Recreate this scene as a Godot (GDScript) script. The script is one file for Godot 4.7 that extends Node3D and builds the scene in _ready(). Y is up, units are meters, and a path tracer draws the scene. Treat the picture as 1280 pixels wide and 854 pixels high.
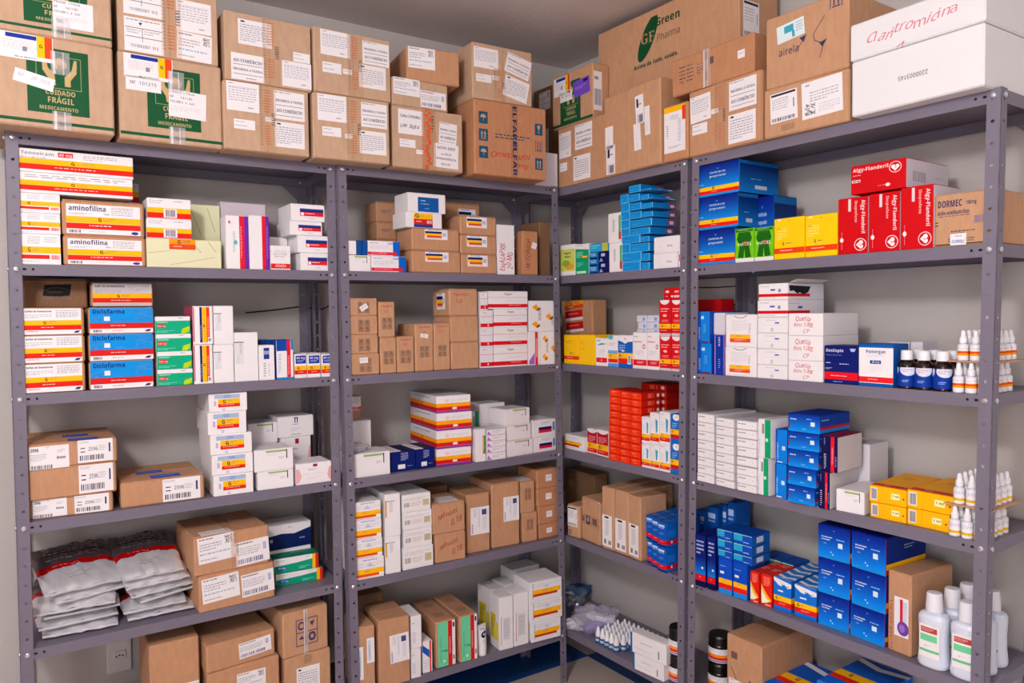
extends Node3D
# A pharmacy store room: four bolted steel racks in an L along two walls, full of medicine boxes and cartons.

const RACK := {
	"A": {"x": -1.8294, "z": 0.0159, "lean": 0.00503, "tip": -0.00486, "wide": .925, "deep": 0.310, "g": 0.0208, "wall": 0.0441},
	"B": {"x": -0.8986, "z": 0.0380, "lean": -0.00277, "tip": -0.01163, "wide": .925, "deep": 0.290, "g": 0.0208, "wall": 0.0441},
	"C": {"x": -0.2394, "z": -0.0009, "lean": 0.01424, "tip": 0.00027, "wide": .925, "deep": 0.290, "g": 0.0208, "wall": 0.0441},
	"D": {"x": 0.7042, "z": 0.0020, "lean": 0.01583, "tip": -0.00008, "wide": .925, "deep": 0.300, "g": 0.0208, "wall": 0.0441},
}
const LEVEL := [2.0184, 1.6630, 1.3071, 0.9525, 0.6005, 0.2100]

var STEEL: StandardMaterial3D
var HOLE: StandardMaterial3D
var CHROME: StandardMaterial3D
var BOLT: ArrayMesh
var CARD := []

func _ready() -> void:
	# camera
	var cam := Camera3D.new()
	cam.name = "camera"
	cam.fov = 48.61
	cam.near = 0.05
	cam.transform = Transform3D(Basis(Vector3.UP, -0.58975) * Basis(Vector3.RIGHT, -0.036917) * Basis(Vector3.BACK, -0.011776), Vector3(-1.83898, 1.51268, 2.47014))
	add_child(cam)
	cam.current = true
	# air and exposure
	var env := Environment.new()
	env.background_mode = Environment.BG_COLOR
	env.background_color = Color(0.05, 0.05, 0.055)
	env.tonemap_mode = Environment.TONE_MAPPER_LINEAR
	env.tonemap_exposure = 1.0
	env.sdfgi_enabled = true
	env.ssao_enabled = true
	env.ssil_enabled = true
	var we := WorldEnvironment.new()
	we.name = "air"
	we.environment = env
	add_child(we)
	# ceiling lamp out of view, placed to light racks and ceiling
	unseen_ceiling_lamp(Vector3(-2.5, 2.64, 2.1), 2.75, "round opal ceiling lamp out of view, placed to light racks and ceiling")
	# unseen window behind and left of the camera, placed to light lower shelves
	unseen_window_light(Vector3(-3.275, 1.4, 3.3), 3.2)
	# the room
	STEEL = mat("grey_steel_paint", Color(0.455, 0.43, 0.495), 0.42, 0.0)
	HOLE = mat("hole_shade", Color(0.04, 0.035, 0.05), 0.9)  # near-black colour standing in for the shade inside holes
	CHROME = mat("zinc", Color(0.86, 0.87, 0.92), 0.25, 0.9)
	room()
	var bs := Shape.new()
	bs.lathe([Vector2(0.0, 0.0), Vector2(0.0072, 0.0), Vector2(0.0072, 0.0022), Vector2(0.005, 0.0040), Vector2(0.0, 0.0046)], 10)
	BOLT = bs.mesh()
	rack("A", "grey bolted steel rack at the far left, holding foil pouches")
	rack("B", "grey bolted steel rack on the left side of the corner")
	rack("C", "grey bolted steel rack on the right side of the corner")
	rack("D", "grey bolted steel rack nearest the camera at the right")
	# what stands on the racks
	paint()
	press()
	for q in [[0.76, 0.58, 0.44], [0.75, 0.56, 0.42], [0.52, 0.38, 0.27], [0.74, 0.52, 0.37], [0.76, 0.63, 0.52]]:  # third tone has shade put into its colour, for cartons set deep
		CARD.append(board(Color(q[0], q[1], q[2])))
	boxes_far_left()
	boxes_left_corner()
	boxes_right_corner()
	boxes_near_right()
	small_things()

func board(c: Color) -> StandardMaterial3D:   # brown corrugated board: fine fibres over faint flutes
	var k := mat("corrugated_board", Color.WHITE, 0.85)
	var im := Image.create(256, 256, false, Image.FORMAT_RGB8)
	var fn := FastNoiseLite.new()
	fn.seed = 5
	fn.frequency = 0.03
	var f2 := FastNoiseLite.new()
	f2.seed = 9
	f2.frequency = 0.25
	for y in 256:
		for x in 256:
			var v := 1.0 + 0.05 * fn.get_noise_2d(x, y * 0.4) + 0.04 * f2.get_noise_2d(x * 0.5, y) + 0.012 * sin(TAU * x / 8.0)
			im.set_pixel(x, y, Color(c.r * v, c.g * v, c.b * v))
	k.albedo_texture = ImageTexture.create_from_image(im)
	k.uv1_triplanar = true
	k.uv1_scale = Vector3(5, 5, 5)
	return k

func unseen_ceiling_lamp(at: Vector3, energy: float, label: String) -> void:   # an unseen opal globe under a short stem
	var o := thing("unseen_ceiling_lamp", label, "lamp")
	o.position = at
	var fs := Shape.new()
	fs.lathe([Vector2(0, 0), Vector2(0.065, 0), Vector2(0.06, -0.02), Vector2(0.02, -0.03), Vector2(0.02, -0.07), Vector2(0.06, -0.085), Vector2(0, -0.085)], 20)
	obj("stem", fs.mesh(), mat("unseen_lamp_stem", Color(0.9, 0.9, 0.9), 0.4), o)
	var gl := SphereMesh.new()
	gl.radius = 0.14
	gl.height = 0.28
	var dm := mat("unseen_lamp_globe", Color(0.95, 0.95, 0.95), 0.4)
	dm.emission_enabled = true
	dm.emission = Color(1.0, 0.97, 0.96)
	dm.emission_energy_multiplier = 1.5
	obj("unseen_globe_bulb", gl, dm, o).position.y = -0.22
	var l := OmniLight3D.new()
	l.name = "unseen_lamp_light"
	l.light_color = Color(1.0, 0.972, 0.968)
	l.light_energy = energy
	l.light_size = 0.14
	l.omni_range = 9.0
	l.omni_attenuation = 2.0
	l.shadow_enabled = true
	l.position.y = -0.22
	o.add_child(l)

func unseen_window_light(at: Vector3, energy: float) -> void:  # out of view: a glowing pane on the solid wall, lighting shelves from the front
	var fs := Shape.new()
	for q in [[-0.78, -0.7, -0.66, 0.66], [0.7, 0.78, -0.66, 0.66], [-0.7, 0.7, -0.66, -0.58], [-0.7, 0.7, 0.58, 0.66], [-0.02, 0.02, -0.58, 0.58]]:
		fs.box(Vector3(-0.005, q[2], q[0]), Vector3(0.035, q[3], q[1]))
	var o := struct("unseen_window_1", fs.mesh(), mat("unseen_window_frame", Color(0.88, 0.88, 0.88), 0.4))
	o.position = at
	var ps := Shape.new()
	ps.box(Vector3(0.006, -0.58, -0.7), Vector3(0.012, 0.58, -0.02))
	ps.box(Vector3(0.006, -0.58, 0.02), Vector3(0.012, 0.58, 0.7))
	var pm := mat("unseen_frosted_pane", Color(0.9, 0.92, 0.95), 0.6)
	pm.emission_enabled = true
	pm.emission = Color(0.95, 0.97, 1.0)
	pm.emission_energy_multiplier = 0.8
	obj("unseen_window_pane", ps.mesh(), pm, o)
	var l := AreaLight3D.new()
	l.name = "unseen_window_light"
	l.area_size = Vector2(1.4, 1.16)
	l.light_color = Color(1.0, 0.985, 0.99)
	l.light_energy = energy
	l.area_range = 9.0
	l.area_attenuation = 2.0
	l.shadow_enabled = true
	l.rotation.y = -PI / 2
	l.position = Vector3(0.05, 0, 0)
	o.add_child(l)

func plaster(c: Color) -> StandardMaterial3D:
	var k := mat("wall_paint", c, 0.75)
	var nt := NoiseTexture2D.new()
	nt.width = 256
	nt.height = 256
	nt.seamless = true
	var fn := FastNoiseLite.new()
	fn.seed = 3
	fn.frequency = 0.06
	nt.noise = fn
	nt.as_normal_map = true
	nt.bump_strength = 1.2
	k.normal_enabled = true
	k.normal_texture = nt
	k.normal_scale = 0.25
	k.uv1_triplanar = true
	k.uv1_world_triplanar = true
	k.uv1_scale = Vector3(2, 2, 2)
	return k

func slab(called: String, lo: Vector3, hi: Vector3, m: Material) -> MeshInstance3D:
	var sh := Shape.new()
	sh.box(lo, hi)
	return struct(called, sh.mesh(), m)

func room() -> void:
	var wall := plaster(Color(0.75, 0.73, 0.72))
	var g: float = RACK["D"].g
	slab("wall_left", Vector3(-3.4, 0, -0.45), Vector3(0.7, 2.66, -0.33), wall)
	var right := slab("wall_right", Vector3(0, 0, -0.5), Vector3(0.12, 2.66, 4.6), wall)
	right.position = Vector3(RACK["D"].wall + 0.325, 0, 0)
	right.rotation.y = g
	slab("wall_back", Vector3(-3.4, 0, 4.2), Vector3(0.7, 2.66, 4.32), wall)
	slab("wall_side", Vector3(-3.4, 0, -0.33), Vector3(-3.28, 2.66, 4.2), wall)
	slab("ceiling", Vector3(-3.4, 2.64, -0.45), Vector3(0.7, 2.76, 4.32), plaster(Color(0.86, 0.83, 0.83)))
	slab("floor", Vector3(-3.4, -0.1, -0.45), Vector3(0.7, 0, 4.32), floor_paint())
	var blue := mat("blue_floor_paint", Color(0.03, 0.25, 0.5), 0.35)
	slab("trim_1", Vector3(-3.28, 0, -0.33), Vector3(0.25, 0.002, -0.078), blue)
	var tr := slab("trim_2", Vector3(0.205, 0, -0.078), Vector3(0.33, 0.002, 4.2), blue)
	tr.position.x = 0.045
	tr.rotation.y = g
	slab("baseboard_left", Vector3(-3.28, 0.002, -0.33), Vector3(0.36, 0.1, -0.318), blue)

func floor_paint() -> StandardMaterial3D:
	var k := mat("beige_floor", Color(0.78, 0.72, 0.68), 0.4)
	var nt := NoiseTexture2D.new()
	nt.width = 256
	nt.height = 256
	nt.seamless = true
	var fn := FastNoiseLite.new()
	fn.seed = 11
	fn.frequency = 0.02
	nt.noise = fn
	var gr := Gradient.new()
	gr.set_color(0, Color(0.93, 0.93, 0.93))
	gr.set_color(1, Color(1, 1, 1))
	nt.color_ramp = gr
	k.albedo_texture = nt
	k.uv1_triplanar = true
	k.uv1_scale = Vector3(1, 1, 1)
	return k

func small_things() -> void:
	syrup_bottle("D", 0.7087, 1.3074, 0.03, "brown syrup bottle with blue label, left of front row", "brown syrup bottles", 4)
	syrup_bottle("D", 0.752, 1.3074, 0.03, "brown syrup bottle with blue label, middle of front row", "brown syrup bottles", -6)
	syrup_bottle("D", 0.7984, 1.3074, 0.03, "brown syrup bottle with blue label, right of front row", "brown syrup bottles", 8)
	syrup_bottle("D", 0.7112, 1.3074, 0.08, "brown syrup bottle with blue label, left of rear row", "brown syrup bottles", 4)
	syrup_bottle("D", 0.755, 1.3074, 0.08, "brown syrup bottle with blue label, middle of rear row", "brown syrup bottles", -6)
	syrup_bottle("D", 0.8001, 1.3074, 0.08, "brown syrup bottle with blue label, right of rear row", "brown syrup bottles", 8)
	sheet("D", 0.8703, 1.3814, .012, .11, .17, "brown cardboard sheet between two tiers of orange banded dropper bottles, third shelf")
	drop_bottle("drops", "D", 0.8403, 1.3074, 0.02, 1.0211, "orange banded dropper bottle, lower tier, first column, first row back, third shelf", "orange banded dropper bottles on the lower tier", -20)
	drop_bottle("drops", "D", 0.8443, 1.3854, 0.03, 1.0211, "orange banded dropper bottle, upper tier, first column, first row back, third shelf", "orange banded dropper bottles on the upper tier", -20)
	drop_bottle("drops", "D", 0.8403, 1.3074, 0.05, 1.0211, "orange banded dropper bottle, lower tier, first column, second row back, third shelf", "orange banded dropper bottles on the lower tier", 3)
	drop_bottle("drops", "D", 0.8443, 1.3854, 0.059, 1.0211, "orange banded dropper bottle, upper tier, first column, second row back, third shelf", "orange banded dropper bottles on the upper tier", 9)
	drop_bottle("drops", "D", 0.8403, 1.3074, 0.08, 1.0211, "orange banded dropper bottle, lower tier, first column, third row back, third shelf", "orange banded dropper bottles on the lower tier", -14)
	drop_bottle("drops", "D", 0.8443, 1.3854, 0.088, 1.0211, "orange banded dropper bottle, upper tier, first column, third row back, third shelf", "orange banded dropper bottles on the upper tier", -2)
	drop_bottle("drops", "D", 0.8403, 1.3074, 0.11, 1.0211, "orange banded dropper bottle, lower tier, first column, fourth row back, third shelf", "orange banded dropper bottles on the lower tier", 9)
	drop_bottle("drops", "D", 0.8443, 1.3854, 0.117, 1.0211, "orange banded dropper bottle, upper tier, first column, fourth row back, third shelf", "orange banded dropper bottles on the upper tier", -13)
	drop_bottle("drops", "D", 0.8403, 1.3074, 0.14, 1.0211, "orange banded dropper bottle, lower tier, first column, fifth row back, third shelf", "orange banded dropper bottles on the lower tier", -8)
	drop_bottle("drops", "D", 0.8443, 1.3854, 0.146, 1.0211, "orange banded dropper bottle, upper tier, first column, fifth row back, third shelf", "orange banded dropper bottles on the upper tier", 16)
	drop_bottle("drops", "D", 0.8691, 1.3074, 0.02, 1.0211, "orange banded dropper bottle, lower tier, second column, first row back, third shelf", "orange banded dropper bottles on the lower tier", 17)
	drop_bottle("drops", "D", 0.8731, 1.3854, 0.03, 1.0211, "orange banded dropper bottle, upper tier, second column, first row back, third shelf", "orange banded dropper bottles on the upper tier", 11)
	drop_bottle("drops", "D", 0.8691, 1.3074, 0.05, 1.0211, "orange banded dropper bottle, lower tier, second column, second row back, third shelf", "orange banded dropper bottles on the lower tier", 0)
	drop_bottle("drops", "D", 0.8731, 1.3854, 0.059, 1.0211, "orange banded dropper bottle, upper tier, second column, second row back, third shelf", "orange banded dropper bottles on the upper tier", 0)
	drop_bottle("drops", "D", 0.8691, 1.3074, 0.08, 1.0211, "orange banded dropper bottle, lower tier, second column, third row back, third shelf", "orange banded dropper bottles on the lower tier", -17)
	drop_bottle("drops", "D", 0.8731, 1.3854, 0.088, 1.0211, "orange banded dropper bottle, upper tier, second column, third row back, third shelf", "orange banded dropper bottles on the upper tier", -11)
	drop_bottle("drops", "D", 0.8691, 1.3074, 0.11, 1.0211, "orange banded dropper bottle, lower tier, second column, fourth row back, third shelf", "orange banded dropper bottles on the lower tier", 6)
	drop_bottle("drops", "D", 0.8731, 1.3854, 0.117, 1.0211, "orange banded dropper bottle, upper tier, second column, fourth row back, third shelf", "orange banded dropper bottles on the upper tier", 18)
	drop_bottle("drops", "D", 0.8691, 1.3074, 0.14, 1.0211, "orange banded dropper bottle, lower tier, second column, fifth row back, third shelf", "orange banded dropper bottles on the lower tier", -11)
	drop_bottle("drops", "D", 0.8979, 1.3074, 0.02, 1.0211, "orange banded dropper bottle, lower tier, third column, first row back, third shelf", "orange banded dropper bottles on the lower tier", 14)
	drop_bottle("drops", "D", 0.9019, 1.3854, 0.03, 1.0211, "orange banded dropper bottle, upper tier, third column, first row back, third shelf", "orange banded dropper bottles on the upper tier", 2)
	drop_bottle("drops", "D", 0.8979, 1.3074, 0.05, 1.0211, "orange banded dropper bottle, lower tier, third column, second row back, third shelf", "orange banded dropper bottles on the lower tier", -3)
	drop_bottle("drops", "D", 0.9019, 1.3854, 0.059, 1.0211, "orange banded dropper bottle, upper tier, third column, second row back, third shelf", "orange banded dropper bottles on the upper tier", -9)
	drop_bottle("drops", "D", 0.8979, 1.3074, 0.08, 1.0211, "orange banded dropper bottle, lower tier, third column, third row back, third shelf", "orange banded dropper bottles on the lower tier", -20)
	drop_bottle("drops", "D", 0.9019, 1.3854, 0.088, 1.0211, "orange banded dropper bottle, upper tier, third column, third row back, third shelf", "orange banded dropper bottles on the upper tier", -20)
	drop_bottle("drops", "D", 0.8979, 1.3074, 0.11, 1.0211, "orange banded dropper bottle, lower tier, third column, fourth row back, third shelf", "orange banded dropper bottles on the lower tier", 3)
	drop_bottle("drops", "D", 0.9019, 1.3854, 0.117, 1.0211, "orange banded dropper bottle, upper tier, third column, fourth row back, third shelf", "orange banded dropper bottles on the upper tier", 9)
	drop_bottle("drops", "D", 0.8979, 1.3074, 0.14, 1.0211, "orange banded dropper bottle, lower tier, third column, fifth row back, third shelf", "orange banded dropper bottles on the lower tier", -14)
	drop_bottle("drops", "D", 0.9019, 1.3854, 0.146, 1.0211, "orange banded dropper bottle, upper tier, third column, fifth row back, third shelf", "orange banded dropper bottles on the upper tier", -2)
	sheet("D", 0.8705, 1.028, .012, .11, .17, "brown cardboard sheet between two tiers of yellow banded dropper bottles, fourth shelf")
	drop_bottle("drops2", "D", 0.8405, 0.9528, 0.02, 1.0377, "yellow banded dropper bottle, lower tier, first column, first row back, fourth shelf", "yellow banded dropper bottles on the lower tier", -20)
	drop_bottle("drops2", "D", 0.8445, 1.032, 0.03, 1.0377, "yellow banded dropper bottle, upper tier, first column, first row back, fourth shelf", "yellow banded dropper bottles on the upper tier", -20)
	drop_bottle("drops2", "D", 0.8405, 0.9528, 0.05, 1.0377, "yellow banded dropper bottle, lower tier, first column, second row back, fourth shelf", "yellow banded dropper bottles on the lower tier", 3)
	drop_bottle("drops2", "D", 0.8445, 1.032, 0.059, 1.0377, "yellow banded dropper bottle, upper tier, first column, second row back, fourth shelf", "yellow banded dropper bottles on the upper tier", 9)
	drop_bottle("drops2", "D", 0.8405, 0.9528, 0.08, 1.0377, "yellow banded dropper bottle, lower tier, first column, third row back, fourth shelf", "yellow banded dropper bottles on the lower tier", -14)
	drop_bottle("drops2", "D", 0.8445, 1.032, 0.088, 1.0377, "yellow banded dropper bottle, upper tier, first column, third row back, fourth shelf", "yellow banded dropper bottles on the upper tier", -2)
	drop_bottle("drops2", "D", 0.8405, 0.9528, 0.11, 1.0377, "yellow banded dropper bottle, lower tier, first column, fourth row back, fourth shelf", "yellow banded dropper bottles on the lower tier", 9)
	drop_bottle("drops2", "D", 0.8445, 1.032, 0.117, 1.0377, "yellow banded dropper bottle, upper tier, first column, fourth row back, fourth shelf", "yellow banded dropper bottles on the upper tier", -13)
	drop_bottle("drops2", "D", 0.8405, 0.9528, 0.14, 1.0377, "yellow banded dropper bottle, lower tier, first column, fifth row back, fourth shelf", "yellow banded dropper bottles on the lower tier", -8)
	drop_bottle("drops2", "D", 0.8445, 1.032, 0.146, 1.0377, "yellow banded dropper bottle, upper tier, first column, fifth row back, fourth shelf", "yellow banded dropper bottles on the upper tier", 16)
	drop_bottle("drops2", "D", 0.8693, 0.9528, 0.02, 1.0377, "yellow banded dropper bottle, lower tier, second column, first row back, fourth shelf", "yellow banded dropper bottles on the lower tier", 17)
	drop_bottle("drops2", "D", 0.8733, 1.032, 0.03, 1.0377, "yellow banded dropper bottle, upper tier, second column, first row back, fourth shelf", "yellow banded dropper bottles on the upper tier", 11)
	drop_bottle("drops2", "D", 0.8693, 0.9528, 0.05, 1.0377, "yellow banded dropper bottle, lower tier, second column, second row back, fourth shelf", "yellow banded dropper bottles on the lower tier", 0)
	drop_bottle("drops2", "D", 0.8733, 1.032, 0.059, 1.0377, "yellow banded dropper bottle, upper tier, second column, second row back, fourth shelf", "yellow banded dropper bottles on the upper tier", 0)
	drop_bottle("drops2", "D", 0.8693, 0.9528, 0.08, 1.0377, "yellow banded dropper bottle, lower tier, second column, third row back, fourth shelf", "yellow banded dropper bottles on the lower tier", -17)
	drop_bottle("drops2", "D", 0.8733, 1.032, 0.088, 1.0377, "yellow banded dropper bottle, upper tier, second column, third row back, fourth shelf", "yellow banded dropper bottles on the upper tier", -11)
	drop_bottle("drops2", "D", 0.8693, 0.9528, 0.11, 1.0377, "yellow banded dropper bottle, lower tier, second column, fourth row back, fourth shelf", "yellow banded dropper bottles on the lower tier", 6)
	drop_bottle("drops2", "D", 0.8733, 1.032, 0.117, 1.0377, "yellow banded dropper bottle, upper tier, second column, fourth row back, fourth shelf", "yellow banded dropper bottles on the upper tier", 18)
	drop_bottle("drops2", "D", 0.8693, 0.9528, 0.14, 1.0377, "yellow banded dropper bottle, lower tier, second column, fifth row back, fourth shelf", "yellow banded dropper bottles on the lower tier", -11)
	drop_bottle("drops2", "D", 0.8981, 0.9528, 0.02, 1.0377, "yellow banded dropper bottle, lower tier, third column, first row back, fourth shelf", "yellow banded dropper bottles on the lower tier", 14)
	drop_bottle("drops2", "D", 0.9021, 1.032, 0.03, 1.0377, "yellow banded dropper bottle, upper tier, third column, first row back, fourth shelf", "yellow banded dropper bottles on the upper tier", 2)
	drop_bottle("drops2", "D", 0.8981, 0.9528, 0.05, 1.0377, "yellow banded dropper bottle, lower tier, third column, second row back, fourth shelf", "yellow banded dropper bottles on the lower tier", -3)
	drop_bottle("drops2", "D", 0.9021, 1.032, 0.059, 1.0377, "yellow banded dropper bottle, upper tier, third column, second row back, fourth shelf", "yellow banded dropper bottles on the upper tier", -9)
	drop_bottle("drops2", "D", 0.8981, 0.9528, 0.08, 1.0377, "yellow banded dropper bottle, lower tier, third column, third row back, fourth shelf", "yellow banded dropper bottles on the lower tier", -20)
	drop_bottle("drops2", "D", 0.9021, 1.032, 0.088, 1.0377, "yellow banded dropper bottle, upper tier, third column, third row back, fourth shelf", "yellow banded dropper bottles on the upper tier", -20)
	drop_bottle("drops2", "D", 0.8981, 0.9528, 0.11, 1.0377, "yellow banded dropper bottle, lower tier, third column, fourth row back, fourth shelf", "yellow banded dropper bottles on the lower tier", 3)
	drop_bottle("drops2", "D", 0.9021, 1.032, 0.117, 1.0377, "yellow banded dropper bottle, upper tier, third column, fourth row back, fourth shelf", "yellow banded dropper bottles on the upper tier", 9)
	drop_bottle("drops2", "D", 0.8981, 0.9528, 0.14, 1.0377, "yellow banded dropper bottle, lower tier, third column, fifth row back, fourth shelf", "yellow banded dropper bottles on the lower tier", -14)
	drop_bottle("drops2", "D", 0.9021, 1.032, 0.146, 1.0377, "yellow banded dropper bottle, upper tier, third column, fifth row back, fourth shelf", "yellow banded dropper bottles on the upper tier", -2)
	rinse_bottle("D", 0.7933, 0.6008, 0.032, "white mouthwash bottle with red and green label, front left, fifth shelf", "white mouthwash bottles", 0)
	rinse_bottle("D", 0.8712, 0.6008, 0.035, "white mouthwash bottle with red and green label, front right, fifth shelf", "white mouthwash bottles", 4)
	rinse_bottle("D", 0.8053, 0.6008, 0.1, "white mouthwash bottle with red and green label, second behind front left, fifth shelf", "white mouthwash bottles", 6)
	rinse_bottle("D", 0.8133, 0.6008, 0.165, "white mouthwash bottle with red and green label, third behind front left, fifth shelf", "white mouthwash bottles", -5)
	rinse_bottle("D", 0.8732, 0.6008, 0.1, "white mouthwash bottle with red and green label, second behind front right, fifth shelf", "white mouthwash bottles", -8)
	rinse_bottle("D", 0.8712, 0.6008, 0.165, "white mouthwash bottle with red and green label, third behind front right, fifth shelf", "white mouthwash bottles", 3)
	vial_bottle("C", 0.4609, 0.2103, 0.0211, "little bottle with pointed white cap, front row, first from left, bottom shelf", "little bottles with pointed white caps", 0)
	vial_bottle("C", 0.4867, 0.2103, 0.0211, "little bottle with pointed white cap, front row, second from left, bottom shelf", "little bottles with pointed white caps", 47)
	vial_bottle("C", 0.5125, 0.2103, 0.0211, "little bottle with pointed white cap, front row, third from left, bottom shelf", "little bottles with pointed white caps", 94)
	vial_bottle("C", 0.5383, 0.2103, 0.0211, "little bottle with pointed white cap, front row, fourth from left, bottom shelf", "little bottles with pointed white caps", 141)
	vial_bottle("C", 0.5641, 0.2103, 0.0211, "little bottle with pointed white cap, front row, fifth from left, bottom shelf", "little bottles with pointed white caps", 188)
	vial_bottle("C", 0.4729, 0.2103, 0.0473, "little bottle with pointed white cap, second row, first from left, bottom shelf", "little bottles with pointed white caps", 31)
	vial_bottle("C", 0.4987, 0.2103, 0.0473, "little bottle with pointed white cap, second row, second from left, bottom shelf", "little bottles with pointed white caps", 78)
	vial_bottle("C", 0.5245, 0.2103, 0.0473, "little bottle with pointed white cap, second row, third from left, bottom shelf", "little bottles with pointed white caps", 125)
	vial_bottle("C", 0.5503, 0.2103, 0.0473, "little bottle with pointed white cap, second row, fourth from left, bottom shelf", "little bottles with pointed white caps", 172)
	vial_bottle("C", 0.5761, 0.2103, 0.0473, "little bottle with pointed white cap, second row, fifth from left, bottom shelf", "little bottles with pointed white caps", 219)
	vial_bottle("C", 0.4609, 0.2103, 0.0735, "little bottle with pointed white cap, third row, first from left, bottom shelf", "little bottles with pointed white caps", 62)
	vial_bottle("C", 0.4867, 0.2103, 0.0735, "little bottle with pointed white cap, third row, second from left, bottom shelf", "little bottles with pointed white caps", 109)
	vial_bottle("C", 0.5125, 0.2103, 0.0735, "little bottle with pointed white cap, third row, third from left, bottom shelf", "little bottles with pointed white caps", 156)
	vial_bottle("C", 0.5383, 0.2103, 0.0735, "little bottle with pointed white cap, third row, fourth from left, bottom shelf", "little bottles with pointed white caps", 203)
	vial_bottle("C", 0.5641, 0.2103, 0.0735, "little bottle with pointed white cap, third row, fifth from left, bottom shelf", "little bottles with pointed white caps", 250)
	vial_bottle("C", 0.5899, 0.2103, 0.0735, "little bottle with pointed white cap, third row, sixth from left, bottom shelf", "little bottles with pointed white caps", 297)
	vial_bottle("C", 0.6157, 0.2103, 0.0735, "little bottle with pointed white cap, third row, seventh from left, bottom shelf", "little bottles with pointed white caps", 344)
	vial_bottle("C", 0.6415, 0.2103, 0.0735, "little bottle with pointed white cap, third row, eighth from left, bottom shelf", "little bottles with pointed white caps", 31)
	vial_bottle("C", 0.6673, 0.2103, 0.0735, "little bottle with pointed white cap, third row, ninth from left, bottom shelf", "little bottles with pointed white caps", 78)
	vial_bottle("C", 0.4729, 0.2103, 0.0997, "little bottle with pointed white cap, fourth row, first from left, bottom shelf", "little bottles with pointed white caps", 93)
	vial_bottle("C", 0.4987, 0.2103, 0.0997, "little bottle with pointed white cap, fourth row, second from left, bottom shelf", "little bottles with pointed white caps", 140)
	vial_bottle("C", 0.5245, 0.2103, 0.0997, "little bottle with pointed white cap, fourth row, third from left, bottom shelf", "little bottles with pointed white caps", 187)
	vial_bottle("C", 0.5503, 0.2103, 0.0997, "little bottle with pointed white cap, fourth row, fourth from left, bottom shelf", "little bottles with pointed white caps", 234)
	vial_bottle("C", 0.5761, 0.2103, 0.0997, "little bottle with pointed white cap, fourth row, fifth from left, bottom shelf", "little bottles with pointed white caps", 281)
	vial_bottle("C", 0.6019, 0.2103, 0.0997, "little bottle with pointed white cap, fourth row, sixth from left, bottom shelf", "little bottles with pointed white caps", 328)
	vial_bottle("C", 0.6277, 0.2103, 0.0997, "little bottle with pointed white cap, fourth row, seventh from left, bottom shelf", "little bottles with pointed white caps", 15)
	vial_bottle("C", 0.6535, 0.2103, 0.0997, "little bottle with pointed white cap, fourth row, eighth from left, bottom shelf", "little bottles with pointed white caps", 62)
	vial_bottle("C", 0.6793, 0.2103, 0.0997, "little bottle with pointed white cap, fourth row, ninth from left, bottom shelf", "little bottles with pointed white caps", 109)
	vial_bottle("C", 0.4609, 0.2103, 0.1259, "little bottle with pointed white cap, fifth row, first from left, bottom shelf", "little bottles with pointed white caps", 124)
	vial_bottle("C", 0.4867, 0.2103, 0.1259, "little bottle with pointed white cap, fifth row, second from left, bottom shelf", "little bottles with pointed white caps", 171)
	vial_bottle("C", 0.5125, 0.2103, 0.1259, "little bottle with pointed white cap, fifth row, third from left, bottom shelf", "little bottles with pointed white caps", 218)
	vial_bottle("C", 0.5383, 0.2103, 0.1259, "little bottle with pointed white cap, fifth row, fourth from left, bottom shelf", "little bottles with pointed white caps", 265)
	vial_bottle("C", 0.5641, 0.2103, 0.1259, "little bottle with pointed white cap, fifth row, fifth from left, bottom shelf", "little bottles with pointed white caps", 312)
	vial_bottle("C", 0.5899, 0.2103, 0.1259, "little bottle with pointed white cap, fifth row, sixth from left, bottom shelf", "little bottles with pointed white caps", 359)
	vial_bottle("C", 0.6157, 0.2103, 0.1259, "little bottle with pointed white cap, fifth row, seventh from left, bottom shelf", "little bottles with pointed white caps", 46)
	vial_bottle("C", 0.6415, 0.2103, 0.1259, "little bottle with pointed white cap, fifth row, eighth from left, bottom shelf", "little bottles with pointed white caps", 93)
	vial_bottle("C", 0.6673, 0.2103, 0.1259, "little bottle with pointed white cap, fifth row, ninth from left, bottom shelf", "little bottles with pointed white caps", 140)
	vial_bottle("C", 0.4729, 0.2103, 0.1521, "little bottle with pointed white cap, sixth row, first from left, bottom shelf", "little bottles with pointed white caps", 155)
	vial_bottle("C", 0.4987, 0.2103, 0.1521, "little bottle with pointed white cap, sixth row, second from left, bottom shelf", "little bottles with pointed white caps", 202)
	vial_bottle("C", 0.5245, 0.2103, 0.1521, "little bottle with pointed white cap, sixth row, third from left, bottom shelf", "little bottles with pointed white caps", 249)
	vial_bottle("C", 0.5503, 0.2103, 0.1521, "little bottle with pointed white cap, sixth row, fourth from left, bottom shelf", "little bottles with pointed white caps", 296)
	vial_bottle("C", 0.5761, 0.2103, 0.1521, "little bottle with pointed white cap, sixth row, fifth from left, bottom shelf", "little bottles with pointed white caps", 343)
	vial_bottle("C", 0.6019, 0.2103, 0.1521, "little bottle with pointed white cap, sixth row, sixth from left, bottom shelf", "little bottles with pointed white caps", 30)
	vial_bottle("C", 0.6277, 0.2103, 0.1521, "little bottle with pointed white cap, sixth row, seventh from left, bottom shelf", "little bottles with pointed white caps", 77)
	vial_bottle("C", 0.6535, 0.2103, 0.1521, "little bottle with pointed white cap, sixth row, eighth from left, bottom shelf", "little bottles with pointed white caps", 124)
	vial_bottle("C", 0.6793, 0.2103, 0.1521, "little bottle with pointed white cap, sixth row, ninth from left, bottom shelf", "little bottles with pointed white caps", 171)
	jar("C", 0.862, 0.2103, .05, "black jar with striped label, lower of two beside white boxes, bottom shelf", "black jars", -40)
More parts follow.
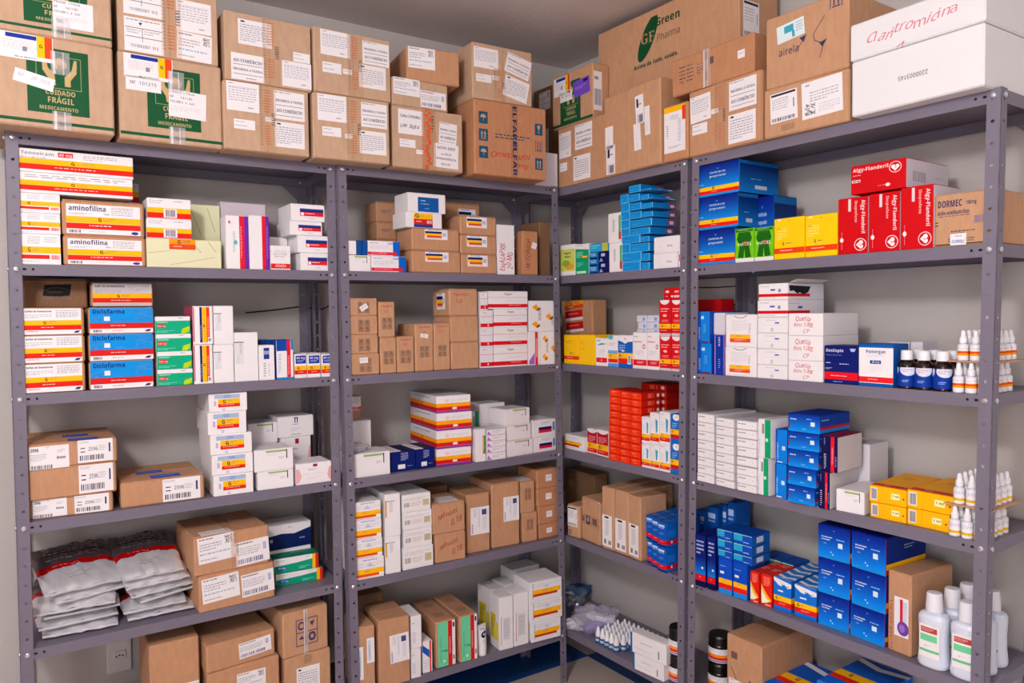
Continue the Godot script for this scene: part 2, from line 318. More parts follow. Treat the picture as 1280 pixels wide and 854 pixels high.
	jar("C", 0.862, 0.307, .05, "black jar with striped label, upper of two beside white boxes, bottom shelf", "black jars", -30)
	jar("D", 0.042, 0.2103, .12, "black jar with striped label, lower of two left of swoosh carton", "black jars", -20)
	jar("D", 0.042, 0.307, .12, "black jar with striped label, upper of two left of swoosh carton", "black jars", -60)
	cream_tube("B", 0.534, 0.2103, 0.02, "white cream tube standing on its cap beside mint green cartons", "", 12)
	cream_tube("B", 0.532, 0.2103, 0.08, "second white cream tube half hidden behind the first one", "", 40)
	pouch("A", 0.1557, 0.6008, 0.1499, 0.1981, .205, 0.027, 0.008, 0, -3.524, 1, "silver foil pouch with grey window, bottom of the left pile, fifth shelf", "silver foil pouches in two piles")
	pouch("A", 0.1396, 0.6305, 0.1604, 0.211, .205, 0.027, 0.012, 0.02, 3.6382, 2, "silver foil pouch with grey window, second of the left pile, fifth shelf", "silver foil pouches in two piles")
	pouch("A", 0.1564, 0.6611, 0.1527, 0.2005, .205, 0.027, 0.016, 0.05, -0.6737, 3, "silver foil pouch with grey window, third of the left pile, fifth shelf", "silver foil pouches in two piles")
	pouch("A", 0.1421, 0.6925, 0.1463, 0.2135, .205, 0.027, 0.022, 0.09, -3.4516, 4, "silver foil pouch with grey window, fourth of the left pile, fifth shelf", "silver foil pouches in two piles")
	pouch("A", 0.1579, 0.7264, 0.158, 0.1989, .205, 0.027, 0.022, 0.16, 13.3597, 5, "silver foil pouch with grey window, fifth of the left pile, fifth shelf", "silver foil pouches in two piles")
	pouch("A", 0.1454, 0.7638, 0.1566, 0.2121, .205, 0.027, 0.022, 0.27, 9.0474, 6, "silver foil pouch with grey window, topmost of the left pile, fifth shelf", "silver foil pouches in two piles")
	pouch("A", 0.3661, 0.6008, 0.1541, 0.1934, .205, 0.027, 0.008, 0, -0.9188, 11, "silver foil pouch with grey window, bottom of the right pile, fifth shelf", "silver foil pouches in two piles")
	pouch("A", 0.3451, 0.6305, 0.1515, 0.1818, .205, 0.027, 0.012, 0.02, 1.267, 12, "silver foil pouch with grey window, second of the right pile, fifth shelf", "silver foil pouches in two piles")
	pouch("A", 0.3554, 0.6611, 0.153, 0.186, .205, 0.027, 0.016, 0.05, 17.7716, 13, "silver foil pouch with grey window, third of the right pile, fifth shelf", "silver foil pouches in two piles")
	pouch("A", 0.3548, 0.6925, 0.1596, 0.197, .205, 0.027, 0.022, 0.09, 10.7368, 14, "silver foil pouch with grey window, fourth of the right pile, fifth shelf", "silver foil pouches in two piles")
	pouch("A", 0.3452, 0.7264, 0.154, 0.1886, .205, 0.027, 0.022, 0.16, 6.9347, 15, "silver foil pouch with grey window, fifth of the right pile, fifth shelf", "silver foil pouches in two piles")
	pouch("A", 0.3369, 0.7638, 0.1583, 0.1809, .205, 0.027, 0.022, 0.27, 4.3227, 16, "silver foil pouch with grey window, topmost of the right pile, fifth shelf", "silver foil pouches in two piles")
	outlet(Vector3(-1.5573, 0.3352, -.33), "white wall outlet below the foil pouches, behind the far left rack")
	wire("black_cable", "thin black cable on the wall behind the third shelf of the far left rack", [Vector3(-1.1196, 1.527, -0.3265), Vector3(-1.0219, 1.5353, -0.3265), Vector3(-0.9243, 1.5475, -0.3265), Vector3(-0.8343, 1.5375, -0.3265), Vector3(-0.7543, 1.5775, -0.3265)], .0025, Color(0.03, 0.03, 0.035))
	wire("black_cable", "thin black cable along the wall behind azure boxes", [Vector3(0.3692, 1.605, 0.4293), Vector3(0.3715, 1.601, 0.5385), Vector3(0.3737, 1.6031, 0.6477)], .002, Color(0.05, 0.05, 0.055))
	wire("grey_cable", "thin grey cable along the wall behind white boxes", [Vector3(0.3719, 1.5425, 0.5605), Vector3(0.3736, 1.5359, 0.6404), Vector3(0.3753, 1.5353, 0.7203)], .002, Color(0.05, 0.05, 0.055))
	wire("black_cable", "black cable between the jars and the swoosh carton, bottom shelf, near right rack", [Vector3(0.2576, 0.285, 0.7439), Vector3(0.2954, 0.2969, 0.6349), Vector3(0.296, 0.2942, 0.7176)], .003, Color(0.02, 0.02, 0.025))
	var o := thing("vial_bag", "clear bag of glass vials with a blue plastic flap, bottom shelf, right corner rack", "bag")
	o.position = Vector3(0.212, 0.2103, -0.159)
	film_bag(Vector3(0, 0, 0), Vector3(0.15, 0.085, 0.12), Color(0.85, 0.9, 0.95), 3, o, "clear_bag", 0.16)
	film_bag(Vector3(0.06, 0.02, -0.03), Vector3(0.15, 0.05, 0.1), Color(0.02, 0.32, 0.55), 8, o, "blue_flap", 0.92)
	var glass := mat("vial_glass", Color(0.9, 0.93, 0.96, 0.25), 0.05)
	glass.transparency = BaseMaterial3D.TRANSPARENCY_ALPHA
	for i in 14:
		var a := rng.randf_range(0, TAU)
		var q := Vector3(rng.randf_range(-0.05, 0.03), 0.012 + 0.018 * (i / 5), rng.randf_range(-0.035, 0.035))
		for e in [["vial", "lying vial", [Vector2(0, 0), Vector2(0.009, 0), Vector2(0.009, 0.026), Vector2(0.005, 0.03), Vector2(0, 0.03)], glass], ["vial_cap", "lying cap", [Vector2(0, 0.029), Vector2(0.0075, 0.029), Vector2(0.0075, 0.037), Vector2(0, 0.0375)], CHROME]]:
			var v := obj(e[0], turned(e[1], e[2], 12), e[3], o)
			v.position = q
			v.rotation = Vector3(PI / 2 - 0.2, a, 0)
	o = thing("plastic_bag", "crumpled clear bag of white and purple packs, bottom shelf, right corner rack", "bag")
	o.position = Vector3(0.1378, 0.2103, 0.119)
	o.rotation.y = -1.1
	film_bag(Vector3(0, 0, 0), Vector3(0.19, 0.11, 0.13), Color(0.86, 0.85, 0.93), 5, o, "clear_bag", 0.3)
	film_bag(Vector3(-0.09, 0, 0.03), Vector3(0.09, 0.05, 0.06), Color(0.9, 0.89, 0.94), 12, o, "bag_mouth", 0.55)
	for i in 4:
		var pk := obj("purple_pack", box_mesh(Vector3(0.05, 0.02, 0.07), 0.002), sub("purple_board", Color(0.5, 0.4, 0.78), 0.5), o)
		pk.position = Vector3(-0.03 + 0.03 * i, 0.002 + 0.0205 * (i % 2), 0.01 * (i % 2))
		pk.rotation.y = 0.3 * i
	for i in 3:
		var pk := obj("white_pack", box_mesh(Vector3(0.04, 0.02, 0.05), 0.002), sub("white_board", Color(0.86, 0.85, 0.9), 0.6), o)
		pk.position = Vector3(-0.02 + 0.035 * i, 0.044, -0.01)
		pk.rotation.y = 1.0 + 0.5 * i
	o = thing("plastic_bag", "crumpled clear plastic wrap on white tabbed box, fourth shelf, left corner rack", "bag")
	o.position = Vector3(-0.8352, 1.0334, -0.0289)
	film_bag(Vector3.ZERO, Vector3(0.09, 0.035, 0.08), Color(0.86, 0.86, 0.88), 21, o, "clear_bag", 0.4)

# ---------------------------------------------------------------- print shop: flat print is painted into shared pages
var cell: Image
var cw := 1
var ch := 1
var rng := RandomNumberGenerator.new()
var cells := {}
var pages := []
var fonts := {}
var ts

func font(f: int) -> RID:
	if not fonts.has(f):
		var sf := SystemFont.new()
		sf.font_names = PackedStringArray([["Droid Sans", "Droid Sans", "Droid Serif", "Droid Sans Mono"][f]])
		sf.font_weight = 700 if f in [1, 2] else 400
		fonts[f] = [sf, sf.get_rids()[0]]
	return fonts[f][1]

func cel(w: int, h: int, bg: Color) -> void:
	cell = Image.create(w, h, false, Image.FORMAT_RGBA8)
	cell.fill(bg)
	cw = w
	ch = h

func r(x: float, y: float, w: float, h: float, c: Color) -> void:
	cell.fill_rect(Rect2i(roundi(x * cw), roundi(y * ch), maxi(1, roundi(w * cw)), maxi(1, roundi(h * ch))), c)

func mixpx(x: int, y: int, c: Color, a: float) -> void:
	if a <= 0.003 or x < 0 or y < 0 or x >= cw or y >= ch:
		return
	var o := cell.get_pixel(x, y)
	a *= c.a
	if o.a < 0.01:
		cell.set_pixel(x, y, Color(c.r, c.g, c.b, a))
	else:
		var n := o.lerp(Color(c.r, c.g, c.b, 1.0), a)
		n.a = maxf(o.a, a)
		cell.set_pixel(x, y, n)

# one line of lettering, x and y at its top left, h its cap height, all in fractions of the cell; wob > 0 writes by hand
func t(s: String, x: float, y: float, h: float, c: Color, f := 1, al := 0, maxw := 9.0, wob := 0.0) -> void:
	var rid := font(f)
	var px := maxi(5, roundi(h * ch / 0.72))
	var wid := 0.0
	for k in 2:
		wid = 0.0
		for i in s.length():
			wid += ts.font_get_glyph_advance(rid, px, ts.font_get_glyph_index(rid, px, s.unicode_at(i), 0)).x
		if wid > maxw * cw and k == 0:
			px = maxi(5, floori(px * maxw * cw / wid))
	var sz := Vector2i(px, 0)
	var pen: float = x * cw - [0.0, 0.5, 1.0][al] * wid
	var base := y * ch + px * 0.72
	for i in s.length():
		var g: int = ts.font_get_glyph_index(rid, px, s.unicode_at(i), 0)
		ts.font_render_glyph(rid, sz, g)
		var uv: Rect2 = ts.font_get_glyph_uv_rect(rid, sz, g)
		if uv.size.x > 0.0:
			var im: Image = ts.font_get_texture_image(rid, sz, ts.font_get_glyph_texture_idx(rid, sz, g))
			var off: Vector2 = ts.font_get_glyph_offset(rid, sz, g)
			var dy := wob * px * rng.randf_range(-0.12, 0.12)
			var sl := wob * rng.randf_range(0.1, 0.45)
			for yy in int(uv.size.y):
				for xx in int(uv.size.x):
					var a := im.get_pixel(int(uv.position.x) + xx, int(uv.position.y) + yy).a
					var gx: float = pen + off.x + xx - sl * (off.y + yy)
					mixpx(roundi(gx), roundi(base + off.y + yy + dy), c, a)
		pen += ts.font_get_glyph_advance(rid, px, g).x * (1.0 - 0.08 * wob)

# rows of print too small to read: n rows of broken dashes
func m(x: float, y: float, w: float, h: float, n: int, c: Color) -> void:
	for k in n:
		var yy := y + h * k / n
		var xx := x
		var last := x + w * (1.0 if k < n - 1 else rng.randf_range(0.5, 1.0))
		while xx < last:
			var l := minf(rng.randf_range(0.04, 0.14) * w, last - xx)
			r(xx, yy, l, h / n * 0.42, c.lerp(W, rng.randf_range(0.2, 0.5)) if c.a > 0.99 and c.get_luminance() < 0.8 else c)
			xx += l + 0.03 * w

func barc(x: float, y: float, w: float, h: float, c := INK) -> void:
	var xx := x
	while xx < x + w:
		var l := rng.randf_range(0.015, 0.05) * w
		r(xx, y, l, h, c)
		xx += l + rng.randf_range(0.02, 0.05) * w

func qr(x: float, y: float, w: float, h: float, c := INK) -> void:   # a square of speckle, no code
	for i in 11:
		for j in 11:
			if rng.randf() < 0.5:
				r(x + w * i / 11, y + h * j / 11, w / 11, h / 11, c.lerp(W, 0.25))

func ell(x: float, y: float, rx: float, ry: float, c: Color, hole := 0.0) -> void:
	for py in range(floori((y - ry) * ch), ceili((y + ry) * ch) + 1):
		for px in range(floori((x - rx) * cw), ceili((x + rx) * cw) + 1):
			var q := Vector2((px + 0.5 - x * cw) / (rx * cw), (py + 0.5 - y * ch) / (ry * ch)).length()
			var e := rx * cw
			mixpx(px, py, c, clampf((1.0 - q) * e + 0.5, 0, 1) * (1.0 if hole <= 0.0 else clampf((q - hole) * e + 0.5, 0, 1)))

func poly(p: PackedVector2Array, c: Color) -> void:
	var q := PackedVector2Array()
	var bb := Rect2(p[0] * Vector2(cw, ch), Vector2.ZERO)
	for v in p:
		q.append(v * Vector2(cw, ch))
		bb = bb.expand(v * Vector2(cw, ch))
	for py in range(floori(bb.position.y), ceili(bb.end.y)):
		for px in range(floori(bb.position.x), ceili(bb.end.x)):
			if Geometry2D.is_point_in_polygon(Vector2(px + 0.5, py + 0.5), q):
				mixpx(px, py, c, 1.0)

func pv(a: Array) -> PackedVector2Array:
	var p := PackedVector2Array()
	for i in range(0, a.size(), 2):
		p.append(Vector2(a[i], a[i + 1]))
	return p

func stroke(a: Array, wd: float, c: Color) -> void:   # a pen line through points, wd in pixels
	var p := pv(a)
	for i in p.size() - 1:
		var u := p[i] * Vector2(cw, ch)
		var v := p[i + 1] * Vector2(cw, ch)
		var n := maxi(1, int(u.distance_to(v)))
		for k in n + 1:
			var o := u.lerp(v, float(k) / n)
			for yy in range(int(o.y - wd), int(o.y + wd) + 1):
				for xx in range(int(o.x - wd), int(o.x + wd) + 1):
					mixpx(xx, yy, c, clampf(wd * 0.5 + 0.5 - Vector2(xx, yy).distance_to(o), 0, 1))

func grad(x: float, y: float, w: float, h: float, c0: Color, c1: Color) -> void:
	var n := maxi(1, roundi(h * ch))
	for k in n:
		cell.fill_rect(Rect2i(roundi(x * cw), roundi(y * ch) + k, roundi(w * cw), 1), c0.lerp(c1, float(k) / n))

func gmark(x: float, y: float, s: float) -> void:   # the ring and small line of a generic medicine's yellow band
	t("G", x, y, s, Color(0.18, 0.14, 0.02), 1)
	m(x + s * ch / cw * 1.3, y + s * 0.15, 0.16, s * 0.9, 2, Color(0.5, 0.38, 0.05))

func bands(y0: float, y1: float, y2: float, gx := 0.4) -> void:
	r(0, y0, 1, y1 - y0, YEL)
	r(0, y1, 1, y2 - y1, RED)
	gmark(gx, y0 + (y1 - y0) * 0.2, (y1 - y0) * 0.6)
	m(0.3, y1 + (y2 - y1) * 0.38, 0.4, (y2 - y1) * 0.4, 1, Color(1.0, 0.72, 0.66))

func rot() -> void:
	cell.rotate_90(COUNTERCLOCKWISE)
	cw = cell.get_width()
	ch = cell.get_height()

func rotc() -> void:
	cell.rotate_90(CLOCKWISE)
	cw = cell.get_width()
	ch = cell.get_height()

func keep(called: String, page := "print") -> void:
	var p
	for q in pages:
		if q.page == page:
			if q.x + cw + 4 > 2048 and q.y + q.row + ch + 4 <= 2048:
				q.x = 2
				q.y += q.row + 4
				q.row = 0
			if q.x + cw + 4 <= 2048 and q.y + ch + 4 <= 2048:
				p = q
				break
	if p == null:
		p = {"page": page, "img": Image.create(2048, 2048, false, Image.FORMAT_RGBA8), "x": 2, "y": 2, "row": 0, "mat": StandardMaterial3D.new()}
		p.mat.resource_name = "coated_paper" if page == "print" else "ink"
		p.mat.roughness = 0.5 if page == "print" else 0.6
		p.mat.metallic_specular = 0.28
		if page == "foil":
			p.mat.metallic = 0.5
			p.mat.roughness = 0.24
			p.mat.metallic_specular = 0.5
		if page == "ink":
			p.mat.transparency = BaseMaterial3D.TRANSPARENCY_ALPHA
			p.mat.roughness = 0.45
		pages.append(p)
	var full := Rect2i(0, 0, cw, ch)
	for o in [Vector2i(-1, 0), Vector2i(1, 0), Vector2i(0, -1), Vector2i(0, 1), Vector2i.ZERO]:
		p.img.blit_rect(cell, full, Vector2i(p.x, p.y) + o)
	cells[called] = [p.mat, Rect2((p.x + 0.5) / 2048.0, (p.y + 0.5) / 2048.0, (cw - 1) / 2048.0, (ch - 1) / 2048.0)]
	p.x += cw + 4
	p.row = maxi(p.row, ch)

func press() -> void:   # all pages are painted: make them textures
	for p in pages:
		p.mat.albedo_texture = ImageTexture.create_from_image(p.img)

# ---------------------------------------------------------------- shapes
class Shape:
	var v := PackedVector3Array()
	var n := PackedVector3Array()
	var uv := PackedVector2Array()
	func tri(a: Vector3, b: Vector3, c: Vector3, out: Vector3, ua := Vector2.ZERO, ub := Vector2.ZERO, uc := Vector2.ZERO) -> void:
		var f := (b - a).cross(c - a)
		if f.dot(out) > 0.0:
			v.append_array([a, c, b])
			uv.append_array([ua, uc, ub])
		else:
			v.append_array([a, b, c])
			uv.append_array([ua, ub, uc])
		var o := f.normalized() * signf(f.dot(out)) if f.length() > 0.0 else out
		n.append_array([o, o, o])
	func quad(a: Vector3, b: Vector3, c: Vector3, d: Vector3, out: Vector3, ua := Vector2.ZERO, ub := Vector2.ZERO, uc := Vector2.ZERO, ud := Vector2.ZERO) -> void:
		tri(a, b, c, out, ua, ub, uc)
		tri(a, c, d, out, ua, uc, ud)
	func box(lo: Vector3, hi: Vector3) -> void:
		for ax in 3:
			for s in [0, 1]:
				var p: Array[Vector3] = []
				for k in [[0, 0], [1, 0], [1, 1], [0, 1]]:
					var q := Vector3.ZERO
					q[ax] = hi[ax] if s else lo[ax]
					q[(ax + 1) % 3] = hi[(ax + 1) % 3] if k[0] else lo[(ax + 1) % 3]
					q[(ax + 2) % 3] = hi[(ax + 2) % 3] if k[1] else lo[(ax + 2) % 3]
					p.append(q)
				var o := Vector3.ZERO
				o[ax] = 1.0 if s else -1.0
				quad(p[0], p[1], p[2], p[3], o)
	# a surface of revolution about y; prof holds (radius, height); sq squares the section, sx and sz stretch it
	func lathe(prof: Array, seg := 16, at := Vector3.ZERO, sx := 1.0, sz := 1.0, sq := 2.0, vv := Rect2(0, 0, 1, 1)) -> void:
		var rows := []
		for q in prof:
			var ring := PackedVector3Array()
			for k in seg + 1:
				var a := TAU * k / seg
				var c := cos(a)
				var s := sin(a)
				var e := pow(pow(absf(c), sq) + pow(absf(s), sq), -1.0 / sq)
				ring.append(at + Vector3(c * e * q.x * sx, q.y, s * e * q.x * sz))
			rows.append(ring)
		for i in prof.size() - 1:
			var d: Vector2 = prof[i + 1] - prof[i]
			for k in seg:
				var a := TAU * (k + 0.5) / seg
				var out := Vector3(cos(a) * d.y, -d.x, sin(a) * d.y)
				if out.length() < 1e-9:
					continue
				var y0 := vv.position.y + vv.size.y * (1.0 - float(i) / (prof.size() - 1))
				var y1 := vv.position.y + vv.size.y * (1.0 - float(i + 1) / (prof.size() - 1))
				var x0 := vv.position.x + vv.size.x * (1.0 - float(k) / seg)
				var x1 := vv.position.x + vv.size.x * (1.0 - float(k + 1) / seg)
				var b := v.size()
				quad(rows[i][k], rows[i][k + 1], rows[i + 1][k + 1], rows[i + 1][k], out, Vector2(x0, y0), Vector2(x1, y0), Vector2(x1, y1), Vector2(x0, y1))
				for j in range(b, v.size()):   # round across the axis, flat along it
					var rad := Vector3((v[j].x - at.x) / (sx * sx), 0, (v[j].z - at.z) / (sz * sz)).normalized()
					var l := Vector2(d.y, -d.x).normalized()
					if rad.length() > 0.5 and sq < 2.5:
						n[j] = (rad * l.x + Vector3.UP * l.y).normalized()
	func tube(p: PackedVector3Array, rad: float, seg := 8) -> void:
		var rings := []
		for i in p.size():
			var d := (p[mini(i + 1, p.size() - 1)] - p[maxi(i - 1, 0)]).normalized()
			var e := d.cross(Vector3(0.31, 0.8, 0.51)).normalized()
			var f := d.cross(e)
			var ring := PackedVector3Array()
			for k in seg:
				ring.append(p[i] + (e * cos(TAU * k / seg) + f * sin(TAU * k / seg)) * rad)
			rings.append(ring)
		for i in p.size() - 1:
			for k in seg:
				var l := (k + 1) % seg
				quad(rings[i][k], rings[i][l], rings[i + 1][l], rings[i + 1][k], rings[i][k] + rings[i][l] - p[i] * 2.0)
	func mesh() -> ArrayMesh:
		var a := []
		a.resize(Mesh.ARRAY_MAX)
		a[Mesh.ARRAY_VERTEX] = v
		a[Mesh.ARRAY_NORMAL] = n
		a[Mesh.ARRAY_TEX_UV] = uv
		var am := ArrayMesh.new()
		am.add_surface_from_arrays(Mesh.PRIMITIVE_TRIANGLES, a)
		return am

var taken := {}
func numbered(called: String) -> String:
	var k: int = taken.get(called, 0)
	taken[called] = k + 1
	return called if k == 0 else "%s_%03d" % [called, k]

func obj(called: String, am: Mesh, mat: Material, parent: Node3D = self) -> MeshInstance3D:
	var o := MeshInstance3D.new()
	o.name = numbered(called) if parent == self else called
	o.mesh = am
	o.material_override = mat
	parent.add_child(o, true)
	return o

const PLACE := {"A": "far left rack", "B": "left corner rack", "C": "right corner rack", "D": "near right rack"}
# a label names the shelf and the rack at its end; "!" keeps it as written; group "*" gathers all of the same look on one shelf
func full(label: String, group: String, u: String, y: float) -> Array:
	if label.begins_with("!"):
		return [label.substr(1), group]
	var k := 0
	while k < 5 and LEVEL[k] > y + 0.002:
		k += 1
	var at: String = ", " + ["top", "second", "third", "fourth", "fifth", "bottom"][k] + " shelf, " + PLACE[u]
	return [label + at, label.get_slice(",", 0) + at if group == "*" else group]

func tag(o: Node3D, label: String, category: String, group := "") -> void:
	o.set_meta("label", label)
	o.set_meta("category", category)
	if group:
		o.set_meta("group", group)

func thing(called: String, label: String, category: String, group := "") -> Node3D:
	var o := Node3D.new()
	o.name = numbered(called)
	add_child(o)
	tag(o, label, category, group)
	return o

func struct(called: String, am: Mesh, mat: Material) -> MeshInstance3D:
	var o := obj(called, am, mat)
	o.set_meta("kind", "structure")
	return o

func mat(called: String, c: Color, rough := 0.5, metal := 0.0) -> StandardMaterial3D:
	var k := StandardMaterial3D.new()
	k.resource_name = called
	k.albedo_color = c
	k.roughness = rough
	k.metallic = metal
	return k

# chamfered box, base at y = 0; uv holds the print's place for front, back, left, right, top, bottom
func box_mesh(s: Vector3, b: float, uv: Array = []) -> ArrayMesh:
	var sh := Shape.new()
	var hs := s * 0.5
	var up := Vector3(0, hs.y, 0)
	var P := func(sx, sy, sz, ax):
		var q := Vector3(sx * (hs.x - b), sy * (hs.y - b), sz * (hs.z - b))
		q[ax] += b * [sx, sy, sz][ax]
		return q
	var U := func(face: int, q: Vector3):
		if uv.is_empty():
			return Vector2.ZERO
		var a := Vector2.ZERO
		match face:
			0: a = Vector2(q.x / s.x, -q.y / s.y)
			1: a = Vector2(-q.x / s.x, -q.y / s.y)
			2: a = Vector2(q.z / s.z, -q.y / s.y)
			3: a = Vector2(-q.z / s.z, -q.y / s.y)
			4: a = Vector2(q.x / s.x, q.z / s.z)
			5: a = Vector2(q.x / s.x, -q.z / s.z)
		var rc: Rect2 = uv[face]
		return rc.position + (a + Vector2(0.5, 0.5)).clamp(Vector2.ZERO, Vector2.ONE) * rc.size
	var add := func(p: Array, face: int, out: Vector3):
		if p.size() == 4:
			sh.quad(p[0] + up, p[1] + up, p[2] + up, p[3] + up, out, U.call(face, p[0]), U.call(face, p[1]), U.call(face, p[2]), U.call(face, p[3]))
		else:
			sh.tri(p[0] + up, p[1] + up, p[2] + up, out, U.call(face, p[0]), U.call(face, p[1]), U.call(face, p[2]))
	for g in [-1, 1]:
		add.call([P.call(-1, -1, g, 2), P.call(1, -1, g, 2), P.call(1, 1, g, 2), P.call(-1, 1, g, 2)], 0 if g > 0 else 1, Vector3(0, 0, g))
		add.call([P.call(g, -1, -1, 0), P.call(g, 1, -1, 0), P.call(g, 1, 1, 0), P.call(g, -1, 1, 0)], 3 if g > 0 else 2, Vector3(g, 0, 0))
		add.call([P.call(-1, g, -1, 1), P.call(1, g, -1, 1), P.call(1, g, 1, 1), P.call(-1, g, 1, 1)], 4 if g > 0 else 5, Vector3(0, g, 0))
		for k in [-1, 1]:
			add.call([P.call(-1, g, k, 2), P.call(1, g, k, 2), P.call(1, g, k, 1), P.call(-1, g, k, 1)], 0 if k > 0 else 1, Vector3(0, g, k))
			add.call([P.call(g, -1, k, 2), P.call(g, 1, k, 2), P.call(g, 1, k, 0), P.call(g, -1, k, 0)], 0 if k > 0 else 1, Vector3(g, 0, k))
			add.call([P.call(g, k, -1, 0), P.call(g, k, 1, 0), P.call(g, k, 1, 1), P.call(g, k, -1, 1)], 4 if k > 0 else 5, Vector3(g, k, 0))
			for j in [-1, 1]:
				add.call([P.call(g, k, j, 0), P.call(g, k, j, 1), P.call(g, k, j, 2)], 0 if j > 0 else 1, Vector3(g, k, j))
	return sh.mesh()

func face_uv(called: String) -> Rect2:
	return cells[called][1]

# ---------------------------------------------------------------- where the racks stand
# place of a point of a rack: x along its front from its left edge, y above the floor, z out of its front; racks lean a little
func spot(u: String, x: float, y: float, z: float) -> Vector3:
	var k: Dictionary = RACK[u]
	var l: float = k.x + k.lean * (y - 1.3) + x
	var o: float = k.z + k.tip * (y - 1.3) + z
	if u in ["A", "B"]:
		return Vector3(l, y, o)
	return Vector3(k.wall + sin(k.g) * l - cos(k.g) * o, y, cos(k.g) * l + sin(k.g) * o)

func yaw(u: String) -> float:
	return 0.0 if u in ["A", "B"] else -PI / 2 + RACK[u].g

func stand(o: Node3D, u: String, x: float, y: float, z: float, turn := 0.0) -> void:
	o.position = spot(u, x, y, z)
	o.rotation.y = yaw(u) + deg_to_rad(turn)

# the middle of a box whose front's middle is at (x, -s)
func stand_box(o: Node3D, u: String, x: float, y: float, s: float, d: float, turn: float) -> void:
	var a := deg_to_rad(turn)
	stand(o, u, x - sin(a) * d * 0.5, y, -s - cos(a) * d * 0.5, turn)

# ---------------------------------------------------------------- medicine boxes
var SKIN := {}   # style: [front, side, top]
var meshes := {}
func pack(style: String, u: String, x: float, y: float, s: float, w: float, h: float, d: float, turn: float, label: String, group := "", called := "medicine_box") -> Node3D:
	var k: Array = SKIN[style] if SKIN.has(style) else [style, style + "_s" if cells.has(style + "_s") else "", style + "_t" if cells.has(style + "_t") else ""]
	var fr: Array = cells[k[0]]
	var plain := Rect2(fr[1].position + fr[1].size * Vector2(0.02, 0.03), fr[1].size * 0.01)
	var sd: Rect2 = face_uv(k[1]) if k[1] else plain
	var tp: Rect2 = face_uv(k[2]) if k[2] else plain
	var lg := full(label, group, u, y)
	var o := thing(called, lg[0], "box", lg[1])
	var key := "%s %.3f %.3f %.3f" % [style, w, h, d]
	if not meshes.has(key):
		meshes[key] = [box_mesh(Vector3(w, h - 0.0012, d), 0.0011, [fr[1], plain, sd, sd, tp, plain]), box_mesh(Vector3(w - 0.003, 0.0011, d - 0.005), 0.0004, [tp, tp, tp, tp, tp, tp])]
	obj("body", meshes[key][0], fr[0], o)
	var lid := obj("lid_flap", meshes[key][1], fr[0], o)
	lid.position = Vector3(0, h - 0.0012, -0.0005)
	stand_box(o, u, x, y, s, d, turn)
	o.set_meta("size", Vector3(w, h, d))
	return o

# ---------------------------------------------------------------- cardboard cartons
# seam: "t" flaps on top meeting along the width, "d" on top along the depth, "f" flaps on the front meeting in an upright seam, "-" none
func carton(tone: int, seam: String, u: String, x: float, y: float, s: float, w: float, h: float, d: float, turn: float, label: String, group := "") -> Node3D:
	var lg := full(label, group, u, y)
	var o := thing("cardboard_carton", lg[0], "box", lg[1])
	var tk := 0.0025
	var bs := Vector3(w, h, d)
	var bo := Vector3.ZERO
	if seam in ["t", "d"]:
		bs.y -= tk
	elif seam == "f":
		bs.z -= tk
		bo.z = -tk / 2
	obj("body", box_mesh(bs, minf(0.004, h * 0.1)), CARD[tone], o).position = bo
	for k in [-1, 1]:
		var fl: MeshInstance3D
		if seam == "t":
			fl = obj("flap", box_mesh(Vector3(w - 0.004, tk, d / 2 - 0.003), 0.0009), CARD[tone], o)
			fl.position = Vector3(0, h - tk, k * (d / 4 - 0.0003))
		elif seam == "d":
			fl = obj("flap", box_mesh(Vector3(w / 2 - 0.003, tk, d - 0.004), 0.0009), CARD[tone], o)
			fl.position = Vector3(k * (w / 4 - 0.0003), h - tk, 0)
		elif seam == "f":
			fl = obj("flap", box_mesh(Vector3(w / 2 - 0.003, h - 0.004, tk), 0.0009), CARD[tone], o)
			fl.position = Vector3(k * (w / 4 - 0.0003), 0.002, d / 2 - tk / 2)
	stand_box(o, u, x, y, s, d, turn)
	o.set_meta("size", Vector3(w, h, d))
	return o

# a flat piece on a face of a box ("f" front, "l", "r", "t"): middle (cx, cy) and size in fractions of the face, from its top left
func on_face(o: Node3D, called: String, am: Mesh, material: Material, face: String, cx: float, cy: float, lift: float, spin: float) -> MeshInstance3D:
	var s: Vector3 = o.get_meta("size")
	var p := obj(called, am, material, o)
	var b := Basis(Vector3.BACK, deg_to_rad(spin))
	match face:
		"f":
			p.transform = Transform3D(b, Vector3((cx - 0.5) * s.x, (1.0 - cy) * s.y, s.z / 2 + lift))
		"l":
			p.transform = Transform3D(Basis(Vector3.UP, -PI / 2) * b, Vector3(-s.x / 2 - lift, (1.0 - cy) * s.y, (cx - 0.5) * s.z))
		"r":
			p.transform = Transform3D(Basis(Vector3.UP, PI / 2) * b, Vector3(s.x / 2 + lift, (1.0 - cy) * s.y, (0.5 - cx) * s.z))
		"t":
			p.transform = Transform3D(Basis(Vector3.RIGHT, -PI / 2) * b, Vector3((cx - 0.5) * s.x, s.y + lift, (cy - 0.5) * s.z))
	return p

func face_size(o: Node3D, face: String) -> Vector2:
	var s: Vector3 = o.get_meta("size")
	return Vector2(s.x, s.y) if face == "f" else Vector2(s.x, s.z) if face == "t" else Vector2(s.z, s.y)

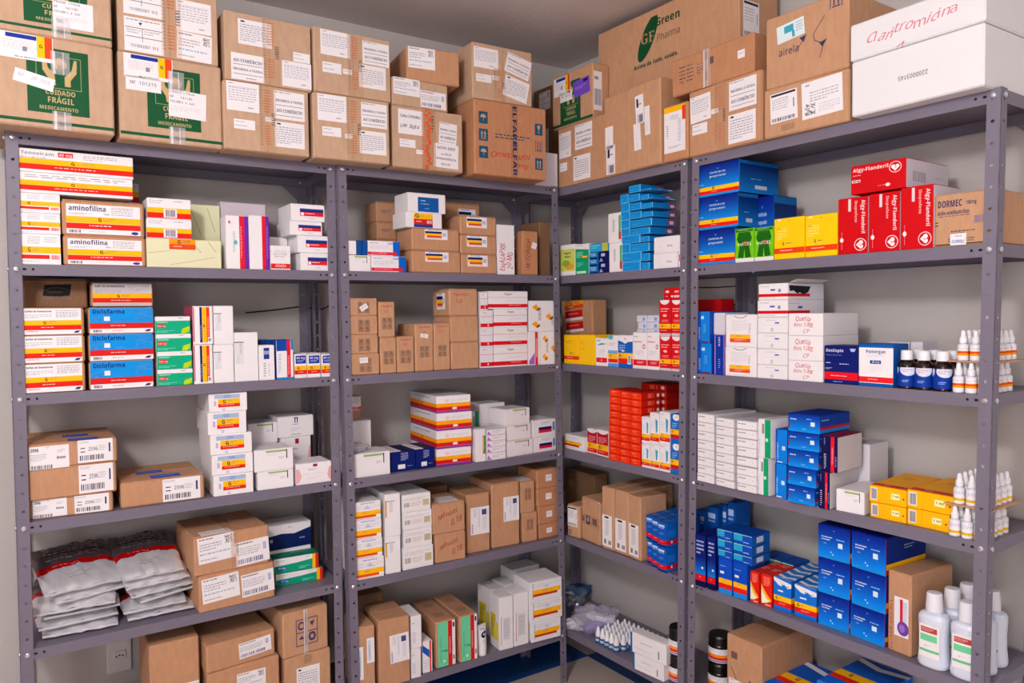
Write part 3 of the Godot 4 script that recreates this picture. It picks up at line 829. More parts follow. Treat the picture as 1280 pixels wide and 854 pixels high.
func stick(o: Node3D, face: String, called: String, cx: float, cy: float, w: float, h: float, spin := 0.0, part := "paper_label") -> MeshInstance3D:
	var fs := face_size(o, face)
	var rc := face_uv(called)
	var hw := w * fs.x / 2
	var hh := h * fs.y / 2
	var sh := Shape.new()
	var tk := 0.0005
	var a := [Vector3(-hw, hh, tk), Vector3(hw, hh, tk), Vector3(hw, -hh, tk), Vector3(-hw, -hh, tk)]
	var q := [rc.position, Vector2(rc.end.x, rc.position.y), rc.end, Vector2(rc.position.x, rc.end.y)]
	sh.quad(a[0], a[1], a[2], a[3], Vector3.BACK, q[0], q[1], q[2], q[3])
	for i in 4:
		var j := (i + 1) % 4
		var dn := Vector3(0, 0, -tk)
		sh.quad(a[i], a[j], a[j] + dn, a[i] + dn, a[i] + a[j] - Vector3(0, 0, 2 * tk), q[i], q[j], q[j], q[i])
	return on_face(o, part, sh.mesh(), cells[called][0], face, cx, cy, 0.0002, spin)

func ink(o: Node3D, face: String, called: String, cx: float, cy: float, w: float, h: float, spin := 0.0, part := "printed_mark") -> MeshInstance3D:
	var fs := face_size(o, face)
	var rc := face_uv(called)
	var hw := w * fs.x / 2
	var hh := h * fs.y / 2
	var sh := Shape.new()
	sh.quad(Vector3(-hw, hh, 0), Vector3(hw, hh, 0), Vector3(hw, -hh, 0), Vector3(-hw, -hh, 0), Vector3.BACK, rc.position, Vector2(rc.end.x, rc.position.y), rc.end, Vector2(rc.position.x, rc.end.y))
	return on_face(o, part, sh.mesh(), cells[called][0], face, cx, cy, 0.0004 if part == "printed_mark" else 0.0009, spin)

# ---------------------------------------------------------------- a bolted steel rack
func plate_with_holes(sh: Shape, w: float, h0: float, h1: float, tk: float, axis: int, cx: float, hole: float, out: Vector3, at: Vector3, outw: Vector3) -> void:
	# an upright strip of width w from h0 to h1 with a round hole each 50 mm, at cx from its outer edge; outw is the direction of its width
	var n := int(round((h1 - h0) / 0.05))
	var st := (h1 - h0) / n
	for i in n:
		var y0 := h0 + i * st
		var o := at + outw * cx + Vector3.UP * (y0 + st / 2)
		for side in [0, 1]:
			var lift := out * (0.0 if side else -tk)
			var nn := out if side else -out
			var ring := []
			var rim := []
			for k in 8:
				var a := TAU * (k + 0.5) / 8
				ring.append(o + (outw * cos(a) + Vector3.UP * sin(a)) * hole + lift)
				var e := Vector2(cos(a), sin(a))
				var fx := clampf(signf(e.x) * (w - cx if e.x > 0 else cx), -cx, w - cx) if absf(e.x) > 0.5 else (w - cx if e.x > 0 else -cx)
				rim.append(o + outw * fx + Vector3.UP * (signf(e.y) * st / 2 if absf(e.y) > 0.5 else e.y * st * 0.4) + lift)
			for k in 8:
				var l := (k + 1) % 8
				sh.quad(ring[k], ring[l], rim[l], rim[k], nn)
			if side:
				for k in 8:
					var l := (k + 1) % 8
					sh.quad(ring[k], ring[l], ring[l] - out * tk, ring[k] - out * tk, o * 2.0 - ring[k] - ring[l])
	var e0 := at + Vector3.UP * h0
	var e1 := at + Vector3.UP * h1
	for q in [Vector3.ZERO, outw * w]:
		sh.quad(e0 + q, e1 + q, e1 + q - out * tk, e0 + q - out * tk, (q * 2.0 - outw * w))
	sh.quad(e1, e1 + outw * w, e1 + outw * w - out * tk, e1 - out * tk, Vector3.UP)

func rack(u: String, label: String) -> void:
	var k: Dictionary = RACK[u]
	var d: float = k.deep
	var wd: float = k.wide
	var o := thing("steel_shelving_unit", label, "shelving", "bolted grey steel shelving units")
	var tall := 2.021
	var lean: float = k.lean
	var base := spot(u, 0, 0, 0)
	o.position = base
	o.rotation.y = yaw(u)
	var off := func(y: float): return Vector3(lean * y, 0, k.tip * y)
	for fx in [0, 1]:
		for fz in [0, 1]:
			var sh := Shape.new()
			var sx := 1.0 if fx == 0 else -1.0
			var at := Vector3(0.0 if fx == 0 else wd, 0, 0.0 if fz else -d)
			plate_with_holes(sh, 0.031, 0.0, tall, 0.0015, 0, 0.0175, 0.0042, Vector3(0, 0, 1.0 if fz else -1.0), at, Vector3(sx, 0, 0))
			plate_with_holes(sh, 0.031, 0.0, tall, 0.0015, 2, 0.0175, 0.0042, Vector3(-sx, 0, 0), at, Vector3(0, 0, -1.0 if fz else 1.0))
			for i in sh.v.size():
				sh.v[i] += off.call(sh.v[i].y)
			obj("post", sh.mesh(), STEEL, o)
	for lv in LEVEL.size():
		var y: float = LEVEL[lv]
		var sh := Shape.new()
		var x0 := 0.0025
		var x1: float = wd - 0.0025
		var z1 := -0.002
		var z0: float = -d + 0.002
		var tk := 0.0012
		sh.box(Vector3(x0, y - tk, z0), Vector3(x1, y, z1))
		for q in [[x0, x1, z1 - tk, z1], [x0, x1, z0, z0 + tk], [x0, x0 + tk, z0 + tk, z1 - tk], [x1 - tk, x1, z0 + tk, z1 - tk]]:
			sh.box(Vector3(q[0], y - 0.0305, q[2]), Vector3(q[1], y - tk, q[3]))
		sh.box(Vector3(x0, y - 0.0305, z1 - 0.012), Vector3(x1, y - 0.0293, z1 - tk))
		sh.box(Vector3(x0, y - 0.0305, z0 + tk), Vector3(x1, y - 0.0293, z0 + 0.012))
		for i in sh.v.size():
			sh.v[i] += off.call(y)
		var tray := obj("shelf", sh.mesh(), STEEL, o)
		for fx in [0, 1]:   # slots and holes in the lip by each post
			for q in [[0.0365, 0.0048, 0.0032], [0.0565, 0.0034, 0.0034]]:
				var hs := Shape.new()
				hs.lathe([Vector2(0, 0), Vector2(1, 0), Vector2(1, 0.0004), Vector2(0, 0.0004)], 10)
				var hm := obj("bolt_hole", hs.mesh(), HOLE, tray)
				hm.transform = Transform3D(Basis(Vector3.RIGHT, PI / 2).scaled(Vector3(q[1], q[2], 1)), Vector3(q[0] if fx == 0 else wd - q[0], y - 0.0135, z1) + off.call(y))
			for fz in [0, 1, 2]:
				if fz == 2 and not [u, fx] in [["A", 0], ["D", 1]]:
					continue
				var bm := obj("bolt", BOLT, CHROME, o)
				if fz < 2:
					bm.transform = Transform3D(Basis(Vector3.RIGHT, PI / 2 if fz else -PI / 2), Vector3(0.0175 if fx == 0 else wd - 0.0175, y - 0.0135, 0.0 if fz else -d + 0.0015) + off.call(y))
					if fz == 0:
						bm.rotation.x = PI / 2
				else:
					bm.transform = Transform3D(Basis(Vector3.BACK, PI / 2 if fx == 0 else -PI / 2), Vector3(0.0 if fx == 0 else wd, y - 0.0135, -0.0175) + off.call(y))
	for fx in [0, 1]:   # corner plates under the top shelf
		for fz in [0, 1]:
			var sh := Shape.new()
			var px := 0.032 if fx == 0 else wd - 0.032
			var e := 0.055 if fx == 0 else -0.055
			var z := -0.0048 if fz else -d + 0.0035
			var y := LEVEL[0] - 0.0305
			for zz in [z, z + 0.0012]:
				sh.tri(Vector3(px, y, zz), Vector3(px + e, y, zz), Vector3(px, y - 0.05, zz), Vector3(0, 0, 1.0 if zz > z else -1.0))
			sh.quad(Vector3(px + e, y, z), Vector3(px, y - 0.05, z), Vector3(px, y - 0.05, z + 0.0012), Vector3(px + e, y, z + 0.0012), Vector3(e, -1, 0))
			for i in sh.v.size():
				sh.v[i] += off.call(LEVEL[0])
			if fz == 0:
				obj("corner_plate", sh.mesh(), STEEL, o)
# ---------------------------------------------------------------- the print on the boxes
const W := Color(0.93, 0.92, 0.93)
const INK := Color(0.16, 0.16, 0.22)
const GRY := Color(0.55, 0.55, 0.6)
const YEL := Color(1.0, 0.74, 0.04)
const RED := Color(0.88, 0.13, 0.09)
const NAVY := Color(0.03, 0.1, 0.38)
const BLU := Color(0.03, 0.3, 0.72)
const SKY := Color(0.08, 0.55, 0.88)
const GRN := Color(0.05, 0.68, 0.5)
const BRN := Color(0.74, 0.55, 0.39)
const PUR := Color(0.44, 0.16, 0.66)
const CLEAR := Color(1, 1, 1, 0)
const PEN := Color(0.87, 0.2, 0.22, 0.8)
const FADE := Color(0.25, 0.2, 0.2, 0.75)

func paint() -> void:
	ts = TextServerManager.get_primary_interface()
	rng.seed = 7
	for c in [["white", W], ["blank", Color(0.86, 0.85, 0.88)], ["sky", SKY], ["navy", NAVY], ["red", Color(0.82, 0.03, 0.08)], ["orange", Color(0.96, 0.2, 0.04)], ["yellow", Color(0.98, 0.78, 0.03)], ["blue", Color(0.03, 0.3, 0.62)]]:
		cel(8, 8, c[1])
		keep(c[0])
	# left rack, second shelf
	cel(448, 116, W); t("Tenoxicam", 0.02, 0.1, 0.15, GRY); m(0.02, 0.34, 0.26, 0.1, 1, GRY); r(0.33, 0.07, 0.13, 0.2, RED); t("40 mg", 0.395, 0.11, 0.11, W, 1, 1); m(0.55, 0.1, 0.3, 0.25, 3, GRY); bands(0.4, 0.64, 0.87, 0.44); keep("tenox")
	cel(448, 116, W); m(0.05, 0.1, 0.9, 0.2, 2, GRY); bands(0.38, 0.62, 0.85, 0.44); keep("long")
	cel(160, 84, W); m(0.2, 0.08, 0.3, 0.28, 4, GRY); m(0.6, 0.1, 0.3, 0.2, 3, GRY); r(0, 0.42, 1, 0.22, YEL); gmark(0.2, 0.45, 0.14); r(0, 0.68, 0.72, 0.13, RED); barc(0.76, 0.68, 0.2, 0.14, RED); m(0.05, 0.88, 0.7, 0.06, 1, GRY); keep("three")
	cel(288, 112, W); t("aminofilina", 0.03, 0.06, 0.17, Color(0.25, 0.27, 0.42)); m(0.03, 0.3, 0.3, 0.08, 2, GRY); m(0.6, 0.06, 0.3, 0.3, 5, GRY); t("10ml", 0.5, 0.28, 0.06, GRY); r(0, 0.42, 1, 0.21, YEL); gmark(0.42, 0.44, 0.13); r(0, 0.64, 1, 0.19, RED); m(0.3, 0.7, 0.4, 0.08, 1, Color(1, 0.75, 0.7)); barc(0.03, 0.87, 0.16, 0.1); m(0.3, 0.9, 0.4, 0.05, 1, GRY); ell(0.92, 0.92, 0.05, 0.05, Color(0.2, 0.2, 0.6)); keep("amino")
	cel(176, 80, W); m(0.05, 0.1, 0.3, 0.2, 2, GRY); m(0.6, 0.1, 0.3, 0.12, 1, GRY); r(0, 0.46, 1, 0.24, YEL); r(0, 0.7, 1, 0.26, RED); r(0.37, 0.5, 0.3, 0.42, W); barc(0.41, 0.54, 0.22, 0.34, Color(0.35, 0.3, 0.4)); keep("barcode")
	cel(224, 128, Color(0.88, 0.88, 0.73)); stroke([0.02, 0.5, 0.3, 0.4], 2, Color(0.68, 0.69, 0.55)); stroke([0.3, 0.9, 0.9, 0.6], 2, Color(0.68, 0.69, 0.55)); stroke([0.6, 0.1, 0.72, 0.45], 2, Color(0.68, 0.69, 0.55)); stroke([0.82, 0.05, 0.92, 0.4], 2, Color(0.68, 0.69, 0.55)); keep("pale")
	cel(96, 40, Color(1.0, 0.6, 0.05)); t("G", 0.3, 0.1, 0.34, INK); m(0.5, 0.15, 0.3, 0.3, 2, INK); r(0, 0.5, 1, 0.5, Color(0.9, 0.3, 0.1)); m(0.15, 0.68, 0.5, 0.2, 1, W); keep("sticker")
	cel(72, 160, W); r(0.6, 0, 0.22, 1, Color(0.88, 0.1, 0.2)); r(0.82, 0, 0.18, 1, PUR); m(0.3, 0.3, 0.1, 0.4, 14, Color(0.3, 0.7, 0.7)); r(0.12, 0.1, 0.08, 0.05, Color(0.8, 0.3, 0.5)); ell(0.42, 0.5, 0.08, 0.04, Color(0.3, 0.7, 0.7)); m(0.64, 0.2, 0.05, 0.6, 18, Color(1, 0.7, 0.75)); keep("violet"); cel(72, 160, W); r(0.64, 0, 0.18, 1, Color(0.88, 0.1, 0.2)); r(0.82, 0, 0.18, 1, PUR); m(0.86, 0.2, 0.05, 0.6, 18, Color(0.6, 0.4, 0.8)); r(0, 0, 0.03, 1, Color(0.85, 0.84, 0.88)); keep("violet2")
	cel(120, 100, W); stroke([0, 0.2, 0.3, 0.5], 1, GRY); stroke([0.6, 0.5, 1, 0.15], 1, GRY); m(0.2, 0.2, 0.6, 0.3, 4, GRY); r(0.02, 0.74, 0.96, 0.2, RED); t("ATENÇÃO", 0.5, 0.78, 0.1, W, 1, 1); keep("redfoot")
	cel(152, 72, W); grad(0.26, 0.25, 0.7, 0.2, Color(0.15, 0.3, 0.65), NAVY); r(0.26, 0.45, 0.7, 0.24, Color(0.86, 0.12, 0.2)); r(0.28, 0.48, 0.1, 0.16, W); m(0.42, 0.52, 0.45, 0.1, 1, W); m(0.55, 0.8, 0.16, 0.08, 1, GRY); keep("bluered")
	cel(160, 64, Color(0.8, 0.76, 0.8)); m(0.06, 0.2, 0.6, 0.4, 3, GRY); keep("lilac")
	# left rack, third shelf
	cel(224, 104, W); t("Sulfato de Gentamicina", 0.03, 0.08, 0.1, INK, 1, 0, 0.5); m(0.03, 0.24, 0.45, 0.16, 3, GRY); m(0.56, 0.08, 0.4, 0.3, 5, GRY); bands(0.46, 0.64, 0.82, 0.34); m(0.05, 0.87, 0.3, 0.08, 1, RED); poly(pv([0.86, 0.95, 0.9, 0.87, 0.98, 0.87, 0.94, 0.95]), Color(0.15, 0.2, 0.5)); keep("genta")
	cel(224, 96, Color(0.78, 0.76, 0.78)); t("Sulf. de Gentamicina", 0.04, 0.08, 0.11, INK, 1, 0, 0.5); m(0.04, 0.26, 0.45, 0.16, 2, GRY); m(0.6, 0.08, 0.36, 0.3, 4, GRY); bands(0.45, 0.65, 0.85, 0.4); keep("genta2")  # white label greyed: shelf shadow put into its colour
	cel(240, 104, Color(0.03, 0.58, 0.9)); t("Diclofarma", 0.04, 0.06, 0.16, Color(0.03, 0.12, 0.42)); m(0.04, 0.26, 0.3, 0.08, 1, Color(0.03, 0.2, 0.55)); m(0.04, 0.4, 0.16, 0.16, 3, Color(0.03, 0.25, 0.6)); r(0.22, 0.34, 0.09, 0.17, W); m(0.72, 0.1, 0.25, 0.4, 7, Color(0.03, 0.3, 0.7)); m(0.4, 0.5, 0.28, 0.06, 1, Color(0.03, 0.3, 0.7)); r(0, 0.6, 1, 0.22, Color(0.85, 0.12, 0.1)); m(0.32, 0.68, 0.45, 0.07, 1, Color(1, 0.75, 0.7)); r(0, 0.82, 1, 0.18, W); barc(0.05, 0.86, 0.13, 0.1); m(0.35, 0.88, 0.3, 0.06, 1, RED); poly(pv([0.86, 0.95, 0.9, 0.87, 0.97, 0.87, 0.94, 0.95]), Color(0.15, 0.2, 0.5)); keep("diclo")
	cel(160, 80, GRN); r(0, 0, 1, 0.24, W); m(0.66, 0.08, 0.26, 0.1, 1, Color(0.1, 0.4, 0.4)); m(0.05, 0.3, 0.45, 0.1, 1, W); r(0.05, 0.44, 0.24, 0.2, Color(0.85, 0.12, 0.12)); t("500 mg", 0.17, 0.49, 0.1, W, 1, 1); poly(pv([0.72, 0.98, 0.76, 0.7, 0.98, 0.55, 0.96, 0.85, 0.85, 0.98]), Color(0.72, 0.85, 0.1)); m(0.04, 0.8, 0.5, 0.14, 2, Color(0.6, 0.95, 0.85)); keep("green")
	cel(112, 176, W); r(0.02, 0.02, 0.05, 0.9, Color(0.7, 0.3, 0.4)); r(0.34, 0.03, 0.12, 0.92, NAVY); r(0.46, 0.03, 0.22, 0.92, YEL); r(0.68, 0.03, 0.15, 0.92, Color(0.92, 0.2, 0.1)); t("G", 0.5, 0.48, 0.07, INK); m(0.36, 0.5, 0.06, 0.4, 9, Color(0.4, 0.5, 0.8)); m(0.72, 0.3, 0.06, 0.6, 12, Color(1, 0.7, 0.6)); r(0.72, 0.82, 0.2, 0.13, W); barc(0.75, 0.84, 0.12, 0.08, GRY); keep("stripes")
	cel(96, 176, W); r(0, 0.19, 0.4, 0.015, INK); r(0.02, 0.22, 0.38, 0.42, Color(0.88, 0.88, 0.9)); m(0.22, 0.22, 0.1, 0.22, 6, GRY); m(0.1, 0.45, 0.16, 0.18, 6, Color(0.75, 0.75, 0.78)); keep("tab")
	cel(104, 128, W); r(0.32, 0.07, 0.36, 0.32, Color(0.08, 0.25, 0.55)); t("EMS", 0.5, 0.16, 0.1, W, 1, 1); m(0.3, 0.5, 0.14, 0.42, 6, Color(0.2, 0.35, 0.6)); m(0.6, 0.55, 0.08, 0.36, 6, GRY); keep("ems")
	cel(104, 176, W); r(0.02, 0, 0.62, 0.27, Color(0.04, 0.28, 0.66)); r(0.86, 0, 0.14, 0.25, Color(0.1, 0.5, 0.8)); r(0.62, 0, 0.22, 1, Color(0.86, 0.1, 0.16)); m(0.67, 0.4, 0.1, 0.5, 14, Color(1, 0.6, 0.6)); m(0.1, 0.36, 0.16, 0.5, 9, Color(0.3, 0.5, 0.75)); r(0, 0.95, 1, 0.05, SKY); keep("cross")
	cel(88, 168, W); r(0.1, 0.05, 0.82, 0.34, Color(0.08, 0.2, 0.62)); t("40 mg", 0.5, 0.1, 0.09, W, 1, 1); m(0.22, 0.24, 0.55, 0.1, 2, Color(0.6, 0.7, 0.95)); bands(0.48, 0.66, 0.83, 0.2); keep("smallblue")
	# left rack, fourth shelf
	cel(224, 128, W); m(0.04, 0.06, 0.3, 0.12, 2, GRY); r(0.08, 0.34, 0.13, 0.04, INK); r(0.08, 0.5, 0.13, 0.04, INK); t("2596", 0.3, 0.34, 0.15, INK, 0); m(0.58, 0.3, 0.22, 0.24, 3, GRY); r(0.88, 0.2, 0.05, 0.4, Color(0.2, 0.25, 0.45)); barc(0.06, 0.68, 0.7, 0.22); keep("l2596")
	cel(224, 104, W); t("2596", 0.04, 0.08, 0.14, INK); m(0.42, 0.06, 0.08, 0.1, 1, GRY); m(0.03, 0.35, 0.4, 0.3, 4, GRY); t("Anexo", 0.68, 0.48, 0.12, INK, 1); m(0.7, 0.2, 0.2, 0.16, 2, GRY); barc(0.04, 0.82, 0.5, 0.16); keep("l2596b")
	cel(176, 88, W); r(0.15, 0.08, 0.66, 0.22, Color(0.66, 0.73, 0.84)); m(0.4, 0.12, 0.16, 0.14, 2, BLU); r(0.24, 0.32, 0.57, 0.26, YEL); gmark(0.36, 0.35, 0.18); r(0.24, 0.58, 0.57, 0.17, RED); m(0.3, 0.63, 0.45, 0.06, 1, W); r(0.13, 0.4, 0.06, 0.26, Color(0.8, 0.7, 0.8)); ell(0.38, 0.88, 0.035, 0.06, Color(0.6, 0.6, 0.75), 0.6); keep("gstack")
	cel(160, 80, W); r(0.3, 0.05, 0.52, 0.09, Color(0.6, 0.7, 0.42)); r(0.82, 0.05, 0.025, 0.42, INK); m(0.62, 0.36, 0.16, 0.14, 2, GRY); m(0.32, 0.2, 0.4, 0.1, 2, Color(0.85, 0.85, 0.86)); keep("tapetab")
	cel(160, 96, W); r(0.47, 0.12, 0.025, 0.2, NAVY); r(0.53, 0.12, 0.025, 0.2, NAVY); ell(0.483, 0.1, 0.025, 0.04, NAVY); ell(0.542, 0.1, 0.025, 0.04, NAVY); m(0.42, 0.38, 0.2, 0.08, 1, INK); m(0.36, 0.55, 0.3, 0.2, 3, Color(0.75, 0.75, 0.8)); m(0.36, 0.86, 0.3, 0.08, 1, INK); keep("people")
	cel(160, 88, W); poly(pv([0, 0.2, 0.1, 0.3, 0.16, 0.6, 0.1, 0.85, 0, 0.95]), Color(0.9, 0.68, 0.7)); poly(pv([1, 0.2, 0.93, 0.3, 0.88, 0.6, 0.93, 0.85, 1, 0.95]), Color(0.9, 0.68, 0.7)); r(0.48, 0.06, 0.12, 0.12, Color(0.6, 0.1, 0.2)); m(0.35, 0.28, 0.35, 0.1, 1, Color(0.6, 0.5, 0.6)); m(0.2, 0.5, 0.6, 0.06, 1, Color(0.9, 0.7, 0.75)); m(0.3, 0.68, 0.4, 0.12, 2, Color(0.85, 0.75, 0.8)); keep("wings")
	# left rack, fifth shelf
	cel(224, 104, W); poly(pv([0, 0.42, 0.3, 0.36, 0.6, 0.42, 1, 0.24, 1, 1, 0, 1]), Color(0.03, 0.13, 0.36)); t("u", 0.03, 0.5, 0.16, W); m(0.72, 0.62, 0.2, 0.12, 1, Color(0.5, 0.6, 0.8)); m(0.45, 0.12, 0.12, 0.1, 1, GRY); keep("wave")
	cel(288, 100, Color(0.04, 0.62, 0.48)); poly(pv([0, 0, 0.86, 0, 0.86, 0.3, 0.5, 0.42, 0, 0.5]), W); m(0.04, 0.14, 0.24, 0.1, 1, GRN); r(0.08, 0.56, 0.2, 0.22, BLU); t("20 mg", 0.18, 0.6, 0.12, W, 1, 1); m(0.7, 0.1, 0.12, 0.1, 1, GRN); m(0.56, 0.7, 0.24, 0.2, 2, Color(0.6, 0.95, 0.85)); r(0.86, 0, 0.07, 1, YEL); r(0.93, 0, 0.07, 1, RED); keep("green20")
	cel(224, 96, Color(0.04, 0.5, 0.4)); m(0.45, 0.2, 0.45, 0.15, 2, Color(0.6, 0.9, 0.8)); keep("green20_t")
	# second rack, second shelf
	cel(144, 80, W); t("ILIBE", 0.62, 0.1, 0.1, BLU); m(0.06, 0.12, 0.3, 0.1, 1, BLU); m(0.06, 0.3, 0.6, 0.3, 4, Color(0.75, 0.78, 0.85)); r(0, 0.74, 1, 0.2, Color(0.88, 0.12, 0.25)); m(0.1, 0.8, 0.6, 0.08, 1, Color(1, 0.7, 0.75)); r(0.78, 0, 0.22, 0.74, Color(0.05, 0.38, 0.8)); r(0.78, 0, 0.22, 1, Color(0.05, 0.38, 0.8)); r(0.78, 0.74, 0.12, 0.2, RED); keep("bluend")
	cel(160, 80, W); r(0.26, 0.2, 0.55, 0.75, Color(0.06, 0.35, 0.66)); m(0.34, 0.36, 0.24, 0.1, 1, W); m(0.34, 0.52, 0.3, 0.1, 1, Color(0.6, 0.75, 0.95)); m(0.44, 0.76, 0.16, 0.1, 1, Color(0.5, 0.7, 0.95)); keep("bluelabel")
	cel(160, 80, W); r(0.22, 0.06, 0.52, 0.36, YEL); t("G", 0.25, 0.1, 0.24, INK); m(0.38, 0.2, 0.28, 0.12, 2, Color(0.6, 0.5, 0.1)); r(0.22, 0.42, 0.52, 0.36, Color(0.85, 0.15, 0.12)); m(0.28, 0.56, 0.24, 0.12, 1, W); barc(0.58, 0.5, 0.14, 0.2, W); r(0.22, 0.78, 0.52, 0.2, Color(0.12, 0.25, 0.55)); keep("glabel")
	cel(144, 72, W); r(0.02, 0.2, 0.72, 0.2, NAVY); r(0.02, 0.4, 0.72, 0.22, YEL); r(0.1, 0.62, 0.64, 0.18, Color(0.85, 0.3, 0.1)); m(0.15, 0.04, 0.5, 0.12, 1, BLU); r(0.78, 0.3, 0.16, 0.35, Color(0.7, 0.75, 0.9)); m(0.05, 0.86, 0.8, 0.08, 1, RED); keep("flag")
	# second rack, third to fifth shelf
	cel(208, 112, W); t("Pype", 0.4, 0.1, 0.1, INK, 3); r(0, 0.34, 1, 0.02, Color(0.9, 0.3, 0.35)); m(0.45, 0.5, 0.5, 0.1, 2, Color(0.8, 0.8, 0.84)); r(0, 0.72, 1, 0.2, Color(0.87, 0.06, 0.13)); m(0.5, 0.78, 0.42, 0.06, 1, Color(1, 0.7, 0.7)); keep("pype")
	cel(128, 112, Color(0.9, 0.89, 0.91)); r(0, 0.34, 1, 0.02, Color(0.9, 0.3, 0.35)); m(0.2, 0.1, 0.4, 0.1, 1, GRY); r(0, 0.72, 1, 0.2, Color(0.87, 0.06, 0.13)); ell(0.6, 0.82, 0.05, 0.06, W); keep("pype_s")
	cel(112, 192, W)
	for q in [[0.12, 0.2], [0.62, 0.5], [0.1, 0.75]]:
		poly(pv([q[0], q[1], q[0] + 0.16, q[1] - 0.09, q[0] + 0.28, q[1] + 0.06, q[0] + 0.14, q[1] + 0.1]), Color(1.0, 0.66, 0.05)); poly(pv([q[0] + 0.16, q[1] + 0.1, q[0] + 0.3, q[1], q[0] + 0.32, q[1] + 0.08, q[0] + 0.2, q[1] + 0.13]), Color(0.5, 0.25, 0.05))
	m(0.36, 0.25, 0.1, 0.4, 12, INK); m(0.86, 0.5, 0.06, 0.3, 10, INK); keep("diamond")
	cel(64, 160, W); poly(pv([0.1, 0.97, 0.1, 0.86, 0.55, 0.62, 0.55, 0.97]), Color(0.68, 0.4, 0.78)); r(0.6, 0, 0.22, 1, RED); m(0.66, 0.2, 0.08, 0.6, 16, W); keep("triangle")
	cel(144, 144, Color(0.03, 0.11, 0.42)); m(0.4, 0.1, 0.3, 0.4, 6, Color(0.7, 0.75, 0.9)); r(0.28, 0.66, 0.3, 0.22, W); m(0.66, 0.76, 0.26, 0.06, 1, Color(0.6, 0.65, 0.85)); keep("midnight")
	cel(144, 160, Color(0.03, 0.07, 0.28)); r(0, 0, 0.42, 1, W); m(0.1, 0.1, 0.25, 0.8, 8, GRY); keep("midnight_t")
	cel(224, 128, W); ell(0.3, 0.28, 0.06, 0.1, Color(0.95, 0.8, 0.75)); m(0.4, 0.2, 0.5, 0.18, 3, Color(0.82, 0.8, 0.84)); r(0, 0.44, 1, 0.22, Color(1.0, 0.66, 0.05)); r(0, 0.66, 1, 0.22, Color(0.84, 0.1, 0.12)); r(0.46, 0.68, 0.13, 0.13, W); r(0, 0.88, 1, 0.12, Color(0.55, 0.2, 0.62)); keep("sunset")
	cel(288, 128, Color(0.9, 0.88, 0.9)); t("Cloridrato de Metoclopramida", 0.2, 0.12, 0.1, Color(0.3, 0.34, 0.36), 1, 0, 0.6); r(0, 0.44, 1, 0.22, Color(1.0, 0.62, 0.05)); t("G", 0.45, 0.48, 0.12, INK); r(0, 0.66, 1, 0.22, Color(0.8, 0.08, 0.12)); r(0, 0.88, 1, 0.12, Color(0.5, 0.18, 0.58)); keep("sunset_s")
	cel(72, 160, W); r(0.7, 0.2, 0.14, 0.56, Color(0.95, 0.45, 0.1)); r(0.84, 0.2, 0.16, 0.56, Color(0.2, 0.6, 0.3)); r(0.72, 0.24, 0.08, 0.4, YEL); keep("edge")
	cel(176, 48, W); poly(pv([0.02, 0.9, 0.06, 0.2, 0.26, 0.9]), Color(0.72, 0.45, 0.8)); m(0.3, 0.3, 0.55, 0.4, 2, GRY); r(0, 0, 1, 0.05, Color(0.75, 0.75, 0.8)); keep("slip")
	cel(144, 80, W); m(0.36, 0.12, 0.4, 0.2, 3, Color(0.4, 0.5, 0.75)); r(0.26, 0.44, 0.56, 0.16, NAVY); r(0.26, 0.6, 0.56, 0.18, Color(0.85, 0.1, 0.2)); r(0.86, 0.2, 0.1, 0.5, Color(0.5, 0.55, 0.8)); keep("redblue")
	cel(176, 96, W); m(0.25, 0.06, 0.5, 0.1, 1, BLU); poly(pv([0.4, 0.4, 0.5, 0.2, 0.62, 0.4]), Color(0.75, 0.75, 0.85)); m(0.05, 0.22, 0.9, 0.25, 3, Color(0.75, 0.76, 0.85)); r(0, 0.52, 1, 0.24, YEL); m(0.3, 0.58, 0.3, 0.12, 2, Color(0.75, 0.3, 0.05)); r(0, 0.76, 0.82, 0.13, Color(0.9, 0.3, 0.08)); m(0.1, 0.93, 0.6, 0.05, 1, RED); keep("band")
	cel(176, 88, W); m(0.05, 0.2, 0.86, 0.18, 2, Color(0.72, 0.68, 0.55)); barc(0.06, 0.45, 0.2, 0.25, Color(0.5, 0.48, 0.42)); m(0.3, 0.45, 0.36, 0.28, 4, Color(0.72, 0.68, 0.55)); r(0.72, 0.36, 0.22, 0.36, Color(0.8, 0.74, 0.58)); m(0.74, 0.4, 0.18, 0.3, 4, Color(0.6, 0.56, 0.42)); keep("sand")
	cel(80, 176, W); r(0.02, 0.14, 0.1, 0.4, Color(0.85, 0.6, 0.2)); r(0.14, 0.16, 0.5, 0.012, INK); m(0.3, 0.2, 0.2, 0.24, 7, GRY); keep("tab2")
	cel(64, 144, W); m(0.15, 0.2, 0.3, 0.06, 1, Color(0.3, 0.4, 0.75)); m(0.15, 0.5, 0.3, 0.36, 5, Color(0.55, 0.6, 0.8)); keep("slim")
	cel(64, 128, W); poly(pv([0, 0.1, 0.7, 0.3, 0.7, 0.55, 0, 0.32]), Color(0.1, 0.35, 0.75)); r(0.72, 0, 0.16, 1, RED); m(0.1, 0.6, 0.5, 0.3, 4, Color(0.6, 0.7, 0.9)); keep("slimblue")
	cel(120, 264, W); r(0, 0, 0.58, 1, Color(0.42, 0.84, 0.65)); m(0.12, 0.35, 0.08, 0.55, 14, Color(0.1, 0.35, 0.25)); t("7 mg", 0.2, 0.62, 0.05, Color(0.1, 0.35, 0.25), 1); ell(0.36, 0.88, 0.07, 0.03, W); r(0.58, 0, 0.24, 1, Color(0.84, 0.1, 0.1)); m(0.66, 0.36, 0.06, 0.4, 14, W); r(0.86, 0.05, 0.1, 0.1, INK); r(0.86, 0.78, 0.1, 0.1, GRY); keep("mint")
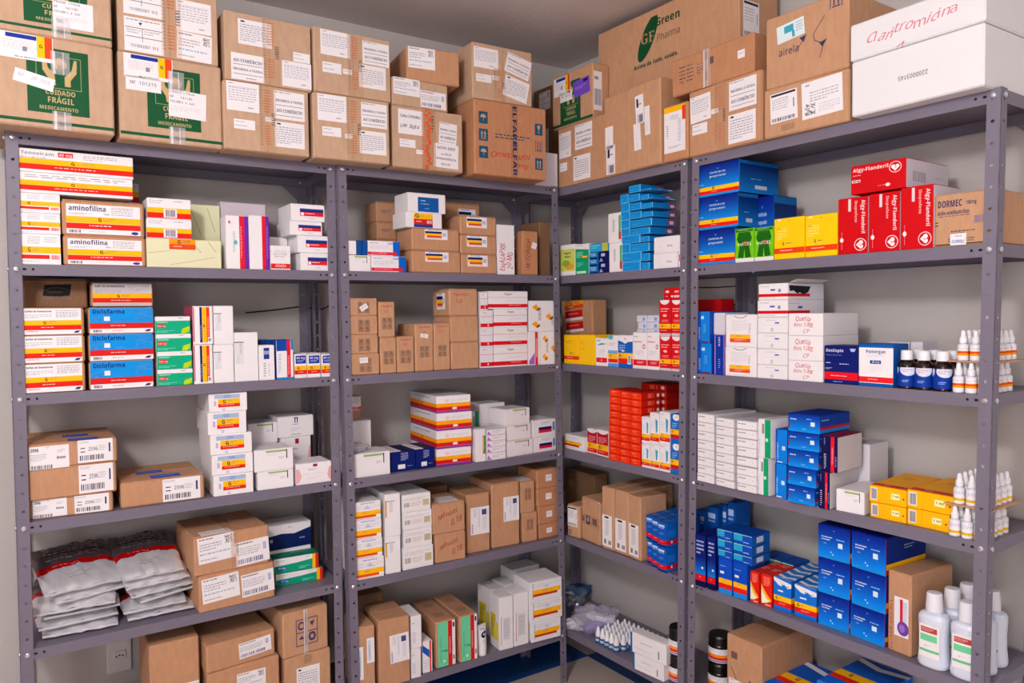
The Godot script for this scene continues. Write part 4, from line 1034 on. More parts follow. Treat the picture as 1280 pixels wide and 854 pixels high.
	cel(96, 208, W); r(0.14, 0.36, 0.03, 0.55, Color(0.7, 0.1, 0.15)); r(0.28, 0.4, 0.5, 0.42, Color(0.85, 0.85, 0.87)); m(0.32, 0.44, 0.4, 0.36, 9, GRY); keep("lemon")
	cel(128, 208, W); r(0.12, 0.36, 0.5, 0.46, Color(0.86, 0.78, 0.05)); r(0.4, 0.5, 0.5, 0.34, Color(0.93, 0.88, 0.35)); m(0.15, 0.45, 0.3, 0.25, 6, Color(0.4, 0.38, 0.1)); keep("lemon_s")
	cel(184, 112, W); m(0.12, 0.12, 0.8, 0.22, 3, Color(0.7, 0.72, 0.82)); poly(pv([0.45, 0.36, 0.52, 0.16, 0.6, 0.36]), Color(0.8, 0.81, 0.88)); r(0.1, 0.42, 0.86, 0.22, YEL); m(0.4, 0.46, 0.3, 0.14, 2, Color(0.75, 0.3, 0.05)); r(0.1, 0.64, 0.76, 0.12, Color(0.8, 0.2, 0.08)); r(0.1, 0.05, 0.015, 0.8, GRY); keep("amber")
	cel(72, 160, W); poly(pv([0.1, 0.06, 0.9, 0.0, 0.9, 0.24, 0.1, 0.3]), Color(0.9, 0.91, 0.93)); t("Creme", 0.5, 0.16, 0.05, INK, 1, 1); ell(0.5, 0.42, 0.24, 0.11, Color(0.12, 0.1, 0.36)); ell(0.72, 0.33, 0.13, 0.06, Color(0.12, 0.1, 0.36)); ell(0.56, 0.4, 0.1, 0.04, W); m(0.3, 0.6, 0.4, 0.12, 2, Color(0.35, 0.3, 0.6)); keep("tube")
	# third rack
	cel(72, 136, Color(0.8, 0.84, 0.4)); r(0, 0, 1, 0.15, W); r(0, 0.85, 1, 0.15, W); t("Digest", 0.5, 0.24, 0.06, INK, 1, 1, 0.8); t("Flora", 0.5, 0.36, 0.06, INK, 1, 1, 0.8); ell(0.6, 0.7, 0.3, 0.1, Color(0.92, 0.6, 0.2)); ell(0.4, 0.6, 0.25, 0.1, Color(0.55, 0.7, 0.2)); keep("lime")
	cel(72, 136, Color(0.06, 0.62, 0.44)); poly(pv([0, 0, 1, 0, 1, 0.2, 0, 0.14]), W); m(0.2, 0.06, 0.6, 0.06, 1, GRN); m(0.1, 0.26, 0.5, 0.2, 4, Color(0.7, 0.95, 0.85)); r(0.5, 0.4, 0.4, 0.06, YEL); m(0.1, 0.6, 0.5, 0.16, 3, Color(0.5, 0.9, 0.8)); r(0.1, 0.88, 0.7, 0.08, Color(0.75, 0.9, 0.8)); keep("mint2")
	cel(64, 44, Color(0.05, 0.45, 0.75)); r(0.1, 0.15, 0.7, 0.4, Color(0.6, 0.85, 0.95)); t("gotas", 0.45, 0.2, 0.28, BLU, 1, 1); r(0, 0.8, 1, 0.2, NAVY); keep("aqua")
	cel(64, 64, Color(0.03, 0.07, 0.35)); r(0.3, 0.12, 0.4, 0.3, Color(0.7, 0.75, 0.9)); poly(pv([0.1, 0.9, 0.3, 0.55, 0.5, 0.9]), Color(0.6, 0.65, 0.85)); keep("night")
	cel(80, 40, Color(0.15, 0.65, 0.85)); r(0.7, 0, 0.3, 1, Color(0.75, 0.75, 0.3)); m(0.1, 0.2, 0.5, 0.5, 2, Color(0.6, 0.9, 0.95)); keep("aqua2")
	cel(64, 160, W); r(0.84, 0.1, 0.16, 0.55, Color(0.3, 0.7, 0.45)); r(0.84, 0.65, 0.16, 0.25, Color(0.75, 0.15, 0.2)); r(0.35, 0.2, 0.18, 0.45, Color(0.85, 0.86, 0.84)); m(0.38, 0.24, 0.12, 0.4, 10, GRY); keep("tallgreen")
	cel(96, 72, Color(0.05, 0.56, 0.86)); r(0, 0, 1, 0.035, Color(0.45, 0.8, 0.96)); r(0, 0.95, 1, 0.05, Color(0.5, 0.85, 0.98)); r(0.97, 0, 0.03, 1, Color(0.5, 0.85, 0.98)); m(0.1, 0.55, 0.35, 0.14, 1, Color(0.12, 0.66, 0.92)); keep("cyan")
	cel(224, 72, Color(0.04, 0.5, 0.82)); r(0, 0, 1, 0.03, Color(0.3, 0.7, 0.92)); r(0.7, 0.0, 0.26, 1, Color(0.75, 0.04, 0.14)); r(0.74, 0.25, 0.18, 0.5, Color(0.92, 0.85, 0.88)); r(0.96, 0, 0.04, 1, SKY); keep("cyan_s")
	cel(96, 96, Color(0.06, 0.58, 0.86)); keep("cyan_t")
	cel(176, 80, W); m(0.2, 0.55, 0.2, 0.1, 1, Color(0.8, 0.8, 0.84)); t("200 mg", 0.55, 0.52, 0.1, GRY); stroke([0.1, 0.9, 0.6, 0.86], 1, Color(0.8, 0.8, 0.84)); keep("faint")
	cel(64, 128, W); r(0.1, 0.6, 0.9, 0.2, Color(0.92, 0.28, 0.15)); m(0.3, 0.65, 0.4, 0.1, 2, W); keep("orangetag")
	cel(96, 128, Color(0.98, 0.76, 0.03)); m(0.1, 0.2, 0.5, 0.12, 2, Color(0.45, 0.35, 0.02)); m(0.1, 0.42, 0.2, 0.05, 1, Color(0.45, 0.35, 0.02)); t("G", 0.42, 0.6, 0.07, INK); m(0.55, 0.62, 0.3, 0.06, 1, Color(0.5, 0.4, 0.05)); r(0, 0.73, 1, 0.12, Color(0.86, 0.2, 0.06)); m(0.2, 0.77, 0.6, 0.04, 1, W); keep("sun")
	cel(96, 128, Color(0.98, 0.78, 0.04)); m(0.06, 0.22, 0.85, 0.1, 2, Color(0.8, 0.58, 0.03)); m(0.1, 0.46, 0.3, 0.06, 1, Color(0.6, 0.45, 0.03)); keep("sun2")
	cel(72, 112, W); m(0.1, 0.06, 0.4, 0.1, 1, BLU); poly(pv([0.1, 0.26, 0.5, 0.17, 0.95, 0.2, 0.5, 0.24]), Color(0.2, 0.65, 0.45)); m(0.3, 0.4, 0.5, 0.2, 3, Color(0.8, 0.82, 0.86)); r(0.05, 0.7, 0.9, 0.17, Color(0.9, 0.1, 0.15)); t("A", 0.5, 0.74, 0.08, W, 1, 1); keep("swoosh")
	cel(72, 128, W); ell(0.3, 0.06, 0.25, 0.08, Color(0.3, 0.7, 0.7)); m(0.1, 0.24, 0.6, 0.12, 2, Color(0.8, 0.6, 0.6)); r(0, 0.48, 1, 0.1, Color(0.4, 0.7, 0.92)); r(0, 0.58, 1, 0.16, YEL); t("G", 0.2, 0.61, 0.08, INK); r(0, 0.74, 1, 0.12, RED); r(0, 0.88, 1, 0.12, Color(0.3, 0.6, 0.9)); keep("patch")
	cel(96, 128, Color(0.05, 0.38, 0.76)); poly(pv([0, 0, 1, 0, 1, 0.18, 0.7, 0.2, 0.5, 0.26, 0.3, 0.2, 0, 0.16]), W); t("G", 0.5, 0.07, 0.06, INK, 1, 1); m(0.1, 0.3, 0.4, 0.2, 3, Color(0.6, 0.8, 0.95)); r(0.25, 0.45, 0.2, 0.05, W); r(0, 0.54, 1, 0.17, YEL); gmark(0.08, 0.57, 0.1); r(0, 0.71, 1, 0.16, RED); r(0.66, 0.6, 0.24, 0.28, W); barc(0.69, 0.62, 0.18, 0.23, GRY); keep("bluepack")
	cel(88, 144, W); m(0.1, 0.1, 0.5, 0.06, 1, GRY); r(0.05, 0.24, 0.6, 0.02, Color(0.8, 0.3, 0.35)); ell(0.82, 0.38, 0.1, 0.06, Color(0.8, 0.15, 0.2), 0.6); m(0.15, 0.5, 0.6, 0.14, 3, Color(0.82, 0.8, 0.84)); r(0, 0.74, 1, 0.16, Color(0.88, 0.1, 0.16)); m(0.3, 0.79, 0.5, 0.07, 2, W); keep("redhem")
	cel(96, 48, Color(0.82, 0.82, 0.88)); m(0.08, 0.3, 0.4, 0.3, 2, Color(0.5, 0.65, 0.8)); r(0.6, 0.3, 0.24, 0.5, Color(0.45, 0.65, 0.85)); keep("bluemark")
	cel(72, 208, Color(0.85, 0.05, 0.1)); ell(0.5, 0.0, 0.42, 0.13, W); m(0.14, 0.23, 0.72, 0.14, 2, Color(1, 0.75, 0.75)); ell(0.5, 0.43, 0.18, 0.04, Color(1, 0.7, 0.7)); m(0.2, 0.55, 0.6, 0.08, 2, Color(1, 0.7, 0.7)); r(0, 0.66, 1, 0.13, YEL); gmark(0.2, 0.69, 0.06); m(0.14, 0.83, 0.72, 0.04, 1, Color(1, 0.75, 0.7)); r(0, 0.92, 1, 0.08, Color(0.8, 0.78, 0.8)); keep("crimson")
	cel(112, 64, Color(0.82, 0.05, 0.1)); r(0.12, 0.2, 0.2, 0.2, Color(1, 0.8, 0.8)); r(0.62, 0.24, 0.22, 0.15, Color(1, 0.7, 0.7)); ell(0.48, 0.72, 0.06, 0.1, W); r(0.58, 0.62, 0.3, 0.2, Color(1, 0.75, 0.75)); m(0.12, 0.68, 0.2, 0.1, 1, W); keep("crimson2")
	cel(128, 112, W); m(0.2, 0.1, 0.6, 0.2, 3, Color(0.82, 0.82, 0.86)); r(0, 0.42, 0.86, 0.2, YEL); m(0.3, 0.46, 0.3, 0.12, 2, Color(0.7, 0.35, 0.05)); r(0, 0.62, 0.74, 0.14, Color(0.8, 0.2, 0.06)); m(0.1, 0.86, 0.6, 0.06, 1, RED); keep("amber2")
	cel(72, 112, Color(0.74, 0.03, 0.15)); ell(0.5, 0.0, 0.55, 0.16, W); m(0.15, 0.28, 0.7, 0.24, 4, Color(1, 0.65, 0.7)); r(0, 0.55, 1, 0.23, YEL); gmark(0.14, 0.6, 0.12); r(0, 0.78, 1, 0.16, RED); m(0.15, 0.83, 0.7, 0.06, 1, Color(1, 0.7, 0.65)); r(0, 0.94, 1, 0.06, W); keep("cherry")
	cel(80, 56, Color(0.96, 0.2, 0.03)); r(0, 0, 1, 0.07, Color(0.8, 0.12, 0.02)); r(0, 0, 0.04, 1, Color(0.85, 0.14, 0.02)); m(0.2, 0.25, 0.5, 0.3, 2, Color(1, 0.45, 0.25)); r(0.3, 0.66, 0.4, 0.08, Color(1, 0.5, 0.3)); keep("flame")
	cel(128, 56, Color(0.82, 0.1, 0.03)); r(0.34, 0.2, 0.2, 0.6, Color(0.95, 0.4, 0.3)); r(0.6, 0.2, 0.05, 0.6, Color(0.95, 0.4, 0.3)); ell(0.86, 0.5, 0.07, 0.25, W); r(0, 0, 1, 0.07, Color(0.65, 0.06, 0.02)); keep("flame_s")
	cel(80, 80, Color(0.8, 0.1, 0.05)); keep("flame_t")
	cel(80, 160, W); m(0.1, 0.06, 0.4, 0.05, 1, Color(0.75, 0.3, 0.7)); poly(pv([0.6, 0.18, 0.85, 0.24, 0.8, 0.6, 0.65, 0.62]), Color(0.25, 0.65, 0.75)); m(0.1, 0.3, 0.4, 0.3, 4, Color(0.8, 0.88, 0.94)); r(0.0, 0.66, 1, 0.12, YEL); t("G", 0.2, 0.68, 0.06, INK); r(0, 0.78, 1, 0.12, RED); m(0.2, 0.82, 0.6, 0.04, 1, Color(1, 0.7, 0.65)); keep("teal")
	cel(80, 160, Color(0.06, 0.42, 0.78)); ell(0.6, 0.1, 0.35, 0.12, W); t("G", 0.6, 0.08, 0.04, INK, 1, 1); m(0.2, 0.3, 0.5, 0.2, 3, Color(0.6, 0.8, 0.95)); r(0, 0.52, 1, 0.18, YEL); gmark(0.12, 0.55, 0.08); r(0, 0.7, 1, 0.14, Color(0.8, 0.08, 0.12)); keep("teal2")
	cel(80, 152, Color(0.04, 0.34, 0.74)); r(0.1, 0.1, 0.66, 0.09, Color(0.75, 0.85, 0.98)); m(0.1, 0.22, 0.7, 0.08, 1, Color(0.5, 0.7, 0.95)); m(0.2, 0.42, 0.5, 0.1, 2, Color(0.25, 0.55, 0.88)); poly(pv([0, 0.68, 0.5, 0.73, 1, 0.68, 1, 0.85, 0.5, 0.9, 0, 0.85]), Color(0.86, 0.06, 0.12)); m(0.3, 0.76, 0.4, 0.05, 1, Color(1, 0.7, 0.7)); r(0, 0.92, 1, 0.05, NAVY); keep("river")
	cel(80, 152, Color(0.03, 0.38, 0.78)); r(0.1, 0.3, 0.7, 0.3, Color(0.1, 0.46, 0.84)); poly(pv([0, 0.68, 0.5, 0.73, 1, 0.68, 1, 0.85, 0.5, 0.9, 0, 0.85]), Color(0.86, 0.06, 0.12)); r(0.4, 0.74, 0.14, 0.1, W); keep("river_s")
	cel(80, 80, Color(0.04, 0.36, 0.72)); m(0.15, 0.3, 0.7, 0.4, 2, Color(0.3, 0.6, 0.9)); keep("river_t")
	cel(176, 96, W); r(0, 0, 0.06, 1, Color(0.1, 0.4, 0.65)); stroke([0.15, 0.7, 0.6, 0.74], 1, GRY); m(0.3, 0.35, 0.4, 0.1, 1, GRY); r(0.78, 0.45, 0.02, 0.4, INK); keep("vialbox"); cel(16, 16, Color(0.88, 0.87, 0.89)); keep("vialbox_s"); cel(16, 16, W); keep("vialbox_t")
	# right rack
	cel(160, 128, SKY); grad(0, 0, 1, 0.7, Color(0.01, 0.1, 0.5), Color(0.04, 0.55, 0.9)); t("cloridrato de", 0.5, 0.24, 0.07, W, 1, 1, 0.4); t("propranolol", 0.5, 0.35, 0.07, W, 1, 1, 0.4); poly(pv([0.45, 0.12, 0.5, 0.16, 0.56, 0.12, 0.5, 0.19]), Color(0.3, 0.6, 0.95)); m(0, 0.6, 0.3, 0.04, 1, W); r(0, 0.7, 1, 0.12, Color(1, 0.78, 0.03)); gmark(0.36, 0.71, 0.08); r(0, 0.82, 1, 0.1, Color(0.93, 0.08, 0.08)); m(0.35, 0.85, 0.25, 0.04, 1, Color(1, 0.7, 0.7)); keep("ocean")
	cel(96, 128, SKY); r(0, 0, 1, 0.12, Color(0.02, 0.42, 0.72)); grad(0.03, 0.12, 0.97, 0.86, Color(0.01, 0.16, 0.45), Color(0.04, 0.52, 0.88)); m(0.3, 0.55, 0.3, 0.05, 1, Color(0.3, 0.7, 0.95)); r(0.4, 0.74, 0.3, 0.12, Color(0.8, 0.85, 0.92)); keep("ocean_s")
	cel(104, 176, Color(0.45, 0.78, 0.08)); poly(pv([0.2, 0.1, 0.8, 0.1, 0.9, 0.3, 0.75, 0.5, 0.85, 0.85, 0.55, 0.87, 0.5, 0.6, 0.45, 0.87, 0.15, 0.85, 0.25, 0.5, 0.1, 0.3]), Color(0.08, 0.4, 0.06)); r(0.05, 0.02, 0.9, 0.07, Color(0.1, 0.42, 0.08)); m(0.15, 0.04, 0.7, 0.03, 1, W); t("bulGEL", 0.5, 0.4, 0.1, Color(0.85, 0.9, 0.8), 1, 1, 0.9); ell(0.55, 0.43, 0.1, 0.06, Color(0.8, 0.2, 0.1), 0.5); r(0, 0.88, 1, 0.12, W); keep("gel")
	cel(160, 128, Color(1.0, 0.8, 0.03)); m(0.08, 0.24, 0.36, 0.3, 5, Color(0.95, 0.9, 0.5)); m(0.08, 0.24, 0.28, 0.05, 1, Color(0.6, 0.5, 0.1)); r(0.12, 0.02, 0.12, 0.03, W); m(0.44, 0.06, 0.14, 0.05, 1, Color(0.6, 0.48, 0.02)); t("G", 0.28, 0.58, 0.08, INK); m(0.4, 0.6, 0.2, 0.06, 1, INK); r(0, 0.73, 1, 0.13, Color(0.93, 0.25, 0.05)); m(0.2, 0.77, 0.55, 0.05, 1, Color(1, 0.8, 0.7)); keep("gold")
	cel(256, 144, Color(0.8, 0.02, 0.07)); t("Algy-Flanderil", 0.04, 0.1, 0.15, W, 1, 0, 0.66); m(0.04, 0.33, 0.28, 0.07, 1, Color(1, 0.75, 0.75)); ell(0.81, 0.25, 0.11, 0.19, W, 0.88); heart(0.81, 0.27, 0.085, 0.13); r(0.02, 0.5, 0.16, 0.1, Color(0.9, 0.82, 0.84)); t("300 mg", 0.1, 0.525, 0.05, INK, 1, 1); m(0.5, 0.8, 0.45, 0.035, 1, Color(0.95, 0.6, 0.6)); ell(0.68, 0.81, 0.04, 0.06, W); keep("algyh")
	cel(256, 144, Color(0.8, 0.02, 0.07)); t("Algy-Flanderil", 0.06, 0.1, 0.17, W, 1, 0, 0.62); t("Ibuprofeno", 0.06, 0.35, 0.09, Color(1, 0.75, 0.75), 1, 0); ell(0.84, 0.25, 0.11, 0.2, W, 0.88); heart(0.84, 0.27, 0.085, 0.14); r(0.02, 0.56, 0.22, 0.09, Color(0.9, 0.82, 0.84)); m(0.6, 0.86, 0.35, 0.035, 1, Color(0.95, 0.6, 0.6)); ell(0.74, 0.87, 0.04, 0.06, W); rotc(); keep("algyv")
	cel(176, 96, Color(0.86, 0.84, 0.88)); barc(0.16, 0.4, 0.3, 0.35, GRY); m(0.68, 0.5, 0.2, 0.1, 2, GRY); keep("algyh_s"); keep("algyv_s")
	cel(72, 160, Color(0.04, 0.5, 0.88)); r(0, 0, 0.28, 1, Color(0.02, 0.3, 0.72)); m(0.1, 0.5, 0.12, 0.4, 9, Color(0.6, 0.8, 1)); r(0.3, 0.14, 0.24, 0.1, Color(0.7, 0.88, 1)); r(0.3, 0.93, 0.6, 0.05, Color(0.5, 0.05, 0.3)); m(0.5, 0.4, 0.2, 0.3, 6, Color(0.2, 0.65, 0.95)); keep("azure")
	cel(48, 160, Color(0.03, 0.2, 0.62)); r(0, 0, 0.14, 1, Color(0.7, 0.5, 0.8)); m(0.45, 0.05, 0.2, 0.25, 6, W); m(0.45, 0.6, 0.2, 0.25, 5, Color(0.5, 0.7, 0.95)); keep("azure2")
	cel(144, 144, W); stroke([0.28, 0.04, 0.4, 0.1, 0.56, 0.1, 0.68, 0.03], 2, INK); m(0.2, 0.18, 0.5, 0.36, 7, Color(0.78, 0.76, 0.82)); m(0.74, 0.28, 0.06, 0.3, 7, GRY); r(0.14, 0.62, 0.66, 0.12, YEL); m(0.36, 0.65, 0.2, 0.05, 1, Color(0.5, 0.3, 0.05)); r(0.14, 0.74, 0.66, 0.12, Color(0.92, 0.3, 0.08)); m(0.3, 0.77, 0.35, 0.06, 2, Color(1, 0.75, 0.65)); keep("arc")
	cel(144, 72, W); m(0.28, 0.18, 0.4, 0.08, 1, GRY); r(0.58, 0.32, 0.14, 0.09, Color(0.25, 0.3, 0.7)); r(0.15, 0.5, 0.66, 0.02, Color(0.85, 0.84, 0.86)); r(0.44, 0.68, 0.1, 0.24, Color(0.82, 0.8, 0.82)); r(0, 0.02, 1, 0.02, Color(0.8, 0.78, 0.8)); keep("thin")
	cel(144, 72, W); m(0.08, 0.14, 0.5, 0.1, 1, GRY); r(0.42, 0.34, 0.16, 0.1, Color(0.25, 0.3, 0.7)); r(0.68, 0.34, 0.08, 0.2, GRY); r(0, 0.62, 1, 0.18, Color(0.83, 0.05, 0.12)); m(0.1, 0.88, 0.5, 0.07, 1, GRY); keep("redline")
	cel(176, 72, Color(0.88, 0.87, 0.9)); m(0.05, 0.2, 0.35, 0.1, 1, GRY); r(0.28, 0.38, 0.12, 0.12, Color(0.25, 0.3, 0.7)); r(0, 0.62, 0.6, 0.18, Color(0.83, 0.05, 0.12)); keep("redline_s")
	cel(160, 176, Color(0.03, 0.1, 0.42)); t("Desilapin", 0.05, 0.08, 0.12, W, 1, 0, 0.55); m(0.06, 0.24, 0.5, 0.03, 1, Color(0.3, 0.5, 0.85)); poly(pv([0.76, 0.06, 0.94, 0.06, 0.9, 0.14, 0.8, 0.14]), Color(0.7, 0.75, 0.9)); m(0.06, 0.44, 0.14, 0.05, 1, W); m(0.46, 0.46, 0.5, 0.04, 1, W); m(0.04, 0.58, 0.2, 0.06, 2, W); r(0, 0.69, 1, 0.2, Color(0.9, 0.06, 0.12)); m(0.2, 0.77, 0.55, 0.06, 1, Color(1, 0.7, 0.75)); m(0.28, 0.93, 0.4, 0.04, 1, Color(0.5, 0.6, 0.9)); keep("desil")
	cel(160, 184, W); r(0, 0, 1, 0.08, Color(0.05, 0.35, 0.68)); t("Pamergan", 0.5, 0.14, 0.075, Color(0.3, 0.36, 0.55), 1, 1, 0.7); m(0.25, 0.25, 0.5, 0.08, 2, Color(0.7, 0.74, 0.82)); r(0.34, 0.38, 0.32, 0.08, Color(0.06, 0.28, 0.6)); t("25 mg", 0.5, 0.395, 0.045, W, 1, 1); m(0.3, 0.52, 0.4, 0.16, 3, Color(0.85, 0.86, 0.9)); r(0, 0.77, 1, 0.13, Color(0.92, 0.12, 0.14)); m(0.28, 0.82, 0.4, 0.04, 1, W); r(0, 0.92, 1, 0.08, Color(0.05, 0.35, 0.68)); keep("pamer")
	cel(96, 40, W); m(0.06, 0.3, 0.4, 0.22, 1, INK); m(0.75, 0.45, 0.15, 0.16, 1, Color(0.9, 0.6, 0.65)); r(0, 0, 1, 0.04, Color(0.78, 0.77, 0.8)); r(0.98, 0, 0.02, 1, Color(0.75, 0.7, 0.78)); keep("sliver")
	cel(64, 168, W); r(0.54, 0, 0.46, 1, Color(0.05, 0.65, 0.42)); r(0.32, 0.12, 0.18, 0.25, Color(0.55, 0.6, 0.62)); r(0.1, 0.5, 0.06, 0.4, Color(0.8, 0.86, 0.84)); r(0.6, 0.48, 0.2, 0.09, Color(0.8, 0.95, 0.88)); keep("jade")
	cel(72, 168, Color(0.03, 0.5, 0.9)); m(0.14, 0.4, 0.1, 0.5, 10, Color(0.7, 0.88, 1)); r(0.55, 0.48, 0.28, 0.12, Color(0.75, 0.9, 1)); r(0, 0.94, 0.6, 0.03, W); grad(0, 0, 0.14, 1, Color(0.02, 0.2, 0.6), Color(0.03, 0.4, 0.8)); keep("azure3")
	cel(160, 88, Color(0.03, 0.42, 0.85)); grad(0, 0, 1, 1, Color(0.02, 0.2, 0.62), Color(0.04, 0.6, 0.96)); m(0.08, 0.26, 0.28, 0.16, 1, W); m(0.6, 0.22, 0.28, 0.08, 1, Color(0.8, 0.9, 1)); r(0.72, 0.38, 0.13, 0.24, Color(0.85, 0.93, 1)); r(0.0, 0.5, 0.05, 0.3, Color(0.6, 0.1, 0.3)); m(0.45, 0.78, 0.2, 0.08, 1, Color(0.5, 0.85, 1)); keep("azure4")
	cel(176, 88, Color(0.03, 0.24, 0.66)); m(0.06, 0.24, 0.3, 0.14, 1, Color(0.7, 0.8, 0.95)); r(0, 0.62, 1, 0.16, Color(0.75, 0.1, 0.25)); r(0, 0.78, 1, 0.22, SKY); keep("azure4_s")
	cel(112, 176, Color(0.02, 0.06, 0.3)); r(0.58, 0, 0.22, 1, Color(0.88, 0.06, 0.14)); m(0.64, 0.3, 0.08, 0.5, 14, Color(1, 0.6, 0.65)); m(0.16, 0.5, 0.14, 0.44, 8, W); m(0.16, 0.06, 0.08, 0.2, 5, Color(0.5, 0.6, 0.9)); m(0.86, 0.55, 0.06, 0.3, 7, Color(0.6, 0.65, 0.9)); keep("duskred"); cel(16, 16, Color(0.86, 0.84, 0.85)); keep("duskred_s"); cel(16, 16, Color(0.5, 0.06, 0.2)); keep("duskred_t")
	cel(224, 104, Color(0.99, 0.73, 0.02)); r(0.04, 0.12, 0.18, 0.74, W); barc(0.06, 0.18, 0.14, 0.62, INK); r(0.6, 0.3, 0.22, 0.36, Color(0.95, 0.95, 0.7)); t("1 ml", 0.71, 0.4, 0.13, Color(0.4, 0.5, 0.2), 1, 1); ell(0.92, 0.55, 0.025, 0.06, Color(0.6, 0.3, 0.02)); r(0.36, 0, 0.006, 1, Color(0.85, 0.55, 0.02)); keep("lot")
	cel(224, 224, Color(0.98, 0.68, 0.03)); r(0, 0.86, 1, 0.14, Color(0.82, 0.16, 0.04)); m(0.3, 0.9, 0.2, 0.05, 1, W); t("LATEX", 0.62, 0.88, 0.05, Color(0.4, 0.1, 0.02), 1); m(0.3, 0.3, 0.3, 0.14, 2, Color(0.5, 0.3, 0.02)); keep("lot_t")
	cel(96, 176, Color(0.02, 0.1, 0.45)); grad(0, 0.4, 1, 0.36, Color(0.02, 0.1, 0.45), Color(0.05, 0.5, 0.88)); m(0.15, 0.1, 0.7, 0.3, 4, Color(0.65, 0.75, 0.95)); r(0.6, 0.6, 0.2, 0.04, W); r(0, 0.76, 1, 0.12, Color(0.85, 0.06, 0.12)); m(0.4, 0.8, 0.3, 0.04, 1, Color(1, 0.7, 0.7)); r(0, 0.88, 1, 0.12, Color(0.02, 0.05, 0.28)); keep("deep")
	cel(80, 44, Color(0.03, 0.3, 0.74)); r(0.0, 0.0, 0.5, 0.7, Color(0.15, 0.65, 0.85)); m(0.55, 0.7, 0.35, 0.14, 1, W); r(0, 0, 1, 0.06, Color(0.6, 0.85, 0.7)); keep("brick"); cel(16, 16, Color(0.03, 0.28, 0.68)); keep("brick_t")
	cel(96, 44, Color(0.04, 0.38, 0.74)); r(0.26, 0.2, 0.36, 0.6, Color(0.82, 0.84, 0.92)); keep("brick_s")
	cel(88, 128, Color(0.03, 0.3, 0.78)); m(0.1, 0.2, 0.7, 0.04, 1, Color(0.6, 0.75, 1)); r(0.12, 0.36, 0.3, 0.07, W); r(0, 0.56, 1, 0.14, YEL); m(0.3, 0.6, 0.4, 0.05, 1, Color(0.7, 0.5, 0.05)); r(0, 0.7, 1, 0.14, Color(0.9, 0.1, 0.1)); r(0, 0.84, 1, 0.16, Color(0.1, 0.55, 0.9)); keep("brick2")
	cel(80, 184, Color(0.9, 0.12, 0.06)); m(0.25, 0.06, 0.6, 0.3, 5, Color(1, 0.55, 0.4)); poly(pv([0.02, 0.28, 0.25, 0.45, 0.6, 0.62, 1, 0.78, 0.6, 0.88, 0.1, 0.92, 0, 0.92]), Color(1, 0.72, 0.08)); poly(pv([0.02, 0.42, 0.25, 0.6, 0.55, 0.76, 0.85, 0.8, 0.4, 0.9, 0.05, 0.92]), Color(0.97, 0.95, 0.85)); r(0.4, 0.93, 0.5, 0.04, Color(1, 0.8, 0.7)); keep("ember")
	cel(80, 160, Color(0.86, 0.15, 0.1)); m(0.1, 0.1, 0.8, 0.2, 2, Color(1, 0.7, 0.65)); m(0.1, 0.5, 0.8, 0.2, 2, Color(1, 0.7, 0.65)); keep("ember_t")
	cel(128, 176, Color(0.06, 0.45, 0.85)); poly(pv([0, 0, 1, 0.1, 1, 0.22, 0.8, 0.26, 0.6, 0.16, 0.45, 0.24, 0.3, 0.22, 0, 0.08]), W); t("G", 0.5, 0.16, 0.05, NAVY, 1, 1); m(0.7, 0.2, 0.2, 0.05, 1, INK); r(0.25, 0.36, 0.3, 0.05, Color(0.85, 0.92, 1)); r(0, 0.54, 1, 0.16, Color(1, 0.78, 0.04)); gmark(0.1, 0.57, 0.1); r(0, 0.7, 1, 0.16, Color(0.9, 0.08, 0.1)); m(0.3, 0.75, 0.4, 0.06, 2, Color(1, 0.7, 0.7)); keep("crest"); cel(64, 96, Color(0.06, 0.42, 0.8)); r(0, 0.54, 1, 0.16, Color(1, 0.78, 0.04)); r(0, 0.7, 1, 0.16, RED); keep("crest_s")
	cel(128, 192, Color(0.1, 0.5, 0.86))
	for k in 5:
		poly(pv([0, 0.02 + k * 0.2, 0.5, 0.1 + k * 0.2, 1, 0.04 + k * 0.2, 1, 0.12 + k * 0.2, 0.5, 0.17 + k * 0.2, 0, 0.1 + k * 0.2]), W)
	keep("crest_t")
	cel(144, 136, Color(0.04, 0.4, 0.85)); grad(0, 0, 1, 0.9, Color(0.01, 0.12, 0.55), Color(0.03, 0.55, 0.97)); poly(pv([0.46, 0.1, 0.5, 0.14, 0.55, 0.1, 0.5, 0.17]), Color(0.4, 0.7, 1)); m(0.12, 0.34, 0.34, 0.14, 2, W); m(0.18, 0.54, 0.1, 0.04, 1, W); m(0.58, 0.36, 0.26, 0.05, 1, Color(0.75, 0.88, 1)); r(0.64, 0.46, 0.14, 0.15, Color(0.85, 0.93, 1)); ell(0.42, 0.78, 0.02, 0.02, W); ell(0.48, 0.84, 0.02, 0.02, W); r(0, 0.9, 1, 0.1, SKY); keep("marine")
	cel(200, 136, Color(0.02, 0.16, 0.5)); m(0.45, 0.28, 0.25, 0.14, 2, Color(0.5, 0.65, 0.9)); r(0, 0.7, 1, 0.15, YEL); r(0, 0.85, 1, 0.12, Color(0.8, 0.1, 0.12)); r(0, 0, 0.02, 1, Color(0.6, 0.1, 0.25)); keep("marine_s")
